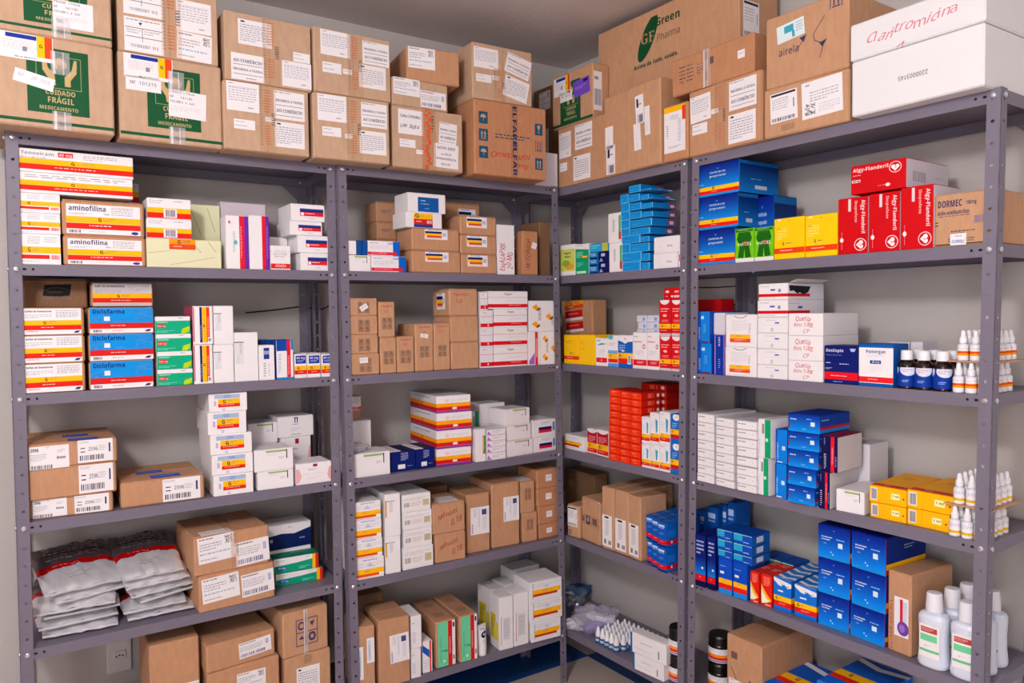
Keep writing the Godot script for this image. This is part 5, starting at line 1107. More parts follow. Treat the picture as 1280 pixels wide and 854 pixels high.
	cel(224, 160, Color(0.05, 0.45, 0.85)); poly(pv([0, 0.1, 0.45, 0.3, 1, 0.2, 1, 0.4, 0.45, 0.5, 0, 0.3]), W); r(0, 0.6, 1, 0.18, YEL); t("G", 0.4, 0.64, 0.08, INK); r(0, 0.78, 1, 0.16, RED); keep("reef"); cel(224, 224, Color(0.03, 0.35, 0.75)); poly(pv([0, 0.02, 0.5, 0.12, 1, 0.05, 1, 0.14, 0.5, 0.22, 0, 0.12]), W); r(0, 0.5, 1, 0.16, YEL); t("G", 0.25, 0.53, 0.08, INK); r(0, 0.66, 1, 0.12, RED); r(0, 0.78, 1, 0.22, Color(0.03, 0.4, 0.85)); keep("reef_t")
	# bottles, jars, bags
	cel(256, 64, W); r(0, 0.3, 1, 0.4, Color(0.98, 0.6, 0.08)); r(0, 0.34, 1, 0.16, Color(0.85, 0.3, 0.06)); m(0, 0.06, 1, 0.2, 2, Color(0.6, 0.5, 0.75)); m(0, 0.8, 1, 0.14, 1, GRY); keep("drops")
	cel(256, 64, W); r(0, 0.62, 1, 0.24, Color(0.92, 0.74, 0.06)); m(0, 0.06, 1, 0.4, 3, Color(0.6, 0.62, 0.8)); m(0, 0.68, 1, 0.1, 1, Color(0.6, 0.5, 0.1)); keep("drops2")
	cel(320, 120, Color(0.04, 0.22, 0.62))
	for k in 3:
		ell(0.17 + k * 0.333, 0.12, 0.15, 0.32, Color(0.85, 0.88, 0.95)); m(0.06 + k * 0.333, 0.1, 0.18, 0.2, 2, Color(0.85, 0.3, 0.35)); m(0.06 + k * 0.333, 0.66, 0.12, 0.14, 2, Color(0.6, 0.75, 1))
	keep("syrup")
	cel(320, 96, W); r(0, 0.42, 1, 0.18, Color(0.98, 0.6, 0.1)); r(0, 0.6, 1, 0.2, Color(0.9, 0.15, 0.08)); m(0, 0.08, 1, 0.3, 3, Color(0.82, 0.82, 0.86)); r(0, 0.84, 1, 0.1, Color(0.5, 0.45, 0.7)); keep("jar")
	cel(144, 192, W); r(0.08, 0.08, 0.8, 0.16, Color(0.72, 0.26, 0.22)); m(0.12, 0.12, 0.7, 0.08, 1, Color(0.9, 0.6, 0.55)); r(0.06, 0.3, 0.82, 0.2, Color(0.45, 0.82, 0.6)); r(0.3, 0.62, 0.04, 0.04, Color(0.9, 0.3, 0.35)); m(0.36, 0.62, 0.3, 0.05, 1, Color(0.9, 0.6, 0.65)); r(0.02, 0.75, 0.96, 0.08, Color(0.42, 0.78, 0.58)); m(0.1, 0.18, 0.5, 0.02, 1, W); keep("rinse")
	cel(96, 96, Color(0.1, 0.28, 0.5)); r(0.1, 0.2, 0.8, 0.5, Color(0.7, 0.82, 0.92)); m(0.15, 0.3, 0.7, 0.3, 3, Color(0.3, 0.45, 0.6)); keep("vial")
	cel(192, 144, Color(0.9, 0.9, 0.92)); r(0, 0, 1, 0.6, Color(0.36, 0.33, 0.34)); m(0.15, 0.1, 0.7, 0.4, 5, Color(0.42, 0.39, 0.4)); r(0, 0.32, 1, 0.025, Color(0.5, 0.16, 0.16)); poly(pv([0, 0.58, 0.5, 0.54, 1, 0.58, 1, 0.68, 0.5, 0.64, 0, 0.7]), Color(0.84, 0.05, 0.08)); m(0.2, 0.6, 0.6, 0.04, 1, Color(0.95, 0.6, 0.6)); m(0.35, 0.78, 0.3, 0.1, 2, Color(0.72, 0.72, 0.76)); keep("foil", "foil")
	cel(96, 40, Color(0.8, 0.1, 0.12)); r(0, 0.72, 1, 0.28, W); m(0.2, 0.3, 0.6, 0.2, 1, Color(1, 0.7, 0.7)); keep("redtag")
	# paper stuck on cartons
	cel(160, 120, W); m(0.06, 0.06, 0.3, 0.06, 1, INK); m(0.06, 0.2, 0.86, 0.5, 6, Color(0.62, 0.62, 0.7)); m(0.65, 0.84, 0.28, 0.08, 1, INK); r(0.06, 0.17, 0.88, 0.012, GRY); keep("invoice")
	cel(192, 144, W); m(0.04, 0.04, 0.7, 0.07, 1, INK); t("PROIBIDA A VENDA", 0.5, 0.3, 0.14, Color(0.25, 0.25, 0.4), 2, 1, 0.92); r(0.06, 0.5, 0.88, 0.014, INK); t("AO COMÉRCIO", 0.5, 0.64, 0.15, Color(0.22, 0.22, 0.32), 2, 1, 0.88); r(0.08, 0.86, 0.84, 0.014, INK); keep("proibida")
	cel(192, 144, W); t("AO COMÉRCIO", 0.5, 0.22, 0.15, Color(0.3, 0.3, 0.45), 2, 1, 0.9); r(0.06, 0.42, 0.88, 0.014, INK); t("PROIBIDA A VENDA", 0.5, 0.56, 0.14, Color(0.3, 0.3, 0.45), 2, 1, 0.92); r(0.06, 0.78, 0.88, 0.014, INK); m(0.45, 0.9, 0.5, 0.06, 1, INK); keep("proibida2")
	cel(160, 132, W); r(0.08, 0.06, 0.12, 0.06, INK); m(0.06, 0.2, 0.86, 0.7, 8, Color(0.55, 0.55, 0.62)); keep("letter")
	cel(112, 56, W); m(0.06, 0.2, 0.5, 0.16, 1, Color(0.4, 0.42, 0.6)); m(0.06, 0.6, 0.86, 0.2, 1, GRY); keep("chip")
	cel(64, 48, W); m(0.1, 0.3, 0.8, 0.3, 2, GRY); keep("bit")
	cel(176, 128, W); m(0.05, 0.06, 0.86, 0.06, 1, INK); r(0.03, 0.3, 0.94, 0.014, INK); r(0.03, 0.56, 0.94, 0.014, INK); r(0.45, 0.3, 0.014, 0.4, INK); m(0.06, 0.36, 0.36, 0.14, 2, GRY); m(0.5, 0.36, 0.4, 0.14, 2, GRY); t("1510002007 012", 0.14, 0.78, 0.1, INK, 3, 0, 0.72); poly(pv([0.36, 0.13, 0.46, 0.13, 0.41, 0.22]), INK); keep("waybill")
	cel(208, 100, W); r(0.15, 0.04, 0.55, 0.16, Color(0.1, 0.2, 0.62)); r(0.7, 0, 0.14, 0.84, Color(0.98, 0.78, 0.05)); r(0.84, 0, 0.14, 0.84, Color(0.92, 0.28, 0.12)); t("G", 0.74, 0.32, 0.14, INK); m(0.1, 0.3, 0.5, 0.4, 5, Color(0.8, 0.7, 0.74)); r(0.44, 0.5, 0.08, 0.18, GRY); m(0.3, 0.9, 0.6, 0.06, 1, INK); keep("pill")
	cel(144, 56, W); t("NF  2P 003", 0.1, 0.3, 0.28, Color(0.72, 0.66, 0.74), 3, 0, 0.8); keep("nfa")
	cel(144, 64, W); t("NF 101215", 0.12, 0.34, 0.26, Color(0.3, 0.3, 0.4), 3, 0, 0.78); keep("nfb")
	cel(144, 112, W); t("PEDIDO 177604", 0.03, 0.05, 0.09, Color(0.35, 0.33, 0.4), 3, 0, 0.7); t("NF   141185", 0.03, 0.22, 0.09, Color(0.35, 0.33, 0.4), 3, 0, 0.6); t("VOLUMES 4 345", 0.03, 0.4, 0.09, Color(0.4, 0.4, 0.5), 3, 0, 0.7); m(0.05, 0.6, 0.8, 0.2, 3, Color(0.85, 0.82, 0.86)); keep("order")
	cel(144, 144, W); t("NOTA 9003", 0.5, 0.12, 0.12, INK, 0, 1, 0.8, 0.4); t("no. RE-HF", 0.5, 0.4, 0.07, INK, 0, 1, 0.8, 0.4); t("TRANSFERÊNCIA", 0.5, 0.58, 0.1, INK, 0, 1, 0.92, 0.4); t("02 x 01", 0.5, 0.8, 0.09, INK, 0, 1, 0.9, 0.4); keep("nota")
	cel(144, 112, W); t("Caixa Completa", 0.06, 0.2, 0.16, INK, 0, 0, 0.9, 1.0); t("Lote  30814", 0.06, 0.6, 0.14, INK, 0, 0, 0.9, 1.0); keep("written")
	cel(176, 112, W); m(0.05, 0.06, 0.6, 0.1, 1, INK); qr(0.74, 0.08, 0.2, 0.3); m(0.05, 0.26, 0.6, 0.3, 3, GRY); m(0.05, 0.62, 0.88, 0.12, 1, Color(0.4, 0.6, 0.75)); m(0.05, 0.84, 0.5, 0.1, 1, GRY); keep("parcel")
	cel(176, 112, W); m(0.04, 0.06, 0.5, 0.12, 1, INK); m(0.04, 0.26, 0.7, 0.34, 4, GRY); r(0.82, 0.2, 0.1, 0.3, Color(0.7, 0.72, 0.85)); barc(0.04, 0.72, 0.72, 0.2, Color(0.35, 0.35, 0.55)); keep("parcel2")
	cel(128, 176, W); m(0.16, 0.06, 0.16, 0.3, 10, GRY); m(0.4, 0.06, 0.1, 0.7, 18, Color(0.55, 0.6, 0.8)); r(0.6, 0.1, 0.25, 0.2, Color(0.25, 0.3, 0.5)); m(0.64, 0.36, 0.2, 0.5, 12, Color(0.6, 0.65, 0.85)); r(0.06, 0.6, 0.06, 0.36, Color(0.6, 0.65, 0.85)); keep("bluepaper")
	cel(96, 176, W); r(0.24, 0.04, 0.42, 0.06, INK); m(0.3, 0.16, 0.36, 0.5, 14, Color(0.5, 0.5, 0.56)); barc(0.2, 0.78, 0.2, 0.14); barc(0.62, 0.8, 0.26, 0.12); keep("upright")
	cel(64, 176, W); barc(0.15, 0.12, 0.24, 0.3); t("KCOK", 0.5, 0.3, 0.07, INK, 1, 1, 0.5); r(0.15, 0.66, 0.7, 0.3, Color(0.8, 0.8, 0.82)); barc(0.4, 0.7, 0.44, 0.26); keep("strip")
	cel(48, 176, W); r(0.3, 0.55, 0.24, 0.012, GRY); m(0.3, 0.66, 0.3, 0.25, 7, Color(0.8, 0.8, 0.84)); keep("strip2")
	cel(120, 160, Color(0.92, 0.9, 0.9)); r(0, 0, 1, 0.12, YEL); r(0.86, 0.04, 0.14, 0.3, Color(0.9, 0.25, 0.12)); r(0.05, 0.14, 0.8, 0.82, W); m(0.3, 0.2, 0.4, 0.1, 3, GRY); m(0.12, 0.4, 0.08, 0.3, 6, INK); m(0.66, 0.3, 0.14, 0.5, 12, Color(0.5, 0.55, 0.75)); m(0.2, 0.86, 0.6, 0.06, 2, GRY); keep("voucher")
	cel(128, 72, Color(0.45, 0.3, 0.78)); r(0.62, 0.1, 0.28, 0.16, Color(0.15, 0.1, 0.35)); m(0.1, 0.4, 0.7, 0.2, 2, Color(0.55, 0.42, 0.85)); keep("lilacslip")
	cel(128, 128, W); m(0.1, 0.08, 0.2, 0.1, 1, Color(0.2, 0.35, 0.65)); m(0.2, 0.3, 0.7, 0.3, 4, Color(0.6, 0.6, 0.68)); qr(0.08, 0.6, 0.26, 0.3); m(0.42, 0.66, 0.5, 0.26, 4, Color(0.7, 0.7, 0.76)); keep("qrpaper")
	cel(128, 104, W); r(0.04, 0.04, 0.9, 0.07, INK); m(0.08, 0.2, 0.6, 0.4, 5, GRY); r(0.84, 0.3, 0.05, 0.3, GRY); barc(0.06, 0.84, 0.86, 0.12); keep("chart")
	cel(144, 72, Color(0.85, 0.93, 0.94)); r(0.28, 0.15, 0.34, 0.4, Color(0.25, 0.66, 0.75)); m(0.7, 0.15, 0.24, 0.6, 4, Color(0.6, 0.62, 0.7)); r(0.55, 0.55, 0.1, 0.35, Color(0.3, 0.65, 0.72)); keep("tealslip")
	cel(80, 48, W); t("Caixa de", 0.5, 0.14, 0.14, Color(0.3, 0.4, 0.7), 0, 1, 0.8, 0.5); t("DORMEC", 0.5, 0.56, 0.26, Color(0.15, 0.2, 0.6), 0, 1, 0.86, 0.6); keep("dormecnote")
	cel(64, 144, W); poly(pv([0.05, 0.1, 0.35, 0.05, 0.35, 0.95, 0.05, 0.95]), Color(0.9, 0.9, 0.93)); r(0.4, 0.05, 0.18, 0.9, Color(0.85, 0.08, 0.16)); ell(0.62, 0.78, 0.4, 0.18, Color(0.45, 0.25, 0.65)); ell(0.55, 0.78, 0.2, 0.1, Color(0.6, 0.45, 0.8)); r(0.6, 0.1, 0.3, 0.5, Color(0.8, 0.82, 0.9)); keep("tube_label")
	cel(96, 64, W); m(0.08, 0.14, 0.8, 0.2, 1, INK); barc(0.1, 0.45, 0.8, 0.4); keep("small")
	cel(64, 112, W); r(0.2, 0.1, 0.3, 0.8, Color(0.8, 0.82, 0.9)); m(0.25, 0.3, 0.2, 0.5, 10, Color(0.3, 0.35, 0.6)); keep("tall")
	# printed straight on the board
	cel(176, 184, Color(0.1, 0.34, 0.2)); r(0.15, 0.11, 0.72, 0.012, Color(0.6, 0.62, 0.42)); r(0.15, 0.6, 0.72, 0.012, Color(0.6, 0.62, 0.42)); r(0.15, 0.11, 0.01, 0.5, Color(0.6, 0.62, 0.42)); r(0.865, 0.11, 0.01, 0.5, Color(0.6, 0.62, 0.42)); poly(pv([0.25, 0.14, 0.3, 0.14, 0.34, 0.3, 0.44, 0.4, 0.46, 0.56, 0.36, 0.56, 0.34, 0.46, 0.25, 0.34]), Color(0.78, 0.66, 0.47)); poly(pv([0.76, 0.14, 0.81, 0.14, 0.8, 0.34, 0.7, 0.46, 0.7, 0.56, 0.6, 0.56, 0.6, 0.42, 0.72, 0.3]), Color(0.78, 0.66, 0.47)); poly(pv([0.42, 0.18, 0.53, 0.13, 0.64, 0.18, 0.64, 0.27, 0.53, 0.34, 0.42, 0.27]), Color(0.78, 0.66, 0.47)); t("CUIDADO", 0.53, 0.63, 0.075, Color(0.8, 0.68, 0.5), 1, 1, 0.8); t("FRÁGIL", 0.53, 0.745, 0.085, Color(0.8, 0.68, 0.5), 1, 1, 0.72); t("MEDICAMENTO", 0.5, 0.88, 0.06, Color(0.8, 0.68, 0.5), 1, 1, 0.8); keep("fragil", "ink")
	cel(8, 8, Color(0.1, 0.34, 0.2)); keep("greenline", "ink")
	cel(48, 160, Color(0.92, 0.92, 0.94, 0.3)); m(0.3, 0.1, 0.4, 0.2, 4, Color(0.2, 0.2, 0.25, 0.8)); m(0.35, 0.6, 0.3, 0.25, 5, Color(0.2, 0.2, 0.25, 0.8)); r(0.1, 0, 0.14, 1, Color(1, 1, 1, 0.6)); r(0.62, 0, 0.06, 1, Color(1, 1, 1, 0.5)); keep("clear_tape", "ink")
	cel(64, 192, Color(0.88, 0.72, 0.56, 0.22)); m(0.06, 0.02, 0.14, 0.9, 22, Color(0.5, 0.36, 0.28, 0.5)); m(0.3, 0.06, 0.36, 0.36, 9, Color(0.9, 0.42, 0.22, 0.7)); m(0.3, 0.6, 0.36, 0.3, 8, Color(0.9, 0.42, 0.22, 0.7)); m(0.72, 0.4, 0.2, 0.2, 6, Color(0.15, 0.15, 0.25, 0.9)); keep("print_tape", "ink")
	cel(64, 192, Color(0.85, 0.6, 0.42, 0.35))
	for k in 24:
		m(0.05, k / 24.0, 0.5, 0.03, 1, Color(0.93, 0.35, 0.15, 0.9)); r(0.2 + 0.3 * rng.randf(), k / 24.0, 0.24, 0.03, Color(0.9, 0.32, 0.14, 0.85))
	m(0.7, 0.1, 0.14, 0.3, 6, Color(0.15, 0.15, 0.25, 0.9)); keep("red_tape", "ink")
	cel(48, 200, Color(0.82, 0.6, 0.42, 0.25)); rot(); t("ELFAR", 0.02, 0.2, 0.5, Color(0.08, 0.14, 0.36), 1); t("UB", 0.44, 0.25, 0.4, Color(0.1, 0.35, 0.55), 1); t("ELFAR", 0.98, 0.2, 0.5, Color(0.08, 0.14, 0.36), 1, 2); rotc(); keep("elfar", "ink")
	cel(160, 48, Color(0.75, 0.56, 0.4, 0.15)); t("U", 0.02, 0.24, 0.5, Color(0.1, 0.16, 0.35)); r(0.27, 0.1, 0.2, 0.8, Color(0.1, 0.24, 0.46)); ell(0.37, 0.45, 0.06, 0.28, Color(0.7, 0.6, 0.5)); t("BE", 0.6, 0.24, 0.52, Color(0.1, 0.16, 0.35)); keep("ube", "ink")
	for q in [["glass", 0], ["arrows", 1], ["umbrella", 2]]:
		cel(48, 60, Color(0.13, 0.33, 0.45)); r(0.06, 0.05, 0.88, 0.9, Color(0.13, 0.33, 0.45))
		match q[1]:
			0: poly(pv([0.3, 0.15, 0.7, 0.15, 0.62, 0.45, 0.54, 0.5, 0.54, 0.75, 0.68, 0.82, 0.32, 0.82, 0.46, 0.75, 0.46, 0.5, 0.38, 0.45]), Color(0.78, 0.62, 0.46))
			1: r(0.28, 0.35, 0.12, 0.4, Color(0.78, 0.62, 0.46)); r(0.6, 0.35, 0.12, 0.4, Color(0.78, 0.62, 0.46)); poly(pv([0.2, 0.4, 0.34, 0.15, 0.48, 0.4]), Color(0.78, 0.62, 0.46)); poly(pv([0.52, 0.4, 0.66, 0.15, 0.8, 0.4]), Color(0.78, 0.62, 0.46)); r(0.2, 0.8, 0.6, 0.05, Color(0.78, 0.62, 0.46))
			2: ell(0.5, 0.5, 0.32, 0.28, Color(0.78, 0.62, 0.46)); r(0.1, 0.5, 0.8, 0.32, Color(0.13, 0.33, 0.45)); r(0.47, 0.5, 0.06, 0.28, Color(0.78, 0.62, 0.46))
		keep(q[0], "ink")
	cel(144, 24, CLEAR); m(0.02, 0.1, 0.96, 0.8, 2, Color(0.2, 0.24, 0.36, 0.9)); keep("address", "ink")
	cel(176, 96, CLEAR); t("Omeprazol", 0.02, 0.2, 0.3, Color(0.88, 0.25, 0.2, 0.85), 0, 0, 0.96, 1.0); t("40mg", 0.5, 0.65, 0.2, Color(0.88, 0.25, 0.2, 0.85), 0, 0, 0.5, 1.0); keep("omep", "ink")
	cel(160, 128, CLEAR)
	var leaf := PackedVector2Array()
	for k in 24:
		var q := Vector2(cos(TAU * k / 24) * 0.4, sin(TAU * k / 24) * 0.15).rotated(-1.05)
		leaf.append(Vector2(0.4 + q.x * 0.8, 0.33 + q.y))
	poly(leaf, Color(0.05, 0.3, 0.16)); t("GF", 0.4, 0.24, 0.17, Color(0.75, 0.55, 0.42), 2, 1); t("Green", 0.54, 0.06, 0.21, Color(0.04, 0.26, 0.13), 1, 0, 0.46); t("Pharma", 0.56, 0.34, 0.18, Color(0.5, 0.42, 0.28), 0, 0, 0.42); t("Acima de tudo, saúde.", 0.14, 0.72, 0.1, Color(0.06, 0.26, 0.15), 1, 0, 0.8); keep("greenlogo", "ink")
	cel(192, 144, CLEAR); t("airela", 0.12, 0.44, 0.11, Color(0.25, 0.2, 0.36), 0, 0, 0.36); stroke([0.76, 0.16, 0.66, 0.3, 0.61, 0.38, 0.63, 0.47, 0.7, 0.52, 0.75, 0.55, 0.7, 0.74], 1.6, Color(0.25, 0.2, 0.36)); poly(pv([0.69, 0.53, 0.8, 0.5, 0.74, 0.6]), Color(0.25, 0.2, 0.36)); poly(pv([0.42, 0.36, 0.52, 0.34, 0.48, 0.44]), Color(0.25, 0.2, 0.36)); stroke([0.4, 0.5, 0.47, 0.4], 1.6, Color(0.25, 0.2, 0.36)); keep("airela", "ink")
	cel(48, 48, CLEAR); r(0.04, 0, 0.06, 1, Color(0.25, 0.2, 0.4)); r(0.9, 0, 0.06, 1, Color(0.25, 0.2, 0.4)); r(0.3, 0.1, 0.1, 0.7, Color(0.25, 0.2, 0.4)); r(0.6, 0.1, 0.1, 0.7, Color(0.25, 0.2, 0.4)); r(0.2, 0.86, 0.6, 0.08, Color(0.25, 0.2, 0.4)); keep("thisway", "ink")
	cel(256, 96, CLEAR); t("Claritromicina", 0.08, 0.3, 0.3, Color(0.95, 0.45, 0.52, 0.6), 0, 0, 0.86, 1.3); stroke([0.36, 0.92, 0.42, 0.84, 0.4, 0.96], 2, Color(0.92, 0.4, 0.46, 0.8)); keep("claritro", "ink")
	cel(128, 24, CLEAR); t("2200003145", 0.98, 0.2, 0.6, Color(0.2, 0.2, 0.25), 3, 2, 0.96); rotc(); rotc(); keep("serial", "ink")
	cel(128, 64, CLEAR); poly(pv([0.06, 0.72, 0.13, 0.1, 0.96, 0.06, 0.9, 0.7, 0.6, 0.76]), Color(0.06, 0.05, 0.07)); stroke([0.12, 0.44, 0.3, 0.28, 0.6, 0.26, 0.92, 0.4], 2, Color(0.4, 0.29, 0.2)); t("Farmace", 0.2, 0.42, 0.16, Color(0.34, 0.25, 0.18), 1, 0, 0.5); m(0.02, 0.84, 0.96, 0.12, 1, Color(0.22, 0.15, 0.12)); keep("darklogo", "ink")
	cel(64, 24, Color(0.12, 0.32, 0.82)); m(0.1, 0.4, 0.8, 0.3, 1, Color(0.4, 0.55, 0.9)); keep("bluetape", "ink")
	cel(72, 72, CLEAR); stroke([0.04, 0.04, 0.96, 0.04, 0.96, 0.96, 0.04, 0.96, 0.04, 0.04], 2, Color(0.25, 0.22, 0.4)); stroke([0.5, 0.04, 0.5, 0.96], 2, Color(0.25, 0.22, 0.4)); stroke([0.04, 0.5, 0.96, 0.5], 2, Color(0.25, 0.22, 0.4)); ell(0.27, 0.27, 0.15, 0.15, Color(0.25, 0.22, 0.4), 0.6); ell(0.73, 0.72, 0.16, 0.16, Color(0.25, 0.22, 0.4), 0.5); poly(pv([0.15, 0.75, 0.27, 0.62, 0.4, 0.75]), Color(0.25, 0.22, 0.4)); poly(pv([0.62, 0.2, 0.85, 0.16, 0.74, 0.36]), Color(0.25, 0.22, 0.4)); keep("recycle", "ink")
	cel(64, 72, CLEAR)
	for q in [[0.05, 0.05], [0.52, 0.05], [0.05, 0.52], [0.52, 0.52]]:
		r(q[0], q[1], 0.42, 0.42, Color(0.4, 0.34, 0.34, 0.25)); r(q[0], q[1] + 0.4, 0.42, 0.03, Color(0.25, 0.2, 0.26, 0.55)); poly(pv([q[0] + 0.1, q[1] + 0.2, q[0] + 0.2, q[1] + 0.06, q[0] + 0.32, q[1] + 0.2]), Color(0.25, 0.2, 0.26, 0.5)); m(q[0] + 0.08, q[1] + 0.22, 0.28, 0.14, 2, Color(0.25, 0.2, 0.26, 0.5))
	keep("care", "ink")
	cel(112, 72, CLEAR); t("metoprol", 0.05, 0.1, 0.28, PEN, 0, 0, 0.9, 1.0); t("I.R", 0.25, 0.6, 0.26, PEN, 0, 0, 0.9, 1.0); keep("pen1", "ink")
	cel(128, 96, CLEAR); t("Nebivolol", 0.05, 0.2, 0.26, Color(0.7, 0.2, 0.12, 0.9), 0, 0, 0.9, 1.0); t("0.18", 0.45, 0.6, 0.24, Color(0.7, 0.2, 0.12, 0.9), 0, 0, 0.5, 1.0); keep("pen2", "ink")
	cel(160, 96, CLEAR); t("Quetia", 0.12, 0.06, 0.24, PEN, 0, 0, 0.8, 1.0); t("fum. 100g", 0.06, 0.42, 0.2, PEN, 0, 0, 0.8, 1.0); t("C.P", 0.4, 0.76, 0.2, PEN, 0, 0, 0.5, 1.0); keep("pen3", "ink")
	cel(208, 64, CLEAR); t("ENALAPRIL", 0.05, 0.08, 0.34, PEN, 0, 0, 0.9, 1.0); t("20 MG", 0.1, 0.58, 0.34, PEN, 0, 0, 0.9, 1.0); rot(); keep("pen4", "ink")
	cel(208, 40, CLEAR); t("METFORMINA", 0.02, 0.2, 0.5, Color(0.7, 0.2, 0.12, 0.9), 0, 0, 0.96, 1.0); rot(); keep("pen5", "ink")
	cel(224, 40, CLEAR); t("DOMPERIDONA", 0.02, 0.2, 0.5, Color(0.75, 0.3, 0.2, 0.85), 0, 0, 0.96, 1.0); rot(); keep("pen6", "ink")
	cel(224, 128, CLEAR); t("DORMEC", 0.04, 0.06, 0.14, Color(0.22, 0.18, 0.36), 1, 0, 0.5); t("100mg", 0.58, 0.1, 0.08, Color(0.3, 0.25, 0.4), 1); t("ácido acetilsalicílico", 0.04, 0.28, 0.08, Color(0.22, 0.18, 0.36), 1, 0, 0.66); m(0.06, 0.38, 0.7, 0.03, 1, FADE); barc(0.74, 0.42, 0.24, 0.16, Color(0.4, 0.32, 0.55)); m(0.3, 0.7, 0.45, 0.1, 2, FADE); m(0.25, 0.86, 0.5, 0.1, 2, FADE); r(0, 0.5, 0.06, 0.02, INK); r(0, 0.56, 0.06, 0.02, INK); r(0, 0.97, 1, 0.025, Color(0.2, 0.12, 0.08)); keep("dormec", "ink")
	cel(96, 160, CLEAR); stroke([0.1, 0.34, 0.25, 0.5, 0.36, 0.72, 0.5, 0.8, 0.66, 0.72, 0.7, 0.55, 0.9, 0.72], 2, Color(0.3, 0.22, 0.24)); poly(pv([0.62, 0.56, 0.7, 0.42, 0.8, 0.56]), Color(0.3, 0.22, 0.24)); r(0.1, 0.06, 0.2, 0.12, Color(0.45, 0.34, 0.32)); keep("airela2", "ink")
	cel(96, 64, CLEAR); m(0.1, 0.1, 0.16, 0.8, 5, Color(0.35, 0.26, 0.24, 0.8)); m(0.3, 0.1, 0.16, 0.8, 5, Color(0.35, 0.26, 0.24, 0.8)); m(0.55, 0.2, 0.2, 0.5, 4, Color(0.4, 0.3, 0.4, 0.7)); r(0.84, 0.1, 0.12, 0.3, Color(0.45, 0.36, 0.34, 0.8)); keep("handling", "ink")
	cel(80, 64, CLEAR); m(0.1, 0.1, 0.8, 0.8, 5, Color(0.3, 0.18, 0.12, 0.8)); keep("topmark", "ink")
	cel(160, 48, Color(0.45, 0.3, 0.2)); keep("browntape", "ink")

func heart(x: float, y: float, a: float, b: float) -> void:
	ell(x - a * 0.4, y - b * 0.3, a * 0.48, b * 0.5, W)
	ell(x + a * 0.4, y - b * 0.3, a * 0.48, b * 0.5, W)
	poly(pv([x - a * 0.86, y - b * 0.15, x, y + b * 0.9, x + a * 0.86, y - b * 0.15, x, y - b * 0.5]), W)
	stroke([x - a * 0.1, y - b * 0.7, x + a * 0.15, y - b * 0.2, x - a * 0.05, y + b * 0.1], 2, Color(0.8, 0.02, 0.07))

# ---------------------------------------------------------------- other things on the shelves
func foam_box(u: String, x: float, y: float, s: float, w: float, h: float, d: float, turn: float, label: String, group := "") -> Node3D:
	var o := thing("foam_box", full(label, group, u, y)[0], "box")
	var fm := mat("white_foam", Color(0.9, 0.9, 0.91), 0.7)
	fm.subsurf_scatter_enabled = true
	fm.subsurf_scatter_strength = 0.05
	obj("base", box_mesh(Vector3(w - 0.006, h * 0.6, d - 0.006), 0.004), fm, o)
	var lid := obj("lid", box_mesh(Vector3(w, h * 0.395, d), 0.004), fm, o)
	lid.position.y = h * 0.605
	stand_box(o, u, x, y, s, d, turn)
	o.set_meta("size", Vector3(w, h, d))
	ink(o, "f", "claritro", 0.5, 0.22, 0.9, 0.36, 4)
	ink(o, "f", "serial", 0.5, 0.72, 0.24, 0.07).position.z -= 0.003
	return o

func torn(o: Node3D) -> void:   # the side of an opened box: a dark patch painted for the shade inside, and a lifted flap
	var s: Vector3 = o.get_meta("size")
	var sh := Shape.new()
	var p := [Vector2(0.03, 0.86), Vector2(0.62, 0.8), Vector2(0.55, 0.45), Vector2(0.42, 0.3), Vector2(0.36, 0.5), Vector2(0.25, 0.36), Vector2(0.15, 0.55), Vector2(0.05, 0.5)]
	for i in range(1, p.size() - 1):
		var q := []
		for k in [0, i, i + 1]:
			q.append(Vector3(s.x / 2 + 0.0006, p[k].y * s.y, s.z / 2 - p[k].x * s.z))
		sh.tri(q[0], q[1], q[2], Vector3.RIGHT)
	obj("torn_opening", sh.mesh(), HOLE, o)
	var fl := Shape.new()
	fl.box(Vector3(-0.0006, 0, -s.z * 0.45), Vector3(0.0006, s.y * 0.5, s.z * 0.45))
	var f := obj("torn_flap", fl.mesh(), mat("white_board", Color(0.85, 0.84, 0.85), 0.7), o)
	f.position = Vector3(s.x / 2 + 0.001, s.y + 0.002, 0)
	f.rotation.z = -1.25

# a sleeve of print round a bottle, radius rd, from y0 to y1
func sleeve(o: Node3D, called: String, rd: float, y0: float, y1: float, seg := 16) -> void:
	var key := "sleeve %s %.4f %.4f %.4f" % [called, rd, y0, y1]
	if not meshes.has(key):
		var sh := Shape.new()
		sh.lathe([Vector2(rd, y0), Vector2(rd, y1)], seg, Vector3.ZERO, 1.0, 1.0, 2.0, face_uv(called))
		meshes[key] = sh.mesh()
	obj("paper_label", meshes[key], cells[called][0], o)

func turned(key: String, prof: Array, seg := 16, sx := 1.0, sz := 1.0, sq := 2.0) -> ArrayMesh:
	if not meshes.has(key):
		var sh := Shape.new()
		sh.lathe(prof, seg, Vector3.ZERO, sx, sz, sq)
		meshes[key] = sh.mesh()
	return meshes[key]

var stuffs := {}
func sub(called: String, c: Color, rough: float) -> StandardMaterial3D:
	if not stuffs.has(called):
		stuffs[called] = mat(called, c, rough)
	return stuffs[called]

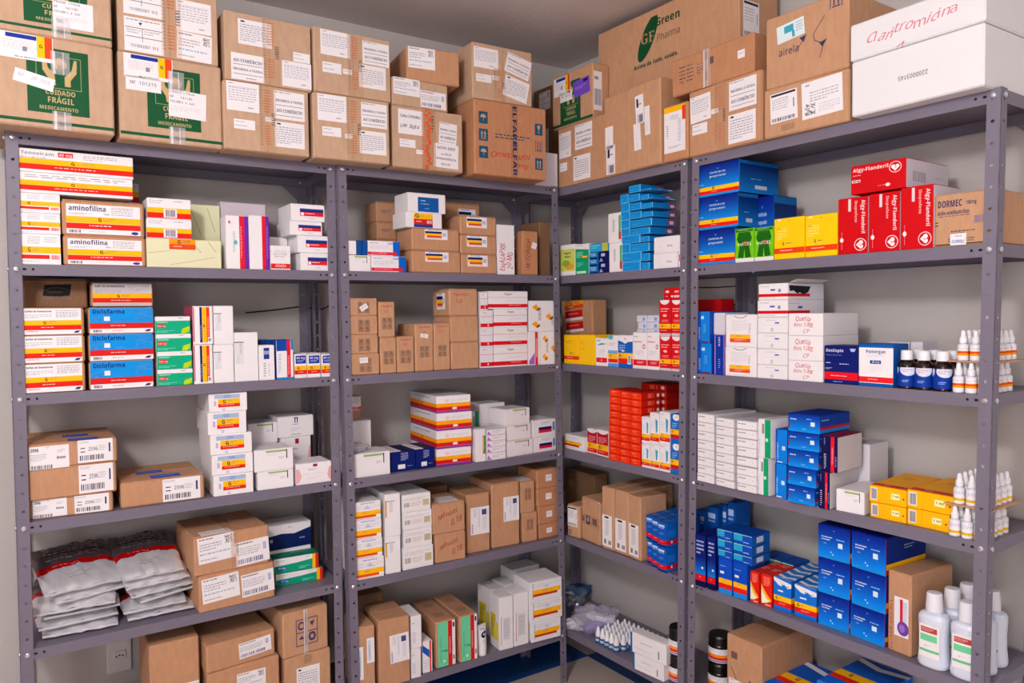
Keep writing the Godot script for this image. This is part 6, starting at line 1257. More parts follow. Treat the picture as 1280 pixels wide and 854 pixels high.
func drop_bottle(cellname: String, u: String, x: float, y: float, s: float, k: float, label: String, group: String, turn := 0.0) -> void:
	var o := thing("dropper_bottle", label, "bottle", group)
	stand(o, u, x, y, -s, turn)
	obj("body", turned("drop body", [Vector2(0, 0), Vector2(0.0115, 0), Vector2(0.0125, 0.0015), Vector2(0.0125, 0.034), Vector2(0.011, 0.038), Vector2(0.006, 0.041), Vector2(0.006, 0.044), Vector2(0, 0.044)]), sub("white_plastic", Color(0.9, 0.9, 0.93), 0.35), o)
	obj("cap", turned("drop cap", [Vector2(0, 0.042), Vector2(0.0085, 0.042), Vector2(0.0085, 0.053), Vector2(0.006, 0.058), Vector2(0.0052, 0.066), Vector2(0.004, 0.071), Vector2(0, 0.0725)]), sub("white_cap", Color(0.93, 0.93, 0.95), 0.4), o)
	sleeve(o, cellname, 0.0127, 0.004, 0.031)
	o.scale = Vector3.ONE * k

func vial_bottle(u: String, x: float, y: float, s: float, label: String, group: String, turn: float) -> void:
	var o := thing("dropper_bottle", label, "bottle", group)
	stand(o, u, x, y, -s, turn)
	obj("body", turned("vial body", [Vector2(0, 0), Vector2(0.011, 0), Vector2(0.0118, 0.001), Vector2(0.0118, 0.024), Vector2(0.009, 0.028), Vector2(0, 0.028)]), sub("amber_plastic", Color(0.36, 0.42, 0.5), 0.25), o)
	obj("cap", turned("vial cap", [Vector2(0, 0.026), Vector2(0.0112, 0.026), Vector2(0.0112, 0.034), Vector2(0.0098, 0.037), Vector2(0.0062, 0.055), Vector2(0.003, 0.064), Vector2(0, 0.0655)]), sub("white_cap", Color(0.93, 0.93, 0.95), 0.4), o)
	sleeve(o, "vial", 0.012, 0.003, 0.022)

func syrup_bottle(u: String, x: float, y: float, s: float, label: String, group: String, turn := 0.0) -> void:
	var o := thing("syrup_bottle", label, "bottle", group)
	stand(o, u, x, y, -s, turn)
	obj("body", turned("syrup body", [Vector2(0, 0), Vector2(0.0205, 0), Vector2(0.0222, 0.002), Vector2(0.0222, 0.06), Vector2(0.02, 0.066), Vector2(0.0135, 0.073), Vector2(0.0125, 0.078), Vector2(0, 0.078)], 20), sub("brown_glass", Color(0.12, 0.045, 0.03), 0.15), o)
	obj("cap", turned("syrup cap", [Vector2(0, 0.074), Vector2(0.0148, 0.074), Vector2(0.015, 0.076), Vector2(0.0146, 0.097), Vector2(0.0135, 0.0985), Vector2(0, 0.099)], 20), sub("white_cap", Color(0.93, 0.93, 0.95), 0.4), o)
	sleeve(o, "syrup", 0.0225, 0.006, 0.055, 20)

func rinse_bottle(u: String, x: float, y: float, s: float, label: String, group: String, turn := 0.0) -> void:
	var o := thing("rinse_bottle", label, "bottle", group)
	stand(o, u, x, y, -s, turn)
	var pl := sub("milky_plastic", Color(0.84, 0.87, 0.93), 0.35)
	obj("body", turned("rinse body", [Vector2(0, 0), Vector2(0.031, 0), Vector2(0.036, 0.004), Vector2(0.0375, 0.012), Vector2(0.0345, 0.045), Vector2(0.034, 0.08), Vector2(0.0362, 0.118), Vector2(0.036, 0.128), Vector2(0.031, 0.136), Vector2(0.019, 0.141), Vector2(0.0175, 0.146), Vector2(0, 0.146)], 24, 1.0, 0.72, 2.6), pl, o)
	obj("cap", turned("rinse cap", [Vector2(0, 0.143), Vector2(0.0205, 0.143), Vector2(0.0205, 0.15), Vector2(0.018, 0.187), Vector2(0.0165, 0.19), Vector2(0, 0.191)], 20), sub("ribbed_white_cap", Color(0.9, 0.9, 0.93), 0.4), o)
	var rc := face_uv("rinse")
	var sh := Shape.new()
	var zf := 0.0275
	for i in 6:
		var xa := -0.025 + 0.05 * i / 6
		var xb := -0.025 + 0.05 * (i + 1) / 6
		var za := zf - 3.2 * xa * xa
		var zb := zf - 3.2 * xb * xb
		var ua := rc.position.x + rc.size.x * i / 6
		var ub := rc.position.x + rc.size.x * (i + 1) / 6
		sh.quad(Vector3(xa, 0.112, za), Vector3(xb, 0.112, zb), Vector3(xb, 0.028, zb), Vector3(xa, 0.028, za), Vector3.BACK, Vector2(ua, rc.position.y), Vector2(ub, rc.position.y), Vector2(ub, rc.end.y), Vector2(ua, rc.end.y))
	obj("paper_label", sh.mesh(), cells["rinse"][0], o)

func jar(u: String, x: float, y: float, s: float, label: String, group := "", turn := 0.0) -> void:
	var o := thing("black_jar", label, "jar", group)
	stand(o, u, x, y, -s, turn)
	obj("body", turned("jar body", [Vector2(0, 0), Vector2(0.038, 0), Vector2(0.041, 0.003), Vector2(0.041, 0.062), Vector2(0.038, 0.067), Vector2(0, 0.067)], 24), sub("black_plastic", Color(0.015, 0.015, 0.02), 0.3), o)
	obj("lid", turned("jar lid", [Vector2(0, 0.065), Vector2(0.0395, 0.065), Vector2(0.0395, 0.09), Vector2(0.036, 0.096), Vector2(0, 0.0965)], 24), sub("black_lid", Color(0.02, 0.02, 0.025), 0.35), o)
	sleeve(o, "jar", 0.0413, 0.008, 0.055, 24)

func cream_tube(u: String, x: float, y: float, s: float, label: String, group := "", turn := 0.0) -> void:
	var o := thing("cream_tube", label, "tube", group)
	stand(o, u, x, y, -s, turn)
	obj("cap", turned("tube cap", [Vector2(0, 0), Vector2(0.0155, 0), Vector2(0.0165, 0.001), Vector2(0.0172, 0.022), Vector2(0, 0.022)], 18), sub("white_cap", Color(0.93, 0.93, 0.95), 0.4), o)
	var rc := face_uv("tube")
	var sh := Shape.new()
	var seg := 20
	var rows := [Vector3(0.0178, 0.022, 1.0), Vector3(0.019, 0.05, 0.8), Vector3(0.0205, 0.085, 0.4), Vector3(0.0215, 0.105, 0.1), Vector3(0.0215, 0.118, 0.06)]
	for i in rows.size() - 1:
		for k in seg:
			var q := []
			var tx := []
			for c in [[i, k], [i, k + 1], [i + 1, k + 1], [i + 1, k]]:
				var a: float = TAU * c[1] / seg
				var e: Vector3 = rows[c[0]]
				q.append(Vector3(sin(a) * e.x, e.y, cos(a) * e.x * e.z))
				tx.append(rc.position + rc.size * Vector2(clampf(0.5 + sin(a) * 0.5, 0.02, 0.98) if cos(a) > -0.01 else 0.1, (1.0 - (e.y - 0.022) / 0.096) if cos(a) > -0.01 else 0.9))
			sh.quad(q[0], q[1], q[2], q[3], Vector3(sin(TAU * (k + 0.5) / seg), 0, cos(TAU * (k + 0.5) / seg)), tx[0], tx[1], tx[2], tx[3])
	obj("tube_body", sh.mesh(), cells["tube"][0], o)

# a soft pouch lying flat: w wide, d deep, th thick at its middle; sag lowers its front lip
func pouch(u: String, x: float, y: float, s: float, w: float, d: float, th: float, sag: float, tilt: float, turn: float, sd: int, label: String, group: String) -> void:
	var o := thing("foil_pouch", label, "pouch", group)
	stand(o, u, x, y, -s, turn)
	var rc := face_uv("foil")
	var fn := FastNoiseLite.new()
	fn.seed = sd
	fn.frequency = 9.0
	var st := SurfaceTool.new()
	st.begin(Mesh.PRIMITIVE_TRIANGLES)
	var nx := 22
	var nz := 18
	for side in [1, -1]:
		for j in nz + 1:
			for i in nx + 1:
				var a := -1.0 + 2.0 * i / nx
				var b := -1.0 + 2.0 * j / nz
				var full := pow(maxf(0.0, (1.0 - pow(absf(a), 3.0)) * (1.0 - pow(absf(b), 4.0))), 0.55) * (1.0 - 0.1 * b)
				var wr := fn.get_noise_2d(a * 0.5 + sd, b * 0.5) * 0.0045 + fn.get_noise_2d(a * 1.3 - sd, b * 0.9) * 0.0022 + sin(a * 11.0 + sd + b * 4.0) * 0.0014 * (1.0 + b)
				var yy: float = side * th * 0.5 * full * (1.0 + 0.25 * fn.get_noise_2d(a * 0.3 + 7.0 * sd, b * 0.3)) + wr + th * 0.5
				if side < 0:
					yy = minf(yy, wr + th * 0.5 - 0.0007)
				yy -= sag * pow(maxf(0.0, b), 1.6)
				yy = maxf(yy - tilt * b * d * 0.5, 0.0005 - 0.0005 * side - (1.0 if sag > 0.02 else 0.0))
				st.set_smooth_group(0)
				st.set_uv(rc.position + rc.size * (Vector2(a * 0.5 + 0.5, b * 0.5 + 0.5 if side > 0 else 0.8 + b * 0.15)))
				st.add_vertex(Vector3(a * w / 2 * (1.0 - 0.04 * b * b), yy + 0.004, b * d / 2 * (1.0 + 0.02 * a)))
	for side in 2:
		var of := side * (nx + 1) * (nz + 1)
		for j in nz:
			for i in nx:
				var p := of + j * (nx + 1) + i
				var q := [p, p + 1, p + nx + 2, p + nx + 1]
				if side == 1:
					q.reverse()
				for e in [0, 1, 2, 0, 2, 3]:
					st.add_index(q[e])
	st.generate_normals()
	obj("pouch", st.commit(), cells["foil"][0], o)
	var drop := -sag - tilt * d * 0.5
	var low := -1.0 if sag > 0.02 else 0.0
	var hem := Shape.new()
	for i in 12:   # the crimped front seam
		var a0 := -1.0 + 2.0 * i / 12
		var a1 := -1.0 + 2.0 * (i + 1) / 12
		var y0 := th * 0.5 + drop + 0.004 + fn.get_noise_2d(a0 * 0.5 + sd, 0.5) * 0.004
		y0 = maxf(y0, low + 0.003)
		var y1 := th * 0.5 + drop + 0.004 + fn.get_noise_2d(a1 * 0.5 + sd, 0.5) * 0.004
		y1 = maxf(y1, low + 0.003)
		for k in [[0.0006, Vector3.UP], [-0.0006, Vector3.DOWN]]:
			hem.quad(Vector3(a0 * w * 0.48, y0 + k[0], d / 2 - 0.002), Vector3(a1 * w * 0.48, y1 + k[0], d / 2 - 0.002), Vector3(a1 * w * 0.48, y1 + k[0] - 0.002, d / 2 + 0.01), Vector3(a0 * w * 0.48, y0 + k[0] - 0.002, d / 2 + 0.01), k[1])
	obj("seam", hem.mesh(), sub("bright_foil", Color(0.9, 0.9, 0.92), 0.28), o)

# a thin crumpled plastic bag
func film_bag(at: Vector3, size: Vector3, c: Color, sd: int, o: Node3D, part: String, alpha := 0.22) -> void:
	var sp := SphereMesh.new()
	sp.radius = 0.5
	sp.height = 1.0
	sp.radial_segments = 28
	sp.rings = 16
	var st := SurfaceTool.new()
	st.create_from(sp, 0)
	var md := MeshDataTool.new()
	md.create_from_surface(st.commit(), 0)
	var fn := FastNoiseLite.new()
	fn.seed = sd
	fn.frequency = 2.2
	fn.fractal_octaves = 3
	for i in md.get_vertex_count():
		var v := md.get_vertex(i)
		var k := 1.0 + 0.55 * fn.get_noise_3dv(v * 1.7)
		v = v * k
		v.y = maxf(v.y, -0.42)
		md.set_vertex(i, v * size)
	var am := ArrayMesh.new()
	md.commit_to_surface(am)
	var s2 := SurfaceTool.new()
	s2.create_from(am, 0)
	s2.generate_normals()
	var k := mat(part + "_film", Color(c.r, c.g, c.b, alpha), 0.3)
	k.transparency = BaseMaterial3D.TRANSPARENCY_ALPHA
	obj(part, s2.commit(), k, o).position = at + Vector3(0, size.y * 0.42, 0)

func wire(called: String, label: String, pts: Array, rad: float, c: Color) -> void:
	var cv := Curve3D.new()
	for p in pts:
		cv.add_point(p)
	var sh := Shape.new()
	sh.tube(cv.tessellate(3), rad)
	tag(obj(called, sh.mesh(), mat("cable_sheath", c, 0.5)), label, "cable")

func sheet(u: String, x: float, y: float, s: float, w: float, d: float, label: String) -> void:
	var o := obj("cardboard_sheet", box_mesh(Vector3(w, 0.0035, d), 0.0008), CARD[0])
	tag(o, label, "cardboard")
	stand_box(o, u, x, y, s, d, 0)

func outlet(at: Vector3, label: String) -> void:
	var o := thing("wall_outlet", label, "outlet")
	o.position = at
	var pl := sub("outlet_plastic", Color(0.85, 0.84, 0.84), 0.4)
	var p := obj("plate", box_mesh(Vector3(0.074, 0.118, 0.012), 0.003), pl, o)
	p.position.z = 0.006
	var f := obj("socket_face", box_mesh(Vector3(0.04, 0.03, 0.005), 0.002), pl, o)
	f.position = Vector3(0, 0.044, 0.0135)
	for k in [-1, 0, 1]:
		var h := Shape.new()
		h.lathe([Vector2(0, 0), Vector2(0.0028, 0), Vector2(0.0028, 0.0005), Vector2(0, 0.0005)], 10)
		var b := obj("pin_hole", h.mesh(), HOLE, o)
		b.position = Vector3(k * 0.0095, 0.06 - 0.003 * absi(k), 0.0162)
		b.rotation.x = PI / 2

func boxes_far_left() -> void:
	var k: Node3D
	k = carton(4, "-", "A", 0.1186, 2.0187, -0.0889, 0.2748, 0.2417, 0.36, 2.0, "brown carton printed with green care panel, left end")
	ink(k, "f", "fragil", 0.52, 0.475, 0.52, 0.71)
	ink(k, "f", "greenline", 0.5, 0.93, 0.99, 0.035)
	ink(k, "f", "clear_tape", 0.54, 0.9, 0.16, 0.2, 0, "tape")
	ink(k, "f", "clear_tape", 0.54, 0.27, 0.16, 0.25, 0, "tape")
	stick(k, "f", "pill", 0.26, 0.15, 0.45, 0.27)
	stick(k, "f", "nfa", 0.32, 0.49, 0.33, 0.14, -12)
	k = carton(4, "-", "A", 0.1231, 2.2604, -0.0889, 0.2622, 0.1988, 0.34, 0.0, "brown carton printed with green panel, upper at left end")
	ink(k, "f", "fragil", 0.5, 0.475, 0.56, 0.71)
	ink(k, "f", "greenline", 0.5, 0.9, 0.99, 0.035)
	ink(k, "f", "clear_tape", 0.54, 0.85, 0.17, 0.28, 0, "tape")
	stick(k, "f", "order", 0.65, 0.66, 0.36, 0.36)
	k = carton(4, "-", "A", 0.4097, 2.0187, -0.0655, 0.2786, 0.2438, 0.36, 2.0, "brown carton with care panel and number slip, second along")
	ink(k, "f", "fragil", 0.52, 0.475, 0.52, 0.71)
	ink(k, "f", "greenline", 0.5, 0.93, 0.99, 0.035)
	ink(k, "f", "clear_tape", 0.54, 0.9, 0.16, 0.2, 0, "tape")
	ink(k, "f", "clear_tape", 0.54, 0.27, 0.16, 0.25, 0, "tape")
	stick(k, "f", "pill", 0.28, 0.15, 0.46, 0.27)
	stick(k, "f", "nfb", 0.23, 0.35, 0.33, 0.16)
	stick(k, "f", "order", 0.65, 0.52, 0.37, 0.32, -2)
	k = carton(4, "f", "A", 0.4062, 2.2625, -0.0655, 0.2688, 0.2639, 0.34, 0.0, "brown carton with ruled waybills and tape, second along, upper")
	stick(k, "f", "waybill", 0.25, 0.8, 0.38, 0.36)
	stick(k, "f", "parcel", 0.75, 0.83, 0.36, 0.3, -2)
	stick(k, "f", "waybill", 0.25, 0.42, 0.38, 0.34)
	stick(k, "f", "invoice", 0.75, 0.5, 0.36, 0.34)
	ink(k, "f", "print_tape", 0.52, 0.55, 0.2, 0.9, 0, "tape")
	k = carton(4, "f", "A", 0.6803, 2.0187, -0.0781, 0.2608, 0.2063, 0.34, 0.1, "brown carton with four white papers, third along, lower")
	stick(k, "f", "invoice", 0.22, 0.22, 0.37, 0.42)
	stick(k, "f", "proibida", 0.76, 0.26, 0.37, 0.42)
	stick(k, "f", "letter", 0.76, 0.7, 0.36, 0.38)
	stick(k, "f", "chip", 0.23, 0.62, 0.24, 0.14)
	stick(k, "f", "bit", 0.52, 0.5, 0.1, 0.07)
	ink(k, "f", "print_tape", 0.5, 0.5, 0.2, 0.98, 0, "tape")
	k = carton(4, "f", "A", 0.6891, 2.225, -0.0781, 0.2653, 0.2079, 0.34, 0.0, "brown carton with upside down notice, third along, upper")
	stick(k, "f", "letter", 0.34, 0.27, 0.38, 0.36)
	stick(k, "f", "proibida2", 0.25, 0.78, 0.37, 0.38)
	stick(k, "f", "invoice", 0.82, 0.77, 0.35, 0.38)
	stick(k, "f", "chip", 0.88, 0.5, 0.2, 0.14)
	ink(k, "f", "print_tape", 0.52, 0.5, 0.2, 0.98, 0, "tape")
	k = carton(4, "f", "A", 0.9525, 2.0187, -0.0889, 0.26, 0.21, 0.34, -2.0, "brown carton with sale notice paper, fourth along, lower")
	stick(k, "f", "invoice", 0.24, 0.22, 0.37, 0.4)
	stick(k, "f", "proibida", 0.79, 0.25, 0.35, 0.38)
	stick(k, "f", "letter", 0.77, 0.68, 0.36, 0.36)
	stick(k, "f", "chip", 0.23, 0.58, 0.24, 0.14)
	stick(k, "f", "bit", 0.45, 0.62, 0.1, 0.07)
	ink(k, "f", "print_tape", 0.52, 0.5, 0.2, 0.98, 0, "tape")
	k = carton(4, "f", "A", 0.9596, 2.2287, -0.0889, 0.2636, 0.2066, 0.34, 0.0, "brown carton with red circled paper, fourth along, upper")
	stick(k, "f", "invoice", 0.27, 0.22, 0.38, 0.38)
	stick(k, "f", "proibida", 0.8, 0.26, 0.36, 0.36)
	stick(k, "f", "letter", 0.75, 0.64, 0.36, 0.36)
	stick(k, "f", "chip", 0.22, 0.6, 0.24, 0.16)
	stick(k, "f", "bit", 0.42, 0.62, 0.12, 0.08)
	ink(k, "f", "print_tape", 0.52, 0.5, 0.2, 0.98, 0, "tape")
	k = pack("three", "A", 0.0751, 1.6633, 0.006, 0.0969, 0.0842, 0.2, 0.0, "white box with yellow and red bands, bottom by left post", "*")
	k = pack("three", "A", 0.0761, 1.7475, 0.006, 0.0964, 0.0575, 0.2, 0.0, "white box with yellow and red bands, middle by left post", "*")
	k = pack("three", "A", 0.0769, 1.805, 0.006, 0.096, 0.0542, 0.2, 0.0, "white box with yellow and red bands, top by left post", "*")
	k = carton(1, "t", "A", 0.2345, 1.6633, 0.006, 0.2091, 0.0859, 0.24, 0.0, "brown carton with wide medicine label, lower beside left pile", "*")
	stick(k, "f", "amino", 0.5, 0.54, 0.9, 0.84, 0, "printed_label")
	k = carton(1, "t", "A", 0.2326, 1.7492, 0.006, 0.2085, 0.0989, 0.24, 0.0, "brown carton with wide medicine label, upper beside left pile", "*")
	stick(k, "f", "amino", 0.5, 0.54, 0.9, 0.84, 0, "printed_label")
	k = pack("long", "A", 0.1693, 1.8592, 0.006, 0.2789, 0.0573, 0.2, 0.0, "long white striped box, spanning left piles, lower")
	k = pack("tenox", "A", 0.1708, 1.9165, 0.006, 0.2807, 0.0637, 0.2, 0.0, "long white box with red dose tag, spanning left piles, upper")
	k = pack("long", "A", 0.3031, 1.8712, 0.225, 0.1028, 0.07, 0.07, 0.0, "long striped box half hidden behind the two spanning boxes")
	k = pack("pale", "A", 0.4472, 1.6633, 0.006, 0.2112, 0.0856, 0.1, 0.0, "pale yellow flat box with sticker, right of labelled cartons")
	stick(k, "f", "sticker", 0.47, 0.18, 0.35, 0.36)
	k = pack("pale", "A", 0.4694, 1.6633, 0.12, 0.2162, 0.2099, 0.1, 0.0, "taller pale yellow box, behind pale flat box")
	k = pack("barcode", "A", 0.4056, 1.7489, 0.006, 0.1248, 0.0589, 0.09, 0.0, "white box with barcode on bands, lower on pale yellow box", "*")
	k = pack("barcode", "A", 0.4064, 1.8077, 0.006, 0.1211, 0.0613, 0.09, 0.0, "white box with barcode on bands, upper on pale yellow box", "*")
	k = pack("lilac", "A", 0.6543, 1.6633, 0.13, 0.1456, 0.2259, 0.12, 0.0, "greyish lilac box, behind purple striped boxes")
	k = pack("violet", "A", 0.6022, 1.6633, 0.006, 0.0679, 0.1672, 0.0712, 0.0, "upright white box with red and purple stripes, left of two")
	k = pack("violet2", "A", 0.67, 1.6633, 0.006, 0.0631, 0.1716, 0.11, 0.0, "upright white box with purple stripe, right of two")
	k = pack("redfoot", "A", 0.737, 1.6633, 0.006, 0.0646, 0.0785, 0.09, 0.0, "white box with red foot band, beside purple striped boxes")
	k = pack("white", "A", 0.7613, 1.6633, 0.105, 0.0604, 0.1156, 0.1, 0.0, "plain white carton, behind red footed box")
	k = pack("bluered", "A", 0.8494, 1.6633, 0.006, 0.094, 0.0591, 0.14, 0.0, "white box with blue red label, bottom by right post", "*")
	k = pack("bluered", "A", 0.8459, 1.7224, 0.006, 0.1032, 0.0568, 0.14, 0.0, "white box with blue red label, second up by right post", "*")
	k = pack("bluered", "A", 0.8232, 1.7792, 0.006, 0.1088, 0.0461, 0.14, 0.0, "white box with blue red label, third up by right post", "*")
	k = pack("bluered", "A", 0.8303, 1.8253, 0.006, 0.1131, 0.0565, 0.14, 0.0, "white box with blue red label, topmost by right post", "*")
	k = carton(1, "t", "A", 0.1017, 1.3074, 0.006, 0.1459, 0.0826, 0.24, 0.0, "carton with yellow and red striped label, bottom by left post", "*")
	stick(k, "f", "genta", 0.48, 0.5, 0.94, 0.94, 0, "printed_label")
	k = carton(1, "t", "A", 0.1023, 1.39, 0.006, 0.1466, 0.0777, 0.24, 0.0, "carton with yellow and red striped label, middle by left post", "*")
	stick(k, "f", "genta", 0.48, 0.5, 0.94, 0.94, 0, "printed_label")
	k = carton(1, "t", "A", 0.1022, 1.4677, 0.006, 0.1464, 0.0765, 0.24, 0.0, "carton with yellow and red striped label, top by left post", "*")
	stick(k, "f", "genta", 0.48, 0.5, 0.94, 0.94, 0, "printed_label")
	k = carton(2, "t", "A", 0.1129, 1.5442, 0.106, 0.1606, 0.0852, 0.198, 0.0, "dark brown carton with black logo, atop left pile")
	ink(k, "f", "darklogo", 0.52, 0.45, 0.5, 0.6)
	k = carton(1, "t", "A", 0.2689, 1.3074, 0.006, 0.1675, 0.0821, 0.24, 0.0, "carton with bright blue label, bottom second pile", "*")
	stick(k, "f", "diclo", 0.5, 0.5, 0.97, 0.95, 0, "printed_label")
	k = carton(1, "t", "A", 0.2705, 1.3894, 0.006, 0.169, 0.0787, 0.24, 0.0, "carton with bright blue label, middle second pile", "*")
	stick(k, "f", "diclo", 0.5, 0.5, 0.97, 0.95, 0, "printed_label")
	k = carton(1, "t", "A", 0.2715, 1.4681, 0.006, 0.1693, 0.0757, 0.24, 0.0, "carton with bright blue label, top second pile", "*")
	stick(k, "f", "diclo", 0.5, 0.5, 0.97, 0.95, 0, "printed_label")
	k = carton(1, "t", "A", 0.2826, 1.5469, 0.066, 0.1639, 0.0706, 0.2, 0.0, "carton with greyish striped label, atop bright blue pile")
	stick(k, "f", "genta2", 0.5, 0.5, 0.96, 0.94, 0, "printed_label")
	k = pack("green", "A", 0.4127, 1.3074, 0.006, 0.0982, 0.0501, 0.16, 0.0, "green box with white top and red tag, bottom pile", "*")
	k = pack("green", "A", 0.4121, 1.3575, 0.006, 0.097, 0.0537, 0.16, 0.0, "green box with white top and red tag, second up pile", "*")
	k = pack("green", "A", 0.4102, 1.4112, 0.006, 0.0973, 0.0525, 0.16, 0.0, "green box with white top and red tag, third up pile", "*")
	k = pack("green", "A", 0.4091, 1.4637, 0.006, 0.0971, 0.0524, 0.16, 0.0, "green box with white top and red tag, topmost pile", "*")
	k = pack("stripes", "A", 0.493, 1.3074, 0.006, 0.0556, 0.122, 0.14, 0.0, "white box with navy yellow red stripes, lower pile", "*")
	k = pack("stripes", "A", 0.4944, 1.4293, 0.006, 0.0578, 0.1185, 0.14, 0.0, "white box with navy yellow red stripes, upper pile", "*")
	k = pack("tab", "A", 0.5535, 1.3074, 0.006, 0.0601, 0.1201, 0.14, 0.0, "white box with thin tab, lower beside navy striped pile", "*")
	k = pack("tab", "A", 0.5551, 1.4274, 0.006, 0.0583, 0.1201, 0.14, 0.0, "white box with thin tab, upper beside navy striped pile", "*")
	k = pack("tab", "A", 0.6225, 1.3074, 0.006, 0.0727, 0.1558, 0.14, 0.0, "lone white tabbed box, in middle")
	k = pack("ems", "A", 0.6859, 1.3074, 0.006, 0.0495, 0.113, 0.08, 0.0, "white box with blue square, in middle")
	k = pack("blue", "A", 0.71, 1.3074, 0.095, 0.0407, 0.1268, 0.08, 0.0, "blue topped box, behind white box with blue square")
	k = pack("cross", "A", 0.7448, 1.3074, 0.006, 0.0548, 0.128, 0.087, 0.0, "white box with blue top and red stripe, in middle")
	k = pack("smallblue", "A", 0.7966, 1.3074, 0.006, 0.0414, 0.0798, 0.055, 0.0, "small box with blue square over bands, left of front three", "small blue square boxes in two rows")
	k = pack("smallblue", "A", 0.8174, 1.3074, 0.064, 0.0424, 0.0808, 0.055, 0.0, "small box with blue square, left of rear three", "small blue square boxes in two rows")
	k = pack("smallblue", "A", 0.8417, 1.3074, 0.006, 0.0441, 0.078, 0.055, 0.0, "small box with blue square over bands, middle of front three", "small blue square boxes in two rows")
	k = pack("smallblue", "A", 0.8635, 1.3074, 0.064, 0.0453, 0.079, 0.055, 0.0, "small box with blue square, middle of rear three", "small blue square boxes in two rows")
	k = pack("smallblue", "A", 0.8881, 1.3074, 0.006, 0.0403, 0.0761, 0.055, 0.0, "small box with blue square over bands, right of front three", "small blue square boxes in two rows")
	k = pack("smallblue", "A", 0.9045, 1.3074, 0.064, 0.0281, 0.0771, 0.055, 0.0, "small box with blue square, right of rear three", "small blue square boxes in two rows")
	k = carton(1, "t", "A", 0.134, 0.9528, 0.0198, 0.2066, 0.0554, 0.26, -5.0, "flat carton with two white labels, bottom by left post")
	stick(k, "f", "l2596", 0.74, 0.48, 0.42, 0.92)
	stick(k, "f", "l2596b", 0.24, 0.48, 0.4, 0.9)
	k = carton(1, "t", "A", 0.1393, 1.0082, 0.0138, 0.217, 0.0874, 0.26, 0.0, "flat carton with label at right only, middle by left post")
	stick(k, "f", "l2596", 0.76, 0.48, 0.4, 0.92)
	k = carton(1, "t", "A", 0.1402, 1.0956, 0.0138, 0.2223, 0.07, 0.26, 0.0, "flat carton with blue tape on lid, top by left post")
	stick(k, "f", "l2596", 0.75, 0.46, 0.4, 0.92)
	stick(k, "f", "l2596b", 0.24, 0.56, 0.43, 0.92)
	ink(k, "t", "bluetape", 0.62, 0.9, 0.34, 0.16, 0, "tape")
	ink(k, "t", "bluetape", 0.56, 0.55, 0.3, 0.16, 0, "tape")
	k = carton(1, "t", "A", 0.3731, 0.9528, 0.0139, 0.2307, 0.076, 0.25, -1.2, "flat carton with blue tape and label, middle")
	stick(k, "f", "l2596", 0.72, 0.5, 0.46, 0.9)
	ink(k, "t", "bluetape", 0.55, 0.84, 0.36, 0.18, 0, "tape")
	ink(k, "t", "bluetape", 0.4, 0.5, 0.32, 0.16, 0, "tape")
	k = pack("gstack", "A", 0.5751, 0.9528, 0.0058, 0.1199, 0.0664, 0.2, -2.1, "white box with small yellow red label, bottom pile")
	k = pack("gstack", "A", 0.5733, 1.0192, 0.0058, 0.1241, 0.0634, 0.2, -2.1, "white box with small yellow red label, second up pile")
	k = pack("gstack", "A", 0.5707, 1.0826, 0.0058, 0.1252, 0.0639, 0.2, -2.1, "white box with small yellow red label, third up pile")
	k = pack("gstack", "A", 0.5606, 1.1465, 0.0098, 0.1155, 0.0696, 0.2, -2.1, "white box with small yellow red label, fourth up pile")
	k = pack("gstack", "A", 0.5648, 1.2161, 0.0098, 0.1146, 0.0587, 0.2, -2.1, "white box with small yellow red label, topmost pile")
	k = pack("tapetab", "A", 0.7074, 0.9528, 0.0068, 0.1153, 0.0598, 0.12, -1.5, "white box with green edged tab, lower low pair")
	k = pack("tapetab", "A", 0.7026, 1.0126, 0.0068, 0.1248, 0.0699, 0.12, -1.5, "white box with green edged tab, upper low pair")
	k = pack("white", "A", 0.7136, 0.9528, 0.16, 0.0904, 0.1267, 0.12, 0.0, "white box, hidden behind low pair")
	k = pack("tapetab", "A", 0.7116, 1.0794, 0.16, 0.0983, 0.07, 0.12, 0.0, "white box with tab, behind low pair")
	k = pack("wings", "A", 0.8246, 0.9528, 0.16, 0.1062, 0.1393, 0.12, 0.0, "white box with pink side wings, behind, under people logo box")
	k = pack("people", "A", 0.8241, 1.0921, 0.156, 0.1257, 0.0723, 0.12, 0.0, "white box with navy people logo, behind")
	k = pack("wings", "A", 0.8342, 0.9528, 0.006, 0.1204, 0.0702, 0.11, -0.9, "white box with pink wings, in front by right post")
	k = carton(1, "d", "A", 0.5794, 0.6008, -0.0012, 0.2339, 0.1162, 0.22, 2.3, "carton with two parcel papers, lower middle")
	stick(k, "f", "parcel", 0.28, 0.42, 0.48, 0.66, 3)
	stick(k, "f", "parcel2", 0.77, 0.5, 0.44, 0.62, 3)
	k = carton(1, "d", "A", 0.5652, 0.717, -0.0032, 0.2292, 0.123, 0.24, 2.3, "carton with two parcel papers and taped lid, upper middle")
	stick(k, "f", "parcel", 0.29, 0.36, 0.48, 0.66, 3)
	stick(k, "f", "parcel2", 0.77, 0.62, 0.46, 0.62, 3)
	stick(k, "t", "invoice", 0.3, 0.9, 0.4, 0.2)
	ink(k, "t", "print_tape", 0.52, 0.5, 0.16, 0.98, 0, "tape")
	ink(k, "f", "print_tape", 0.53, 0.5, 0.1, 0.98, 0, "tape")
	k = pack("wave", "A", 0.7932, 0.6008, 0.15, 0.1483, 0.1053, 0.1, 0.0, "navy and white box, hidden behind green boxes")
	k = pack("wave", "A", 0.795, 0.7061, 0.15, 0.1482, 0.0854, 0.1, 0.0, "navy and white wave box, behind green boxes")
	k = pack("green20", "A", 0.8042, 0.6008, 0.0816, 0.1591, 0.0426, 0.0664, -5.0, "green white box with blue tag, lower by right post")
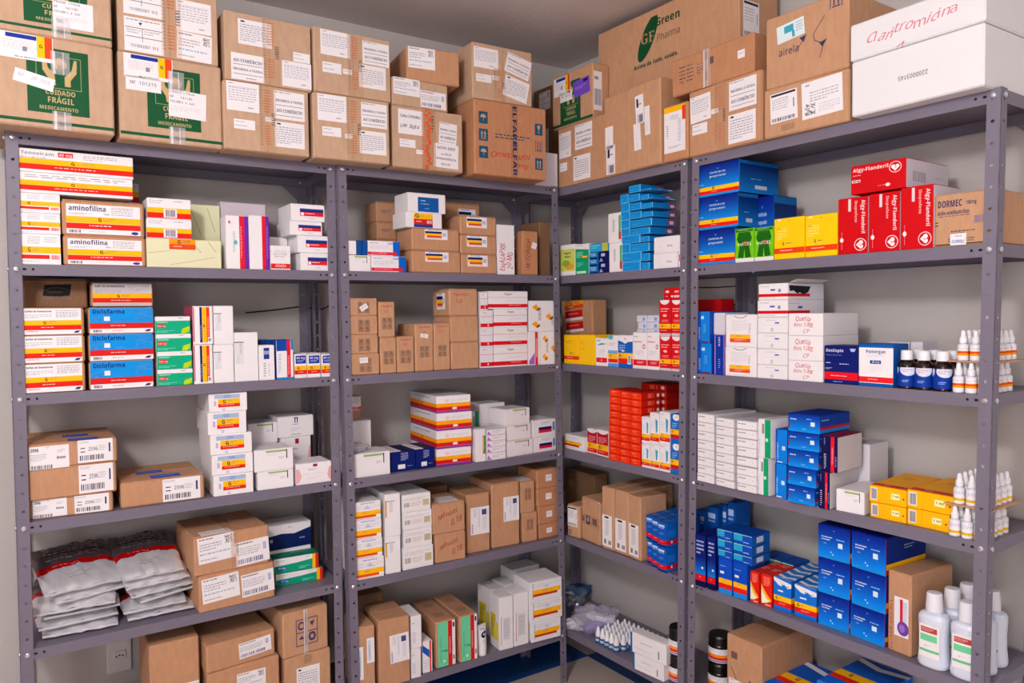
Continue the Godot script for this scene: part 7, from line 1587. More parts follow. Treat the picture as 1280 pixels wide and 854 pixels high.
	k = pack("green20", "A", 0.7932, 0.6435, 0.0816, 0.1507, 0.0521, 0.0664, -5.0, "green white box with blue tag, upper by right post")
	k = carton(1, "t", "A", 0.2411, 0.2103, 0.06, 0.1526, 0.11, 0.15, 0.0, "carton with blue tape, left, low")
	ink(k, "t", "bluetape", 0.5, 0.9, 0.3, 0.2, 0, "tape")
	k = carton(1, "t", "A", 0.3965, 0.2103, 0.03, 0.1416, 0.3123, 0.22, 0.0, "plain brown carton, left of big carton")
	stick(k, "f", "parcel", 0.8, 0.6, 0.36, 0.3)
	k = carton(1, "t", "A", 0.5967, 0.2103, 0.012, 0.2249, 0.1929, 0.26, 0.0, "low carton with label, under big carton")
	stick(k, "f", "parcel", 0.6, 0.3, 0.4, 0.3)
	k = carton(1, "d", "A", 0.5903, 0.4032, 0.012, 0.2169, 0.0889, 0.27, 5.0, "wide carton with white label and taped lid, middle")
	stick(k, "f", "parcel2", 0.7, 0.5, 0.48, 0.56, 3)
	k = carton(0, "d", "A", 0.8038, 0.2103, 0.01, 0.1572, 0.174, 0.24, 0.0, "carton with white invoice, lower by right post")
	stick(k, "f", "letter", 0.5, 0.5, 0.5, 0.5)
	ink(k, "f", "topmark", 0.5, 0.12, 0.2, 0.2)
	k = carton(0, "d", "A", 0.7984, 0.3843, 0.01, 0.1573, 0.1505, 0.24, 4.0, "carton with four care symbols, upper by right post")
	ink(k, "f", "recycle", 0.52, 0.5, 0.5, 0.62)
	ink(k, "f", "clear_tape", 0.5, 0.5, 0.1, 1, 0, "tape")

func boxes_left_corner() -> void:
	var k: Node3D
	k = carton(4, "f", "B", 0.311, 2.0187, -0.065, 0.2703, 0.2088, 0.3, -1.1, "brown carton with handwritten note and orange tape, first")
	stick(k, "f", "written", 0.25, 0.25, 0.35, 0.4)
	stick(k, "f", "proibida", 0.78, 0.36, 0.26, 0.36, -4)
	stick(k, "f", "nota", 0.75, 0.74, 0.36, 0.4, -2)
	stick(k, "f", "chip", 0.2, 0.6, 0.22, 0.13)
	stick(k, "f", "bit", 0.37, 0.72, 0.1, 0.07)
	ink(k, "f", "red_tape", 0.5, 0.5, 0.2, 1.0, 0, "tape")
	k = carton(4, "-", "B", 0.283, 2.2275, -0.065, 0.2179, 0.0953, 0.28, 0.0, "small flat brown carton with parcel papers, middle of first pile")
	stick(k, "f", "parcel", 0.26, 0.3, 0.46, 0.6)
	stick(k, "f", "parcel2", 0.73, 0.62, 0.46, 0.6)
	k = carton(1, "-", "B", 0.3368, 2.3228, -0.065, 0.1961, 0.1196, 0.28, -8.0, "plain brown carton with one parcel paper, top of first pile")
	stick(k, "f", "parcel", 0.28, 0.32, 0.5, 0.6)
	k = carton(3, "-", "B", 0.6398, 2.0187, -0.0937, 0.3133, 0.2696, 0.26, -2.0, "large brown carton with blue handling signs, beside corner")
	ink(k, "f", "umbrella", 0.12, 0.24, 0.12, 0.16)
	ink(k, "f", "arrows", 0.12, 0.47, 0.12, 0.16)
	ink(k, "f", "umbrella", 0.12, 0.7, 0.12, 0.16)
	ink(k, "f", "glass", 0.89, 0.3, 0.11, 0.16)
	ink(k, "f", "thisway", 0.89, 0.53, 0.11, 0.16)
	ink(k, "f", "arrows", 0.89, 0.78, 0.11, 0.16)
	ink(k, "f", "address", 0.52, 0.47, 0.5, 0.09)
	ink(k, "f", "elfar", 0.54, 0.5, 0.11, 1.0, 0, "tape")
	ink(k, "f", "omep", 0.5, 0.76, 0.62, 0.3)
	k = carton(4, "f", "B", 0.609, 2.2883, -0.0937, 0.2547, 0.2022, 0.25, -2.0, "tall brown carton with tilted papers, above carton with blue signs")
	stick(k, "f", "invoice", 0.22, 0.26, 0.4, 0.36)
	stick(k, "f", "proibida", 0.76, 0.3, 0.42, 0.36, -14)
	stick(k, "f", "letter", 0.72, 0.72, 0.42, 0.38, -12)
	stick(k, "f", "chip", 0.18, 0.62, 0.25, 0.14)
	stick(k, "f", "bit", 0.38, 0.58, 0.12, 0.08)
	ink(k, "f", "print_tape", 0.44, 0.7, 0.2, 0.6, 0, "tape")
	k = pack("blank", "B", 0.8775, 2.0187, 0.012, 0.1137, 0.137, 0.06, 0.0, "!cream coloured flat box in the corner behind carton with blue signs, top shelf")
	k = pack("tapetab", "B", 0.0718, 1.6633, 0.006, 0.082, 0.0551, 0.1, 0.0, "white tabbed box, by left post, low")
	k = pack("bluend", "B", 0.1818, 1.6633, 0.006, 0.1321, 0.0554, 0.07, 0.0, "white box with blue end, front")
	k = pack("blue", "B", 0.0735, 1.72, 0.006, 0.0176, 0.0487, 0.07, 0.0, "narrow blue box, upper first")
	k = pack("blue", "B", 0.0935, 1.72, 0.006, 0.0181, 0.0496, 0.07, 0.0, "narrow blue box, upper second")
	k = pack("bluend", "B", 0.1647, 1.7187, 0.006, 0.1196, 0.0518, 0.07, 0.0, "white box with blue end, upper third")
	k = pack("white", "B", 0.0472, 1.72, 0.006, 0.0297, 0.047, 0.07, 0.0, "small white box, upper by left post")
	k = carton(1, "t", "B", 0.371, 1.6633, 0.006, 0.1987, 0.0804, 0.1339, 0.0, "carton with coloured strip label, lower front", "*")
	stick(k, "f", "flag", 0.5, 0.28, 0.48, 0.44, 0, "printed_label")
	k = carton(1, "t", "B", 0.3701, 1.7437, 0.006, 0.1944, 0.081, 0.1317, 0.0, "carton with coloured strip label, upper front", "*")
	stick(k, "f", "flag", 0.5, 0.28, 0.48, 0.44, 0, "printed_label")
	k = pack("glabel", "B", 0.3229, 1.8247, 0.006, 0.1446, 0.0544, 0.11, 0.0, "white box with yellow red blue label, on cartons")
	k = pack("bluelabel", "B", 0.3356, 1.8791, 0.006, 0.151, 0.0692, 0.11, 0.0, "white box with blue label, on cartons, topmost")
	k = carton(1, "t", "B", 0.2537, 1.6633, 0.18, 0.0796, 0.1315, 0.1, 0.0, "carton in shadow, bottom behind white boxes", "*")
	ink(k, "f", "address", 0.45, 0.5, 0.5, 0.2)
	k = carton(1, "t", "B", 0.2564, 1.7948, 0.18, 0.0795, 0.0651, 0.1, 0.0, "carton in shadow, middle behind white boxes", "*")
	ink(k, "f", "address", 0.45, 0.5, 0.5, 0.2)
	k = carton(1, "t", "B", 0.2567, 1.8599, 0.18, 0.0827, 0.0752, 0.1, 0.0, "carton in shadow, top behind white boxes", "*")
	ink(k, "f", "address", 0.45, 0.5, 0.5, 0.2)
	k = carton(1, "t", "B", 0.5517, 1.6633, 0.006, 0.1565, 0.0739, 0.15, 0.0, "carton with coloured strip label, bottom second pile", "*")
	stick(k, "f", "flag", 0.45, 0.34, 0.56, 0.56, 0, "printed_label")
	k = carton(1, "t", "B", 0.5506, 1.7373, 0.006, 0.1573, 0.0718, 0.15, 0.0, "carton with coloured strip label, middle second pile", "*")
	stick(k, "f", "flag", 0.45, 0.34, 0.56, 0.56, 0, "printed_label")
	k = carton(1, "t", "B", 0.5514, 1.809, 0.006, 0.1586, 0.0715, 0.15, 0.0, "carton with coloured strip label, top second pile", "*")
	stick(k, "f", "flag", 0.45, 0.34, 0.56, 0.56, 0, "printed_label")
	k = carton(1, "t", "B", 0.5786, 1.6633, 0.17, 0.1558, 0.2883, 0.1, 0.0, "carton with strip label, behind second pile")
	stick(k, "f", "flag", 0.62, 0.18, 0.5, 0.2, 0, "printed_label")
	k = pack("white", "B", 0.6732, 1.6633, 0.006, 0.0768, 0.1915, 0.14, 0.0, "tall white box with red handwriting, upright")
	ink(k, "f", "pen4", 0.5, 0.55, 0.8, 0.86)
	k = carton(3, "-", "B", 0.7876, 1.6633, 0.006, 0.0741, 0.173, 0.0513, 0.0, "tall narrow carton with handwriting, by right post")
	ink(k, "f", "pen5", 0.4, 0.45, 0.5, 0.86)
	stick(k, "f", "bit", 0.74, 0.33, 0.3, 0.14, -20)
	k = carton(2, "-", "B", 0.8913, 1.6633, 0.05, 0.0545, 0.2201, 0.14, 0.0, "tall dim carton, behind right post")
	k = carton(0, "-", "B", 0.0825, 1.3074, 0.006, 0.1098, 0.0725, 0.12, 0.0, "small carton with care symbols, bottom by left post", "*")
	ink(k, "f", "care", 0.52, 0.52, 0.46, 0.72)
	stick(k, "f", "bit", 0.46, 0.3, 0.28, 0.26, 4)
	k = carton(0, "-", "B", 0.0805, 1.3799, 0.006, 0.1075, 0.0658, 0.12, 0.0, "small carton with care symbols, second up by left post", "*")
	ink(k, "f", "care", 0.52, 0.52, 0.46, 0.72)
	k = carton(0, "-", "B", 0.0808, 1.4457, 0.006, 0.1062, 0.0651, 0.12, 0.0, "small carton with care symbols, third up by left post", "*")
	ink(k, "f", "care", 0.52, 0.52, 0.46, 0.72)
	k = carton(0, "-", "B", 0.0812, 1.5108, 0.006, 0.1053, 0.0604, 0.12, 0.0, "small carton with care symbols, topmost by left post", "*")
	ink(k, "f", "care", 0.52, 0.52, 0.46, 0.72)
	stick(k, "f", "bit", 0.52, 0.52, 0.28, 0.3, 30)
	k = carton(0, "-", "B", 0.1716, 1.3074, 0.006, 0.0608, 0.1264, 0.12, 0.0, "upright carton with symbols, left of pair")
	ink(k, "f", "care", 0.5, 0.55, 0.7, 0.4)
	k = carton(0, "-", "B", 0.2376, 1.3074, 0.006, 0.0663, 0.1289, 0.12, 0.0, "upright carton with red handwriting, right of pair")
	ink(k, "f", "care", 0.5, 0.55, 0.7, 0.4)
	ink(k, "f", "pen1", 0.5, 0.16, 0.8, 0.26)
	k = carton(0, "-", "B", 0.1689, 1.4338, 0.006, 0.0606, 0.1251, 0.12, 0.0, "upright carton with handwriting, atop pair")
	ink(k, "f", "care", 0.5, 0.6, 0.7, 0.36)
	ink(k, "f", "pen1", 0.5, 0.2, 0.8, 0.3)
	k = carton(0, "-", "B", 0.3118, 1.3074, 0.006, 0.0735, 0.1719, 0.146, 0.0, "tall carton with symbols and slip, left")
	ink(k, "f", "care", 0.5, 0.58, 0.56, 0.26)
	ink(k, "f", "pen1", 0.5, 0.12, 0.8, 0.2)
	stick(k, "f", "bit", 0.5, 0.25, 0.2, 0.18, 80)
	k = carton(0, "-", "B", 0.3847, 1.3074, 0.006, 0.0672, 0.1735, 0.13, 0.0, "tall carton with symbols, right")
	ink(k, "f", "care", 0.5, 0.58, 0.56, 0.26)
	ink(k, "f", "pen1", 0.5, 0.12, 0.8, 0.2)
	k = carton(0, "t", "B", 0.4818, 1.3074, 0.006, 0.1192, 0.1016, 0.13, 0.0, "square carton, bottom beside white boxes", "*")
	k = carton(0, "t", "B", 0.4809, 1.4089, 0.006, 0.1211, 0.0973, 0.13, 0.0, "square carton, middle beside white boxes", "*")
	k = carton(0, "t", "B", 0.4787, 1.5062, 0.006, 0.1215, 0.1008, 0.13, 0.0, "square carton, top beside white boxes", "*")
	ink(k, "f", "pen1", 0.4, 0.34, 0.7, 0.5)
	stick(k, "l", "flag", 0.5, 0.45, 0.5, 0.6, 0, "printed_label")
	k = pack("pype", "B", 0.6856, 1.3074, 0.006, 0.1571, 0.0799, 0.15, 0.0, "white box with red bands, bottom pile", "*")
	k = pack("pype", "B", 0.6874, 1.3873, 0.006, 0.1556, 0.0727, 0.15, 0.0, "white box with red bands, second up pile", "*")
	k = pack("pype", "B", 0.6897, 1.46, 0.006, 0.1537, 0.0714, 0.15, 0.0, "white box with red bands, third up pile", "*")
	k = pack("pype", "B", 0.6793, 1.5314, 0.006, 0.1818, 0.0679, 0.15, 0.0, "white box with red bands, topmost pile", "*")
	k = pack("pype_s", "B", 0.5758, 1.3074, 0.006, 0.0558, 0.0789, 0.14, 0.0, "white box with red band, left column bottom", "white red banded boxes, left column")
	k = pack("pype_s", "B", 0.5777, 1.3863, 0.006, 0.0557, 0.071, 0.14, 0.0, "white box with red band, left column middle", "white red banded boxes, left column")
	k = pack("pype_s", "B", 0.5795, 1.4573, 0.006, 0.0557, 0.0694, 0.14, 0.0, "white box with red band, left column top", "white red banded boxes, left column")
	k = pack("pype_s", "B", 0.5692, 1.5267, 0.006, 0.0316, 0.0679, 0.14, 0.0, "narrow white red banded box, left column topmost")
	k = pack("diamond", "B", 0.8687, 1.3074, 0.006, 0.0804, 0.1329, 0.12, 0.0, "white box with orange lozenges, lower by right post")
	k = pack("diamond", "B", 0.8414, 1.4403, 0.01, 0.1269, 0.1226, 0.12, 0.0, "white box with orange lozenges, upper by right post")
	k = pack("triangle", "B", 0.7963, 1.3074, 0.006, 0.0576, 0.1326, 0.11, 0.0, "narrow white box with purple triangle, beside lozenge boxes")
	k = pack("tapetab", "B", 0.1014, 0.9528, 0.0181, 0.1383, 0.0817, 0.12, -2.0, "white box with green tab, by left post")
	k = pack("white", "B", 0.1204, 0.9528, 0.15, 0.0757, 0.1782, 0.048, 0.0, "upright white box, behind white tabbed box")
	k = carton(1, "-", "B", 0.1202, 0.9528, 0.2, 0.0406, 0.2093, 0.06, 0.0, "small brown carton, behind left post")
	k = pack("redfoot", "B", 0.1239, 1.1621, 0.2, 0.0406, 0.0529, 0.06, 0.0, "white and red box, on small brown carton")
	k = pack("midnight", "B", 0.2296, 0.9528, 0.0314, 0.0934, 0.0732, 0.13, -1.6, "navy box with white slip, left of pair")
	k = pack("midnight", "B", 0.3168, 0.9528, 0.0286, 0.0747, 0.0734, 0.13, -0.3, "navy box with white slip, right of pair")
	k = pack("sunset", "B", 0.4312, 0.9528, 0.0194, 0.1398, 0.0632, 0.2605, -5.0, "large white box with orange and purple bands, bottom pile")
	k = pack("sunset", "B", 0.4341, 1.016, 0.0194, 0.1428, 0.0674, 0.2646, -5.0, "large white box with orange and purple bands, second up pile")
	k = pack("sunset", "B", 0.4365, 1.0833, 0.0194, 0.1436, 0.0652, 0.2646, -5.0, "large white box with orange and purple bands, third up pile")
	k = pack("sunset", "B", 0.4346, 1.1485, 0.0194, 0.1389, 0.0632, 0.2646, -5.0, "large white box with orange and purple bands, topmost pile")
	k = pack("edge", "B", 0.5405, 0.9528, 0.006, 0.0413, 0.1244, 0.1, 0.0, "white box with orange and green edge, front")
	k = pack("jade", "B", 0.5994, 0.9528, 0.15, 0.0357, 0.1735, 0.08, 0.0, "green box, behind orange edged box")
	k = pack("slip", "B", 0.6094, 0.9528, 0.006, 0.0867, 0.0291, 0.09, 0.0, "thin white box with violet corner, bottom pile", "*")
	k = pack("slip", "B", 0.6101, 0.9819, 0.006, 0.0867, 0.0223, 0.09, 0.0, "thin white box with violet corner, second up pile", "*")
	k = pack("slip", "B", 0.6106, 1.0041, 0.006, 0.0867, 0.0223, 0.09, 0.0, "thin white box with violet corner, third up pile", "*")
	k = pack("slip", "B", 0.6108, 1.0264, 0.006, 0.086, 0.0226, 0.09, 0.0, "thin white box with violet corner, fourth up pile", "*")
	k = pack("slip", "B", 0.6108, 1.049, 0.006, 0.0848, 0.0223, 0.09, 0.0, "thin white box with violet corner, topmost pile", "*")
	k = pack("tapetab", "B", 0.7301, 0.9528, 0.0209, 0.1317, 0.0623, 0.11, 5.0, "white box with tab, bottom right pile")
	k = pack("tapetab", "B", 0.7277, 1.0166, 0.0209, 0.12, 0.0589, 0.11, 5.0, "white box with tab, middle right pile")
	k = pack("tapetab", "B", 0.7218, 1.0755, 0.0209, 0.1215, 0.0643, 0.11, 5.0, "white box with tab, top right pile")
	k = pack("white", "B", 0.6798, 0.9528, 0.14, 0.1208, 0.1218, 0.11, 0.0, "white box, hidden behind thin boxes")
	k = pack("white", "B", 0.6785, 1.0746, 0.14, 0.1206, 0.0786, 0.11, 0.0, "plain white box, behind thin boxes")
	k = pack("redblue", "B", 0.8597, 0.9528, 0.0325, 0.1176, 0.0626, 0.12, 3.6, "white box with navy red label, lower by right post")
	k = pack("redblue", "B", 0.8584, 1.0153, 0.0325, 0.1202, 0.0682, 0.12, 3.6, "white box with navy red label, upper by right post")
	k = pack("band", "B", 0.0819, 0.6008, 0.0081, 0.1017, 0.0717, 0.16, -5.0, "white box with orange band, bottom by left post")
	k = pack("band", "B", 0.0785, 0.6726, 0.0081, 0.1, 0.067, 0.16, -5.0, "white box with orange band, second up by left post")
	k = pack("band", "B", 0.0776, 0.7396, 0.0081, 0.0984, 0.0676, 0.16, -5.0, "white box with orange band, third up by left post")
	k = pack("band", "B", 0.0766, 0.8072, 0.0081, 0.0991, 0.0622, 0.16, -5.0, "white box with orange band, topmost by left post")
	k = pack("tab2", "B", 0.1701, 0.6008, 0.0096, 0.0563, 0.1315, 0.2, -5.0, "upright white tabbed box, lower second pile")
	k = pack("tab2", "B", 0.1725, 0.7324, 0.0096, 0.0576, 0.15, 0.2, -5.0, "upright white tabbed box, upper second pile")
	k = pack("sand", "B", 0.2688, 0.6008, 0.0093, 0.1189, 0.0772, 0.1787, -2.0, "white box with beige print, bottom third pile")
	k = pack("sand", "B", 0.2696, 0.6781, 0.0093, 0.1106, 0.0662, 0.1787, -2.0, "white box with beige print, second up third pile")
	k = pack("sand", "B", 0.2693, 0.7443, 0.0093, 0.1137, 0.0629, 0.1787, -2.0, "white box with beige print, third up third pile")
	k = pack("sand", "B", 0.267, 0.8072, 0.0093, 0.1113, 0.0629, 0.1787, -2.0, "white box with beige print, topmost third pile")
	k = carton(1, "-", "B", 0.3994, 0.6008, 0.0035, 0.1225, 0.1065, 0.16, -4.7, "carton with red handwriting, lower middle")
	ink(k, "f", "pen2", 0.5, 0.5, 0.8, 0.74, 16)
	k = carton(1, "t", "B", 0.3949, 0.7074, 0.0035, 0.1308, 0.1133, 0.16, -4.7, "carton with red handwriting, upper middle")
	ink(k, "f", "pen2", 0.52, 0.5, 0.8, 0.74, 16)
	stick(k, "t", "invoice", 0.55, 0.7, 0.6, 0.5)
	k = carton(1, "t", "B", 0.5362, 0.6008, 0.0313, 0.0996, 0.2267, 0.1567, -4.1, "tall carton with bluish paper, left")
	stick(k, "f", "bluepaper", 0.57, 0.46, 0.8, 0.46)
	k = carton(1, "t", "B", 0.6613, 0.6008, 0.0303, 0.1243, 0.2531, 0.2, -4.2, "tallest carton with bluish paper, right")
	stick(k, "f", "bluepaper", 0.7, 0.42, 0.56, 0.38)
	k = carton(1, "-", "B", 0.7731, 0.6008, 0.025, 0.0683, 0.1174, 0.14, -5.0, "narrow carton with symbols, lower fifth pile")
	ink(k, "f", "care", 0.5, 0.4, 0.5, 0.4)
	k = carton(1, "-", "B", 0.7652, 0.7182, 0.025, 0.0652, 0.1272, 0.14, -5.0, "narrow carton with symbols and paper lid, upper fifth pile")
	ink(k, "f", "care", 0.5, 0.4, 0.5, 0.4)
	stick(k, "t", "invoice", 0.5, 0.6, 0.9, 0.6)
	k = carton(3, "-", "B", 0.8676, 0.6008, 0.0251, 0.0972, 0.0588, 0.14, 0, "small carton with white slip, bottom by right post")
	stick(k, "f", "bit", 0.5, 0.46, 0.28, 0.34)
	k = carton(3, "-", "B", 0.8649, 0.6597, 0.0251, 0.1014, 0.0722, 0.14, 0, "small carton with white slip, second up by right post")
	stick(k, "f", "bit", 0.54, 0.46, 0.28, 0.34)
	k = carton(3, "-", "B", 0.8634, 0.7319, 0.0251, 0.1045, 0.0726, 0.14, 0, "small carton with white slip, third up by right post")
	stick(k, "f", "bit", 0.54, 0.46, 0.28, 0.34)
	k = carton(3, "-", "B", 0.865, 0.8044, 0.0251, 0.1065, 0.0774, 0.14, 0, "small carton with white slip, topmost by right post")
	stick(k, "f", "bit", 0.54, 0.46, 0.28, 0.34)
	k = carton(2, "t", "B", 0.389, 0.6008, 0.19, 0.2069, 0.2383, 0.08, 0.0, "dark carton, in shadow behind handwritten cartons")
	k = carton(0, "t", "B", 0.0576, 0.2103, 0.0053, 0.0643, 0.2295, 0.15, -4.8, "light tan carton with striped papers, by left post")
	stick(k, "f", "tall", 0.2, 0.55, 0.28, 0.5)
	stick(k, "f", "tall", 0.75, 0.38, 0.42, 0.38)
	k = carton(1, "t", "B", 0.1594, 0.2103, -0.0065, 0.1146, 0.2384, 0.16, -5.0, "large carton with bluish paper, second")
	stick(k, "f", "bluepaper", 0.66, 0.46, 0.62, 0.42, 2)
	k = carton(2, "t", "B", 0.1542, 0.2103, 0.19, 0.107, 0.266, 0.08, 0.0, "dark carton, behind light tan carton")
	k = pack("slim", "B", 0.2436, 0.2103, -0.0028, 0.0371, 0.1065, 0.12, -5.0, "slim white box with blue print, lower third")
	k = pack("slim", "B", 0.247, 0.3168, -0.0028, 0.0404, 0.1179, 0.12, -5.0, "slim white box with blue print, upper third")
	k = pack("slimblue", "B", 0.2965, 0.2103, 0.0099, 0.0382, 0.1167, 0.08, -2.4, "small white box with blue and red, fourth")
	k = carton(1, "-", "B", 0.3738, 0.2103, 0.0095, 0.0805, 0.1729, 0.24, -5.0, "long carton with mint green panel, left of two")
	stick(k, "f", "mint", 0.52, 0.5, 0.86, 0.96, 0, "printed_label")
	ink(k, "t", "topmark", 0.5, 0.75, 0.6, 0.2)
	ink(k, "t", "topmark", 0.5, 0.3, 0.6, 0.2)
	k = carton(1, "-", "B", 0.4652, 0.2103, 0, 0.0763, 0.1768, 0.24, -4.0, "long carton with mint green panel, right of two")
	stick(k, "f", "mint", 0.52, 0.5, 0.86, 0.96, 0, "printed_label")
	ink(k, "t", "topmark", 0.5, 0.75, 0.6, 0.2)
	ink(k, "t", "topmark", 0.5, 0.3, 0.6, 0.2)
	k = pack("lemon", "B", 0.6353, 0.2103, 0.0033, 0.0605, 0.2061, 0.08, -5.0, "white box with yellow side, front left")
	k = pack("lemon", "B", 0.704, 0.2103, 0.0007, 0.0663, 0.208, 0.08, -2.6, "white box with yellow side, front right")
	k = pack("lemon", "B", 0.6763, 0.2103, 0.13, 0.0639, 0.1911, 0.1, 0.0, "white box with yellow side, rear left")
	k = pack("lemon", "B", 0.7465, 0.2103, 0.13, 0.0656, 0.1959, 0.1, 0.0, "white box with yellow side, rear right")
	k = pack("amber", "B", 0.8136, 0.2103, -0.0159, 0.1357, 0.0786, 0.13, -5.0, "white box with amber label, bottom by right post")
	k = pack("amber", "B", 0.8154, 0.2889, -0.0159, 0.1497, 0.0838, 0.13, -5.0, "white box with amber label, middle by right post")
	k = pack("amber", "B", 0.8149, 0.3727, -0.0159, 0.1503, 0.0778, 0.13, -5.0, "white box with amber label, top by right post")
	k = pack("white", "B", 0.8491, 0.2103, 0.175, 0.1389, 0.2326, 0.09, 0.0, "large plain white box, behind amber labelled pile")

func boxes_right_corner() -> void:
	var k: Node3D
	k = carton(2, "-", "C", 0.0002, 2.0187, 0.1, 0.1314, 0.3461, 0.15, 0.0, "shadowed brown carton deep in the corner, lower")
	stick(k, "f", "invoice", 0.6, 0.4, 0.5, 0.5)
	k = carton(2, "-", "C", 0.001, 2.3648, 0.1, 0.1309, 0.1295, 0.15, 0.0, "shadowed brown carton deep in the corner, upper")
	stick(k, "f", "parcel", 0.62, 0.45, 0.6, 0.6)
	k = carton(1, "f", "C", 0.3781, 2.0187, 0.0001, 0.2906, 0.238, 0.27, -1.3, "brown carton with two notices, first, lower")
	stick(k, "f", "invoice", 0.16, 0.3, 0.26, 0.42)
	stick(k, "f", "chip", 0.12, 0.66, 0.16, 0.14)
	stick(k, "f", "proibida", 0.56, 0.24, 0.36, 0.4)
	stick(k, "f", "letter", 0.52, 0.74, 0.36, 0.4)
	k = carton(0, "-", "C", 0.3233, 2.2567, 0.0001, 0.2504, 0.2112, 0.0829, 0.0, "small green printed carton with purple slip, first, upper")
	ink(k, "f", "fragil", 0.46, 0.56, 0.5, 0.74)
	ink(k, "f", "greenline", 0.5, 0.95, 0.99, 0.05)
	stick(k, "f", "pill", 0.26, 0.22, 0.42, 0.34)
	stick(k, "f", "nfb", 0.36, 0.44, 0.3, 0.18)
	stick(k, "f", "lilacslip", 0.74, 0.37, 0.38, 0.3, 4)
	stick(k, "r", "small", 0.3, 0.5, 0.5, 0.7)
	k = carton(0, "-", "C", 0.5937, 2.0187, -0.0113, 0.1374, 0.2918, 0.26, -2.0, "plain carton with sealing strips, second")
	stick(k, "f", "strip", 0.26, 0.8, 0.36, 0.36)
	stick(k, "f", "strip2", 0.2, 0.52, 0.32, 0.28)
	k = carton(0, "-", "C", 0.7489, 2.0187, -0.025, 0.157, 0.2921, 0.26, -1.0, "plain tall carton with barcode strips, third")
	stick(k, "f", "strip", 0.36, 0.3, 0.26, 0.34, 4)
	stick(k, "f", "strip2", 0.28, 0.62, 0.22, 0.32, 3)
	stick(k, "f", "strip2", 0.6, 0.46, 0.16, 0.34, 2)
	ink(k, "l", "ube", 0.5, 0.5, 0.2, 0.1)
	k = carton(3, "-", "C", 0.8877, 2.0187, -0.0189, 0.109, 0.1857, 0.25, 0.4, "small carton under white voucher with yellow edge, fourth")
	stick(k, "f", "voucher", 0.47, 0.44, 0.86, 0.82)
	k = carton(1, "f", "C", 1.087, 2.0187, -0.0179, 0.2882, 0.2102, 0.27, -2.0, "brown carton with sale notice, right end, lower")
	stick(k, "f", "invoice", 0.17, 0.29, 0.3, 0.4, 2)
	stick(k, "f", "chip", 0.16, 0.6, 0.22, 0.16)
	stick(k, "f", "bit", 0.38, 0.4, 0.1, 0.07)
	stick(k, "f", "proibida", 0.76, 0.26, 0.36, 0.42)
	stick(k, "f", "letter", 0.75, 0.74, 0.36, 0.42)
	ink(k, "f", "print_tape", 0.46, 0.5, 0.16, 1, 0, "tape")
	k = carton(3, "-", "C", 1.0339, 2.2289, -0.0179, 0.3285, 0.119, 0.1009, 0.0, "long brown carton with handling print, right end, upper")
	ink(k, "f", "handling", 0.3, 0.5, 0.5, 0.62)
	stick(k, "f", "bit", 0.86, 0.45, 0.08, 0.2)
	ink(k, "f", "clear_tape", 0.45, 0.5, 0.09, 1, 0, "tape")
	k = carton(0, "-", "C", 0.723, 2.3108, 0.085, 0.6788, 0.2955, 0.2, 0.0, "very large carton with green leaf logo, over middle cartons")
	ink(k, "f", "greenlogo", 0.44, 0.45, 0.4, 0.72)
	stick(k, "r", "chart", 0.3, 0.5, 0.4, 0.4)
	k = pack("lime", "C", 0.287, 1.6633, 0.006, 0.0927, 0.1248, 0.07, 0.0, "white and lime green pack, at left")
	k = pack("mint2", "C", 0.3773, 1.6633, 0.006, 0.0799, 0.1202, 0.07, 0.0, "green pack, second")
	k = pack("aqua", "C", 0.4454, 1.6633, 0.006, 0.0503, 0.0299, 0.05, 0.0, "small aqua box, bottom pile", "*")
	k = pack("aqua", "C", 0.4454, 1.6932, 0.006, 0.0503, 0.0264, 0.05, 0.0, "small aqua box, middle pile", "*")
	k = pack("aqua", "C", 0.4451, 1.7196, 0.006, 0.0498, 0.0263, 0.05, 0.0, "small aqua box, top pile", "*")
	k = pack("night", "C", 0.5008, 1.6633, 0.006, 0.0537, 0.0406, 0.05, 0.0, "small dark blue box, lower pile", "*")
	k = pack("night", "C", 0.5007, 1.7039, 0.006, 0.0537, 0.0397, 0.05, 0.0, "small dark blue box, upper pile", "*")
	k = pack("aqua2", "C", 0.4745, 1.7459, 0.006, 0.1022, 0.0322, 0.05, 0.0, "flat aqua and olive box, over small boxes")
	k = pack("tallgreen", "C", 0.5699, 1.6633, 0.006, 0.0685, 0.1093, 0.08, 0.0, "tall white box with green edge, lower pile", "*")
	k = pack("tallgreen", "C", 0.5634, 1.7726, 0.006, 0.0669, 0.1106, 0.08, 0.0, "tall white box with green edge, upper pile", "*")
	k = pack("cyan", "C", 0.6545, 1.6633, 0.006, 0.092, 0.0323, 0.12, 0.0, "!sky blue box, bottom row left of the blue block, right corner rack", "sky blue boxes in one block")
	k = pack("cyan", "C", 0.7239, 1.6633, 0.006, 0.0406, 0.0264, 0.12, 0.0, "!sky blue box, bottom row middle of the blue block, right corner rack", "sky blue boxes in one block")
	k = pack("cyan", "C", 0.6552, 1.6956, 0.006, 0.0981, 0.0339, 0.12, 0.0, "!sky blue box, second row left of the blue block, right corner rack", "sky blue boxes in one block")
	k = pack("cyan", "C", 0.7257, 1.6956, 0.006, 0.0366, 0.0267, 0.12, 0.0, "!sky blue box, second row middle of the blue block, right corner rack", "sky blue boxes in one block")
	k = pack("cyan", "C", 0.6265, 1.7295, 0.006, 0.041, 0.0338, 0.12, 0.0, "!sky blue box, third row left of the blue block, right corner rack", "sky blue boxes in one block")
	k = pack("cyan", "C", 0.6969, 1.7295, 0.006, 0.0936, 0.0302, 0.12, 0.0, "!sky blue box, third row middle of the blue block, right corner rack", "sky blue boxes in one block")
	k = pack("cyan", "C", 0.6514, 1.7633, 0.006, 0.0929, 0.0279, 0.12, 0.0, "!sky blue box, fourth row left of the blue block, right corner rack", "sky blue boxes in one block")
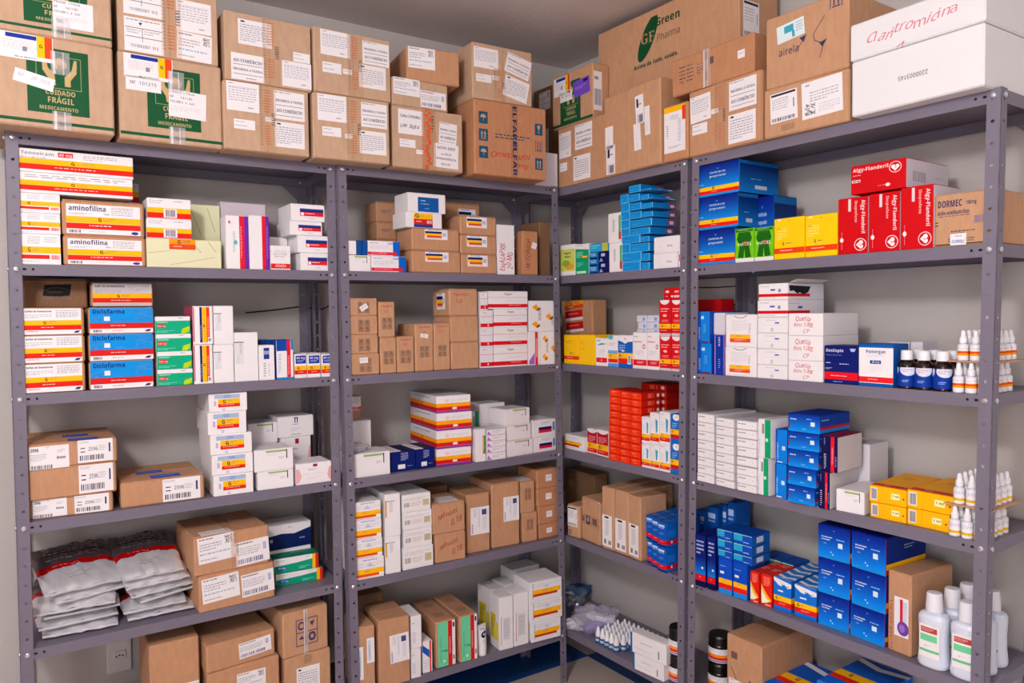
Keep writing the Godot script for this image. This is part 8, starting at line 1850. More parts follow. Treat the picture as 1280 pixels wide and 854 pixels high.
	k = pack("cyan", "C", 0.7213, 1.7633, 0.006, 0.0406, 0.0194, 0.12, 0.0, "!sky blue box, fourth row middle of the blue block, right corner rack", "sky blue boxes in one block")
	k = pack("cyan", "C", 0.623, 1.7912, 0.006, 0.0431, 0.0279, 0.12, 0.0, "!sky blue box, fifth row left of the blue block, right corner rack", "sky blue boxes in one block")
	k = pack("cyan", "C", 0.6965, 1.7912, 0.006, 0.0975, 0.0234, 0.12, 0.0, "!sky blue box, fifth row middle of the blue block, right corner rack", "sky blue boxes in one block")
	k = pack("cyan", "C", 0.6224, 1.8191, 0.006, 0.0439, 0.0312, 0.12, 0.0, "!sky blue box, sixth row left of the blue block, right corner rack", "sky blue boxes in one block")
	k = pack("cyan", "C", 0.7012, 1.8191, 0.006, 0.1072, 0.0261, 0.12, 0.0, "!sky blue box, sixth row middle of the blue block, right corner rack", "sky blue boxes in one block")
	k = pack("cyan", "C", 0.6212, 1.8503, 0.006, 0.046, 0.031, 0.12, 0.0, "!sky blue box, seventh row left of the blue block, right corner rack", "sky blue boxes in one block")
	k = pack("cyan", "C", 0.6754, 1.8503, 0.006, 0.0559, 0.0253, 0.12, 0.0, "!sky blue box, seventh row middle of the blue block, right corner rack", "sky blue boxes in one block")
	k = pack("cyan", "C", 0.7325, 1.8503, 0.006, 0.052, 0.0185, 0.12, 0.0, "!sky blue box, seventh row right of the blue block, right corner rack", "sky blue boxes in one block")
	k = pack("cyan", "C", 0.6194, 1.8813, 0.006, 0.0452, 0.0315, 0.12, 0.0, "!sky blue box, eighth row left of the blue block, right corner rack", "sky blue boxes in one block")
	k = pack("cyan", "C", 0.6731, 1.8813, 0.006, 0.056, 0.0255, 0.12, 0.0, "!sky blue box, eighth row middle of the blue block, right corner rack", "sky blue boxes in one block")
	k = pack("cyan", "C", 0.7313, 1.8813, 0.006, 0.054, 0.0181, 0.12, 0.0, "!sky blue box, eighth row right of the blue block, right corner rack", "sky blue boxes in one block")
	k = pack("cyan", "C", 0.6144, 1.9128, 0.006, 0.0424, 0.0321, 0.12, 0.0, "!sky blue box, ninth row left of the blue block, right corner rack", "sky blue boxes in one block")
	k = pack("cyan", "C", 0.6658, 1.9128, 0.006, 0.0542, 0.026, 0.12, 0.0, "!sky blue box, ninth row middle of the blue block, right corner rack", "sky blue boxes in one block")
	k = pack("cyan", "C", 0.7173, 1.9128, 0.006, 0.0425, 0.0183, 0.12, 0.0, "!sky blue box, ninth row right of the blue block, right corner rack", "sky blue boxes in one block")
	k = pack("cyan", "C", 0.7503, 1.9128, 0.006, 0.0152, 0.006, 0.12, 0.0, "sky blue box, at block edge, ninth row")
	k = pack("cyan", "C", 0.6681, 1.9448, 0.006, 0.0589, 0.0257, 0.12, 0.0, "sky blue box, crowning blue block, left")
	k = pack("cyan", "C", 0.724, 1.9448, 0.006, 0.0459, 0.006, 0.12, 0.0, "sky blue box, crowning blue block, right")
	k = pack("faint", "C", 0.8229, 1.6633, 0.004, 0.1112, 0.0532, 0.16, 0.0, "white box with faint print, lower before sky blue block", "*")
	k = pack("faint", "C", 0.8254, 1.7165, 0.004, 0.1131, 0.0564, 0.16, 0.0, "white box with faint print, upper before sky blue block", "*")
	k = pack("orangetag", "C", 0.8911, 1.6633, 0.006, 0.0167, 0.1081, 0.1, 0.0, "narrow white box with orange tag, by right post")
	k = pack("sun", "C", 0.312, 1.3074, 0.006, 0.0935, 0.117, 0.1, 0.0, "yellow box with red band, left")
	k = pack("sun2", "C", 0.4089, 1.3074, 0.006, 0.0934, 0.1186, 0.1, 0.0, "plain yellow box, second")
	k = carton(1, "-", "C", 0.1973, 1.3074, 0.13, 0.204, 0.2589, 0.08, 0.0, "leaning grey carton with red tags, behind yellow boxes")
	stick(k, "f", "sticker", 0.42, 0.08, 0.6, 0.12, 5)
	stick(k, "f", "redtag", 0.42, 0.25, 0.56, 0.16, 5)
	stick(k, "f", "redtag", 0.44, 0.44, 0.56, 0.16, 5)
	stick(k, "f", "redtag", 0.5, 0.7, 0.56, 0.18, 5)
	stick(k, "f", "sticker", 0.5, 0.9, 0.56, 0.1, 5)
	k = pack("swoosh", "C", 0.4932, 1.3074, 0.006, 0.0675, 0.1078, 0.07, 0.0, "small white box with green swoosh, third")
	k = pack("patch", "C", 0.5564, 1.3074, 0.006, 0.0523, 0.1198, 0.07, 0.0, "white box with blue and yellow bands, fourth")
	k = pack("bluepack", "C", 0.6238, 1.3074, 0.006, 0.0769, 0.1207, 0.08, 0.0, "blue box with white barcode patch, fifth")
	k = pack("redhem", "C", 0.6991, 1.3074, 0.006, 0.0674, 0.1322, 0.1, 0.0, "white box with red hem, left of two")
	k = pack("redhem", "C", 0.7654, 1.3074, 0.006, 0.0589, 0.1332, 0.1, 0.0, "white box with red hem, right of two")
	k = pack("bluemark", "C", 0.7083, 1.4396, 0.006, 0.0488, 0.0118, 0.06, 0.0, "little grey box with blue mark, bottom left pile", "*")
	k = pack("bluemark", "C", 0.7109, 1.4514, 0.006, 0.0435, 0.0252, 0.06, 0.0, "little grey box with blue mark, middle left pile", "*")
	k = pack("bluemark", "C", 0.7071, 1.4766, 0.006, 0.0492, 0.0246, 0.06, 0.0, "little grey box with blue mark, top left pile", "*")
	k = pack("bluemark", "C", 0.7635, 1.4405, 0.006, 0.0561, 0.0114, 0.06, 0.0, "little grey box with blue mark, bottom right pile", "*")
	k = pack("bluemark", "C", 0.7634, 1.452, 0.006, 0.0561, 0.0248, 0.06, 0.0, "little grey box with blue mark, middle right pile", "*")
	k = pack("bluemark", "C", 0.7632, 1.4768, 0.006, 0.0561, 0.0242, 0.06, 0.0, "little grey box with blue mark, top right pile", "*")
	k = pack("crimson", "C", 0.8235, 1.3074, 0.006, 0.0504, 0.1206, 0.09, 0.0, "tall crimson box with yellow band, lower left pair", "*")
	k = pack("crimson", "C", 0.8207, 1.4279, 0.006, 0.0529, 0.1267, 0.09, 0.0, "tall crimson box with yellow band, upper left pair", "*")
	k = pack("crimson", "C", 0.8763, 1.3074, 0.006, 0.0494, 0.1215, 0.09, 0.0, "tall crimson box with yellow band, lower right pair", "*")
	k = pack("crimson", "C", 0.8747, 1.4289, 0.006, 0.0482, 0.1246, 0.09, 0.0, "tall crimson box with yellow band, upper right pair", "*")
	k = pack("crimson2", "C", 0.8448, 1.3074, 0.2, 0.1229, 0.2477, 0.07, 0.0, "small dark red box, beyond tall crimson pair")
	k = pack("crimson2", "C", 0.855, 1.5546, 0.006, 0.081, 0.0398, 0.07, 0.0, "flat crimson box, atop crimson pair")
	k = pack("amber2", "C", 0.304, 0.9528, 0.0278, 0.1319, 0.0602, 0.13, -1.7, "white box with amber band, at left")
	k = pack("cherry", "C", 0.4046, 0.9528, 0.0356, 0.0633, 0.0985, 0.1, -5.0, "cherry box with yellow band, left of two")
	k = pack("cherry", "C", 0.4768, 0.9528, 0.027, 0.0694, 0.1027, 0.1, -5.0, "cherry box with yellow band, right of two")
	k = pack("flame", "C", 0.5654, 0.9528, 0.004, 0.0568, 0.0279, 0.1, 0.0, "!small orange red box, bottom row left of the orange stack, right corner rack", "*")
	k = pack("flame", "C", 0.5653, 0.9806, 0.004, 0.0568, 0.0271, 0.1, 0.0, "!small orange red box, second row left of the orange stack, right corner rack", "*")
	k = pack("flame", "C", 0.5652, 1.0077, 0.004, 0.0568, 0.0271, 0.1, 0.0, "!small orange red box, third row left of the orange stack, right corner rack", "*")
	k = pack("flame", "C", 0.5651, 1.0348, 0.004, 0.0568, 0.0271, 0.1, 0.0, "!small orange red box, fourth row left of the orange stack, right corner rack", "*")
	k = pack("flame", "C", 0.5663, 1.0619, 0.004, 0.0567, 0.0272, 0.1, 0.0, "!small orange red box, fifth row left of the orange stack, right corner rack", "*")
	k = pack("flame", "C", 0.5662, 1.0891, 0.004, 0.0567, 0.027, 0.1, 0.0, "!small orange red box, sixth row left of the orange stack, right corner rack", "*")
	k = pack("flame", "C", 0.5692, 1.1161, 0.004, 0.0565, 0.0273, 0.1, 0.0, "!small orange red box, seventh row left of the orange stack, right corner rack", "*")
	k = pack("flame", "C", 0.5691, 1.1434, 0.004, 0.0565, 0.0269, 0.1, 0.0, "!small orange red box, eighth row left of the orange stack, right corner rack", "*")
	k = pack("flame", "C", 0.569, 1.1703, 0.004, 0.0565, 0.0269, 0.1, 0.0, "!small orange red box, ninth row left of the orange stack, right corner rack", "*")
	k = pack("flame", "C", 0.5689, 1.1972, 0.004, 0.0565, 0.0269, 0.1, 0.0, "!small orange red box, topmost row left of the orange stack, right corner rack", "*")
	k = pack("flame", "C", 0.6237, 0.9528, 0.004, 0.0549, 0.0268, 0.1, 0.0, "!small orange red box, bottom row middle of the orange stack, right corner rack", "*")
	k = pack("flame", "C", 0.6236, 0.9795, 0.004, 0.0549, 0.027, 0.1, 0.0, "!small orange red box, second row middle of the orange stack, right corner rack", "*")
	k = pack("flame", "C", 0.6234, 1.0065, 0.004, 0.0549, 0.0269, 0.1, 0.0, "!small orange red box, third row middle of the orange stack, right corner rack", "*")
	k = pack("flame", "C", 0.6233, 1.0334, 0.004, 0.0548, 0.0269, 0.1, 0.0, "!small orange red box, fourth row middle of the orange stack, right corner rack", "*")
	k = pack("flame", "C", 0.6244, 1.0603, 0.004, 0.0548, 0.027, 0.1, 0.0, "!small orange red box, fifth row middle of the orange stack, right corner rack", "*")
	k = pack("flame", "C", 0.6243, 1.0874, 0.004, 0.0548, 0.0269, 0.1, 0.0, "!small orange red box, sixth row middle of the orange stack, right corner rack", "*")
	k = pack("flame", "C", 0.6271, 1.1142, 0.004, 0.0546, 0.0271, 0.1, 0.0, "!small orange red box, seventh row middle of the orange stack, right corner rack", "*")
	k = pack("flame", "C", 0.627, 1.1413, 0.004, 0.0546, 0.0268, 0.1, 0.0, "!small orange red box, eighth row middle of the orange stack, right corner rack", "*")
	k = pack("flame", "C", 0.6269, 1.1681, 0.004, 0.0546, 0.0268, 0.1, 0.0, "!small orange red box, ninth row middle of the orange stack, right corner rack", "*")
	k = pack("flame", "C", 0.6267, 1.1949, 0.004, 0.0546, 0.0267, 0.1, 0.0, "!small orange red box, topmost row middle of the orange stack, right corner rack", "*")
	k = pack("flame", "C", 0.6796, 0.9528, 0.004, 0.0523, 0.0267, 0.1, 0.0, "!small orange red box, bottom row right of the orange stack, right corner rack", "*")
	k = pack("flame", "C", 0.6795, 0.9794, 0.004, 0.0522, 0.0269, 0.1, 0.0, "!small orange red box, second row right of the orange stack, right corner rack", "*")
	k = pack("flame", "C", 0.6793, 1.0063, 0.004, 0.0522, 0.0269, 0.1, 0.0, "!small orange red box, third row right of the orange stack, right corner rack", "*")
	k = pack("flame", "C", 0.6791, 1.0332, 0.004, 0.0522, 0.0268, 0.1, 0.0, "!small orange red box, fourth row right of the orange stack, right corner rack", "*")
	k = pack("flame", "C", 0.6802, 1.0601, 0.004, 0.0521, 0.027, 0.1, 0.0, "!small orange red box, fifth row right of the orange stack, right corner rack", "*")
	k = pack("flame", "C", 0.6801, 1.087, 0.004, 0.0521, 0.0268, 0.1, 0.0, "!small orange red box, sixth row right of the orange stack, right corner rack", "*")
	k = pack("flame", "C", 0.6828, 1.1138, 0.004, 0.052, 0.0271, 0.1, 0.0, "!small orange red box, seventh row right of the orange stack, right corner rack", "*")
	k = pack("flame", "C", 0.6826, 1.1409, 0.004, 0.052, 0.0267, 0.1, 0.0, "!small orange red box, eighth row right of the orange stack, right corner rack", "*")
	k = pack("flame", "C", 0.6825, 1.1676, 0.004, 0.052, 0.0267, 0.1, 0.0, "!small orange red box, ninth row right of the orange stack, right corner rack", "*")
	k = pack("flame", "C", 0.6823, 1.1943, 0.004, 0.0519, 0.0267, 0.1, 0.0, "!small orange red box, topmost row right of the orange stack, right corner rack", "*")
	k = pack("flame_s", "C", 0.6488, 0.9528, 0.13, 0.1296, 0.0228, 0.1, 0.0, "!dark orange box, level one of the rear orange stack, right corner rack", "orange boxes stacked at the rear")
	k = pack("flame_s", "C", 0.6486, 0.9756, 0.13, 0.1296, 0.0289, 0.1, 0.0, "!dark orange box, level two of the rear orange stack, right corner rack", "orange boxes stacked at the rear")
	k = pack("flame_s", "C", 0.6484, 1.0044, 0.13, 0.1295, 0.0273, 0.1, 0.0, "!dark orange box, level three of the rear orange stack, right corner rack", "orange boxes stacked at the rear")
	k = pack("flame_s", "C", 0.6482, 1.0317, 0.13, 0.1295, 0.0263, 0.1, 0.0, "!dark orange box, level four of the rear orange stack, right corner rack", "orange boxes stacked at the rear")
	k = pack("flame_s", "C", 0.648, 1.0581, 0.13, 0.1294, 0.0279, 0.1, 0.0, "!dark orange box, level five of the rear orange stack, right corner rack", "orange boxes stacked at the rear")
	k = pack("flame_s", "C", 0.6478, 1.086, 0.13, 0.1294, 0.0263, 0.1, 0.0, "!dark orange box, level six of the rear orange stack, right corner rack", "orange boxes stacked at the rear")
	k = pack("flame_s", "C", 0.6476, 1.1123, 0.13, 0.1293, 0.0263, 0.1, 0.0, "!dark orange box, level seven of the rear orange stack, right corner rack", "orange boxes stacked at the rear")
	k = pack("flame_s", "C", 0.6474, 1.1385, 0.13, 0.1293, 0.0263, 0.1, 0.0, "!dark orange box, level eight of the rear orange stack, right corner rack", "orange boxes stacked at the rear")
	k = pack("flame_s", "C", 0.6472, 1.1648, 0.13, 0.1292, 0.0262, 0.1, 0.0, "!dark orange box, level nine of the rear orange stack, right corner rack", "orange boxes stacked at the rear")
	k = pack("flame_s", "C", 0.647, 1.191, 0.13, 0.1292, 0.0262, 0.1, 0.0, "!dark orange box, level ten of the rear orange stack, right corner rack", "orange boxes stacked at the rear")
	k = pack("flame_s", "C", 0.6469, 1.2173, 0.13, 0.1291, 0.0262, 0.1, 0.0, "!dark orange box, level eleven of the rear orange stack, right corner rack", "orange boxes stacked at the rear")
	k = pack("teal", "C", 0.733, 0.9528, 0.004, 0.0397, 0.0888, 0.09, 0.0, "white and teal box, first lower")
	k = pack("teal", "C", 0.7324, 1.0416, 0.004, 0.0397, 0.0954, 0.09, 0.0, "white and teal box, first upper")
	k = pack("teal", "C", 0.7772, 0.9528, 0.004, 0.0441, 0.091, 0.09, 0.0, "white and teal box, second lower")
	k = pack("teal", "C", 0.7765, 1.0437, 0.004, 0.044, 0.1119, 0.09, 0.0, "white and teal box, second upper")
	k = pack("teal", "C", 0.8259, 0.9528, 0.004, 0.048, 0.0958, 0.09, 0.0, "white and teal box, third lower")
	k = pack("teal", "C", 0.8251, 1.0486, 0.004, 0.048, 0.1151, 0.09, 0.0, "white and teal box, third upper")
	k = pack("teal2", "C", 0.8751, 0.9528, 0.004, 0.0443, 0.1069, 0.09, 0.0, "blue and yellow box, fourth lower")
	k = pack("teal2", "C", 0.8741, 1.0597, 0.004, 0.0443, 0.1016, 0.09, 0.0, "blue and yellow box, fourth upper")
	k = carton(0, "t", "C", 0.3241, 0.6008, 0.0069, 0.0692, 0.1316, 0.16, 5.0, "carton with large white paper, by corner post")
	stick(k, "f", "chart", 0.44, 0.36, 0.8, 0.6)
	ink(k, "f", "ube", 0.24, 0.86, 0.3, 0.2)
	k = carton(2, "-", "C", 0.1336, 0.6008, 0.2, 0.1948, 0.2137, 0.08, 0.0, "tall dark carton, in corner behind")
	k = carton(0, "t", "C", 0.4201, 0.6008, 0.0165, 0.1218, 0.1741, 0.16, -5.0, "carton with blue lettered tape, second")
	ink(k, "f", "ube", 0.5, 0.5, 1.0, 0.24, 0, "tape")
	k = carton(0, "-", "C", 0.529, 0.6008, 0.009, 0.065, 0.2417, 0.24, 2.6, "tall carton with upright paper, left of three")
	stick(k, "f", "upright", 0.44, 0.7, 0.8, 0.5)
	ink(k, "t", "topmark", 0.5, 0.5, 0.6, 0.14)
	k = carton(0, "-", "C", 0.6007, 0.6008, 0.0121, 0.0734, 0.2408, 0.24, 0.0, "tall carton with upright paper, middle of three")
	stick(k, "f", "upright", 0.44, 0.7, 0.8, 0.5)
	ink(k, "t", "topmark", 0.5, 0.5, 0.6, 0.14)
	k = carton(0, "-", "C", 0.6727, 0.6008, 0.0098, 0.0701, 0.2359, 0.126, -5.0, "tall carton with upright paper, right of three")
	stick(k, "f", "upright", 0.44, 0.7, 0.8, 0.5)
	ink(k, "t", "topmark", 0.5, 0.5, 0.6, 0.14)
	k = pack("river", "C", 0.7439, 0.6008, 0.02, 0.0347, 0.088, 0.055, 0.0, "!blue pack with red wave band, lower layer left column front, right corner rack", "blue packs with red wave bands")
	k = pack("river", "C", 0.7411, 0.6888, 0.02, 0.0403, 0.088, 0.055, 0.0, "!blue pack with red wave band, upper layer left column front, right corner rack", "blue packs with red wave bands")
	k = pack("river", "C", 0.7383, 0.6008, 0.08, 0.0459, 0.088, 0.055, 0.0, "!blue pack with red wave band, lower layer left column second, right corner rack", "blue packs with red wave bands")
	k = pack("river", "C", 0.7383, 0.6888, 0.08, 0.0459, 0.088, 0.055, 0.0, "!blue pack with red wave band, upper layer left column second, right corner rack", "blue packs with red wave bands")
	k = pack("river", "C", 0.7383, 0.6008, 0.14, 0.0459, 0.088, 0.055, 0.0, "!blue pack with red wave band, lower layer left column rear, right corner rack", "blue packs with red wave bands")
	k = pack("river", "C", 0.7383, 0.6888, 0.14, 0.0459, 0.088, 0.055, 0.0, "!blue pack with red wave band, upper layer left column rear, right corner rack", "blue packs with red wave bands")
	k = pack("river", "C", 0.7833, 0.6008, 0.006, 0.0396, 0.088, 0.055, 0.0, "!blue pack with red wave band, lower layer middle column front, right corner rack", "blue packs with red wave bands")
	k = pack("river", "C", 0.7833, 0.6888, 0.006, 0.0396, 0.088, 0.055, 0.0, "!blue pack with red wave band, upper layer middle column front, right corner rack", "blue packs with red wave bands")
	k = pack("river", "C", 0.7833, 0.6008, 0.066, 0.0396, 0.088, 0.055, 0.0, "!blue pack with red wave band, lower layer middle column second, right corner rack", "blue packs with red wave bands")
	k = pack("river", "C", 0.7833, 0.6888, 0.066, 0.0396, 0.088, 0.055, 0.0, "!blue pack with red wave band, upper layer middle column second, right corner rack", "blue packs with red wave bands")
	k = pack("river", "C", 0.7833, 0.6008, 0.126, 0.0396, 0.088, 0.055, 0.0, "!blue pack with red wave band, lower layer middle column rear, right corner rack", "blue packs with red wave bands")
	k = pack("river", "C", 0.7833, 0.6888, 0.126, 0.0396, 0.088, 0.055, 0.0, "!blue pack with red wave band, upper layer middle column rear, right corner rack", "blue packs with red wave bands")
	k = pack("river", "C", 0.8271, 0.6008, -0.008, 0.0434, 0.088, 0.055, 0.0, "!blue pack with red wave band, lower layer right column front, right corner rack", "blue packs with red wave bands")
	k = pack("river", "C", 0.8271, 0.6888, -0.008, 0.0434, 0.088, 0.055, 0.0, "!blue pack with red wave band, upper layer right column front, right corner rack", "blue packs with red wave bands")
	k = pack("river", "C", 0.8271, 0.6008, 0.052, 0.0434, 0.088, 0.055, 0.0, "!blue pack with red wave band, lower layer right column second, right corner rack", "blue packs with red wave bands")
	k = pack("river", "C", 0.8271, 0.6888, 0.052, 0.0434, 0.088, 0.055, 0.0, "!blue pack with red wave band, upper layer right column second, right corner rack", "blue packs with red wave bands")
	k = pack("river", "C", 0.8271, 0.6008, 0.112, 0.0434, 0.088, 0.055, 0.0, "!blue pack with red wave band, lower layer right column rear, right corner rack", "blue packs with red wave bands")
	k = pack("river", "C", 0.8271, 0.6888, 0.112, 0.0434, 0.088, 0.055, 0.0, "!blue pack with red wave band, upper layer right column rear, right corner rack", "blue packs with red wave bands")
	k = pack("vialbox", "C", 0.7709, 0.2103, -0.0167, 0.1427, 0.0611, 0.05, 5.0, "white box with blue end, lower beside dropper bottles")
	k = pack("vialbox", "C", 0.7697, 0.2714, -0.0167, 0.1661, 0.0726, 0.05, 5.0, "white box with blue end, upper beside dropper bottles")
	k = pack("river", "C", 0.831, 0.6008, 0.19, 0.0548, 0.1846, 0.08, 0.0, "dark blue pack, beyond the red wave packs, left", "dark blue packs in the rear row")
	k = pack("river", "C", 0.8849, 0.6008, 0.19, 0.0482, 0.2082, 0.08, 0.0, "dark blue pack, beyond the red wave packs, right", "dark blue packs in the rear row")

func boxes_near_right() -> void:
	var k: Node3D
	k = carton(0, "-", "D", 0.4282, 2.0187, -0.0171, 0.2633, 0.1416, 0.27, 2.0, "brown carton with waybill and square code, first, lower")
	stick(k, "f", "chart", 0.25, 0.42, 0.33, 0.6, 2)
	stick(k, "f", "qrpaper", 0.7, 0.42, 0.46, 0.72, 2)
	ink(k, "f", "topmark", 0.3, 0.86, 0.2, 0.16)
	k = carton(0, "-", "D", 0.4274, 2.1603, -0.0171, 0.2607, 0.2056, 0.25, 0.0, "brown carton with swoosh and arrow print, first, upper")
	ink(k, "f", "airela", 0.5, 0.54, 0.86, 0.9)
	stick(k, "f", "tealslip", 0.32, 0.27, 0.34, 0.24, 5)
	ink(k, "f", "thisway", 0.86, 0.08, 0.15, 0.2)
	k = foam_box("D", 0.7447, 2.0187, -0.047, 0.3339, 0.2387, 0.33, -2.0, "!large white foam box with red handwriting at the right end of the top shelf")
	k = pack("ocean", "D", 0.0977, 1.6633, 0.006, 0.1506, 0.1138, 0.102, 0.0, "blue box with yellow and red bands, bottom by left post", "*")
	k = pack("ocean", "D", 0.1023, 1.7771, 0.006, 0.1625, 0.1065, 0.102, 0.0, "blue box with yellow and red bands, middle by left post", "*")
	k = pack("ocean", "D", 0.1028, 1.8837, 0.006, 0.1662, 0.1026, 0.2, 0.0, "blue box with yellow and red bands, top by left post", "*")
	k = pack("ocean", "D", 0.198, 1.6633, 0.11, 0.0858, 0.2118, 0.12, 0.0, "blue box, half hidden behind green boxes")
	k = pack("gel", "D", 0.2102, 1.6633, 0.006, 0.0695, 0.1042, 0.06, 0.0, "bright green box with figure print, left of two")
	k = pack("gel", "D", 0.2812, 1.6633, 0.006, 0.0677, 0.1016, 0.06, 0.0, "bright green box with figure print, right of two")
	k = pack("gold", "D", 0.3684, 1.6633, 0.006, 0.1011, 0.1204, 0.12, 0.0, "golden yellow box with orange band, left of two")
	k = pack("gold", "D", 0.4711, 1.6633, 0.006, 0.0992, 0.1183, 0.12, 0.0, "golden yellow box with orange band, right of two")
	k = pack("algyv", "D", 0.5659, 1.6633, 0.006, 0.0857, 0.1525, 0.14, 0.0, "upright red box with white lettering, left of three")
	k = pack("algyv", "D", 0.6525, 1.6633, 0.006, 0.0828, 0.1542, 0.14, 0.0, "upright red box with white lettering, middle of three")
	k = pack("algyv", "D", 0.7368, 1.6633, 0.006, 0.0813, 0.159, 0.14, 0.0, "upright red box with white lettering, right of three")
	k = pack("algyh", "D", 0.6334, 1.8223, 0.004, 0.149, 0.0765, 0.22, 0.0, "red box lying flat, over upright red boxes")
	k = carton(0, "-", "D", 0.848, 1.6633, 0.012, 0.1409, 0.1289, 0.22, 0.0, "brown carton with blue print, by right post")
	ink(k, "f", "dormec", 0.45, 0.52, 0.86, 0.9)
	stick(k, "f", "dormecnote", 0.4, 0.87, 0.26, 0.22)
	ink(k, "r", "greenline", 0.14, 0.5, 0.012, 1)
	k = pack("azure", "D", 0.0565, 1.3074, 0.006, 0.0572, 0.1007, 0.16, 0.0, "azure upright box, lower by left post")
	k = pack("azure", "D", 0.0515, 1.408, 0.006, 0.0498, 0.1046, 0.16, 0.0, "azure upright box, upper by left post")
	k = pack("azure2", "D", 0.1157, 1.3074, 0.006, 0.0356, 0.1288, 0.12, 0.0, "narrow dark blue box, beside azure boxes")
	k = pack("blank", "D", 0.0994, 1.4362, 0.026, 0.0443, 0.0714, 0.12, 0.0, "plain grey white box, over narrow dark blue box")
	k = pack("arc", "D", 0.2013, 1.3074, 0.006, 0.1181, 0.0933, 0.13, 0.0, "white box with orange label, lower pile", "*")
	k = pack("arc", "D", 0.2014, 1.4007, 0.006, 0.1172, 0.1012, 0.13, 0.0, "white box with orange label, upper pile", "*")
	k = pack("thin", "D", 0.3169, 1.3074, 0.006, 0.1046, 0.0425, 0.2, 0.0, "thin white box, bottom pile", "*")
	k = pack("thin", "D", 0.3162, 1.3498, 0.006, 0.1045, 0.0483, 0.2, 0.0, "thin white box, second up pile", "*")
	k = pack("thin", "D", 0.3156, 1.3981, 0.006, 0.105, 0.0482, 0.2, 0.0, "thin white box, third up pile", "*")
	k = pack("thin", "D", 0.3154, 1.4462, 0.006, 0.1049, 0.0471, 0.2, 0.0, "thin white box, topmost pile", "*")
	k = pack("redline", "D", 0.3144, 1.4934, 0.006, 0.1051, 0.0512, 0.1825, 0.0, "white box with red line, lower on thin white pile", "*")
	k = pack("redline", "D", 0.3154, 1.5446, 0.006, 0.1023, 0.049, 0.1815, 0.0, "white box with red line, upper on thin white pile", "*")
	torn(k)
	k = pack("white", "D", 0.4282, 1.3074, 0.006, 0.1115, 0.0599, 0.18, 0.0, "white box with red handwriting, bottom pile", "*")
	ink(k, "f", "pen3", 0.5, 0.5, 0.8, 0.8)
	k = pack("white", "D", 0.427, 1.3672, 0.006, 0.1114, 0.0723, 0.1797, 0.0, "white box with red handwriting, middle pile", "*")
	ink(k, "f", "pen3", 0.5, 0.5, 0.8, 0.8)
	k = pack("white", "D", 0.4263, 1.4395, 0.006, 0.1114, 0.0641, 0.1781, 0.0, "white box with red handwriting, top pile", "*")
	ink(k, "f", "pen3", 0.5, 0.5, 0.8, 0.8)
	k = pack("desil", "D", 0.5381, 1.3074, 0.006, 0.0999, 0.106, 0.09, 0.0, "navy box with red band, middle")
	k = pack("pamer", "D", 0.6375, 1.3074, 0.006, 0.0941, 0.1135, 0.0779, 0.0, "white box with blue edges and red band, middle")
	k = pack("blank", "D", 0.6234, 1.3074, 0.15, 0.0567, 0.1137, 0.08, 0.0, "grey box, behind brown bottles, left")
	k = pack("blank", "D", 0.6719, 1.3074, 0.15, 0.033, 0.1152, 0.08, 0.0, "grey box, behind brown bottles, right")
	k = pack("sliver", "D", 0.0775, 0.9528, -0.007, 0.0749, 0.0276, 0.2, -2.9, "!thin white box, bottom in left column of white block, near right rack", "thin white boxes in one block")
	k = pack("sliver", "D", 0.0781, 0.9803, -0.007, 0.0741, 0.0264, 0.2, -2.9, "!thin white box, second in left column of white block, near right rack", "thin white boxes in one block")
	k = pack("sliver", "D", 0.0774, 1.0067, -0.007, 0.0734, 0.0267, 0.2, -2.9, "!thin white box, third in left column of white block, near right rack", "thin white boxes in one block")
	k = pack("sliver", "D", 0.077, 1.0334, -0.007, 0.0733, 0.028, 0.2, -2.9, "!thin white box, fourth in left column of white block, near right rack", "thin white boxes in one block")
	k = pack("sliver", "D", 0.0767, 1.0614, -0.007, 0.0733, 0.0293, 0.2, -2.9, "!thin white box, fifth in left column of white block, near right rack", "thin white boxes in one block")
	k = pack("sliver", "D", 0.0763, 1.0907, -0.007, 0.0733, 0.0293, 0.2, -2.9, "!thin white box, sixth in left column of white block, near right rack", "thin white boxes in one block")
	k = pack("sliver", "D", 0.0759, 1.12, -0.007, 0.0732, 0.0293, 0.2, -2.9, "!thin white box, seventh in left column of white block, near right rack", "thin white boxes in one block")
	k = pack("sliver", "D", 0.0759, 1.1492, -0.007, 0.0739, 0.0292, 0.2, -2.9, "!thin white box, topmost in left column of white block, near right rack", "thin white boxes in one block")
	k = pack("sliver", "D", 0.1602, 0.9528, -0.0107, 0.0769, 0.0232, 0.2, -3.3, "!thin white box, bottom in middle column of white block, near right rack", "thin white boxes in one block")
	k = pack("sliver", "D", 0.1589, 0.9775, -0.0107, 0.0759, 0.0267, 0.2, -3.3, "!thin white box, second in middle column of white block, near right rack", "thin white boxes in one block")
	k = pack("sliver", "D", 0.1585, 1.0042, -0.0107, 0.0759, 0.0273, 0.2, -3.3, "!thin white box, third in middle column of white block, near right rack", "thin white boxes in one block")
	k = pack("sliver", "D", 0.1585, 1.0315, -0.0107, 0.0751, 0.0285, 0.2, -3.3, "!thin white box, fourth in middle column of white block, near right rack", "thin white boxes in one block")
	k = pack("sliver", "D", 0.1581, 1.06, -0.0107, 0.0751, 0.0285, 0.2, -3.3, "!thin white box, fifth in middle column of white block, near right rack", "thin white boxes in one block")
	k = pack("sliver", "D", 0.1573, 1.0885, -0.0107, 0.0743, 0.0293, 0.2, -3.3, "!thin white box, sixth in middle column of white block, near right rack", "thin white boxes in one block")
	k = pack("sliver", "D", 0.1572, 1.1178, -0.0107, 0.075, 0.0277, 0.2, -3.3, "!thin white box, seventh in middle column of white block, near right rack", "thin white boxes in one block")
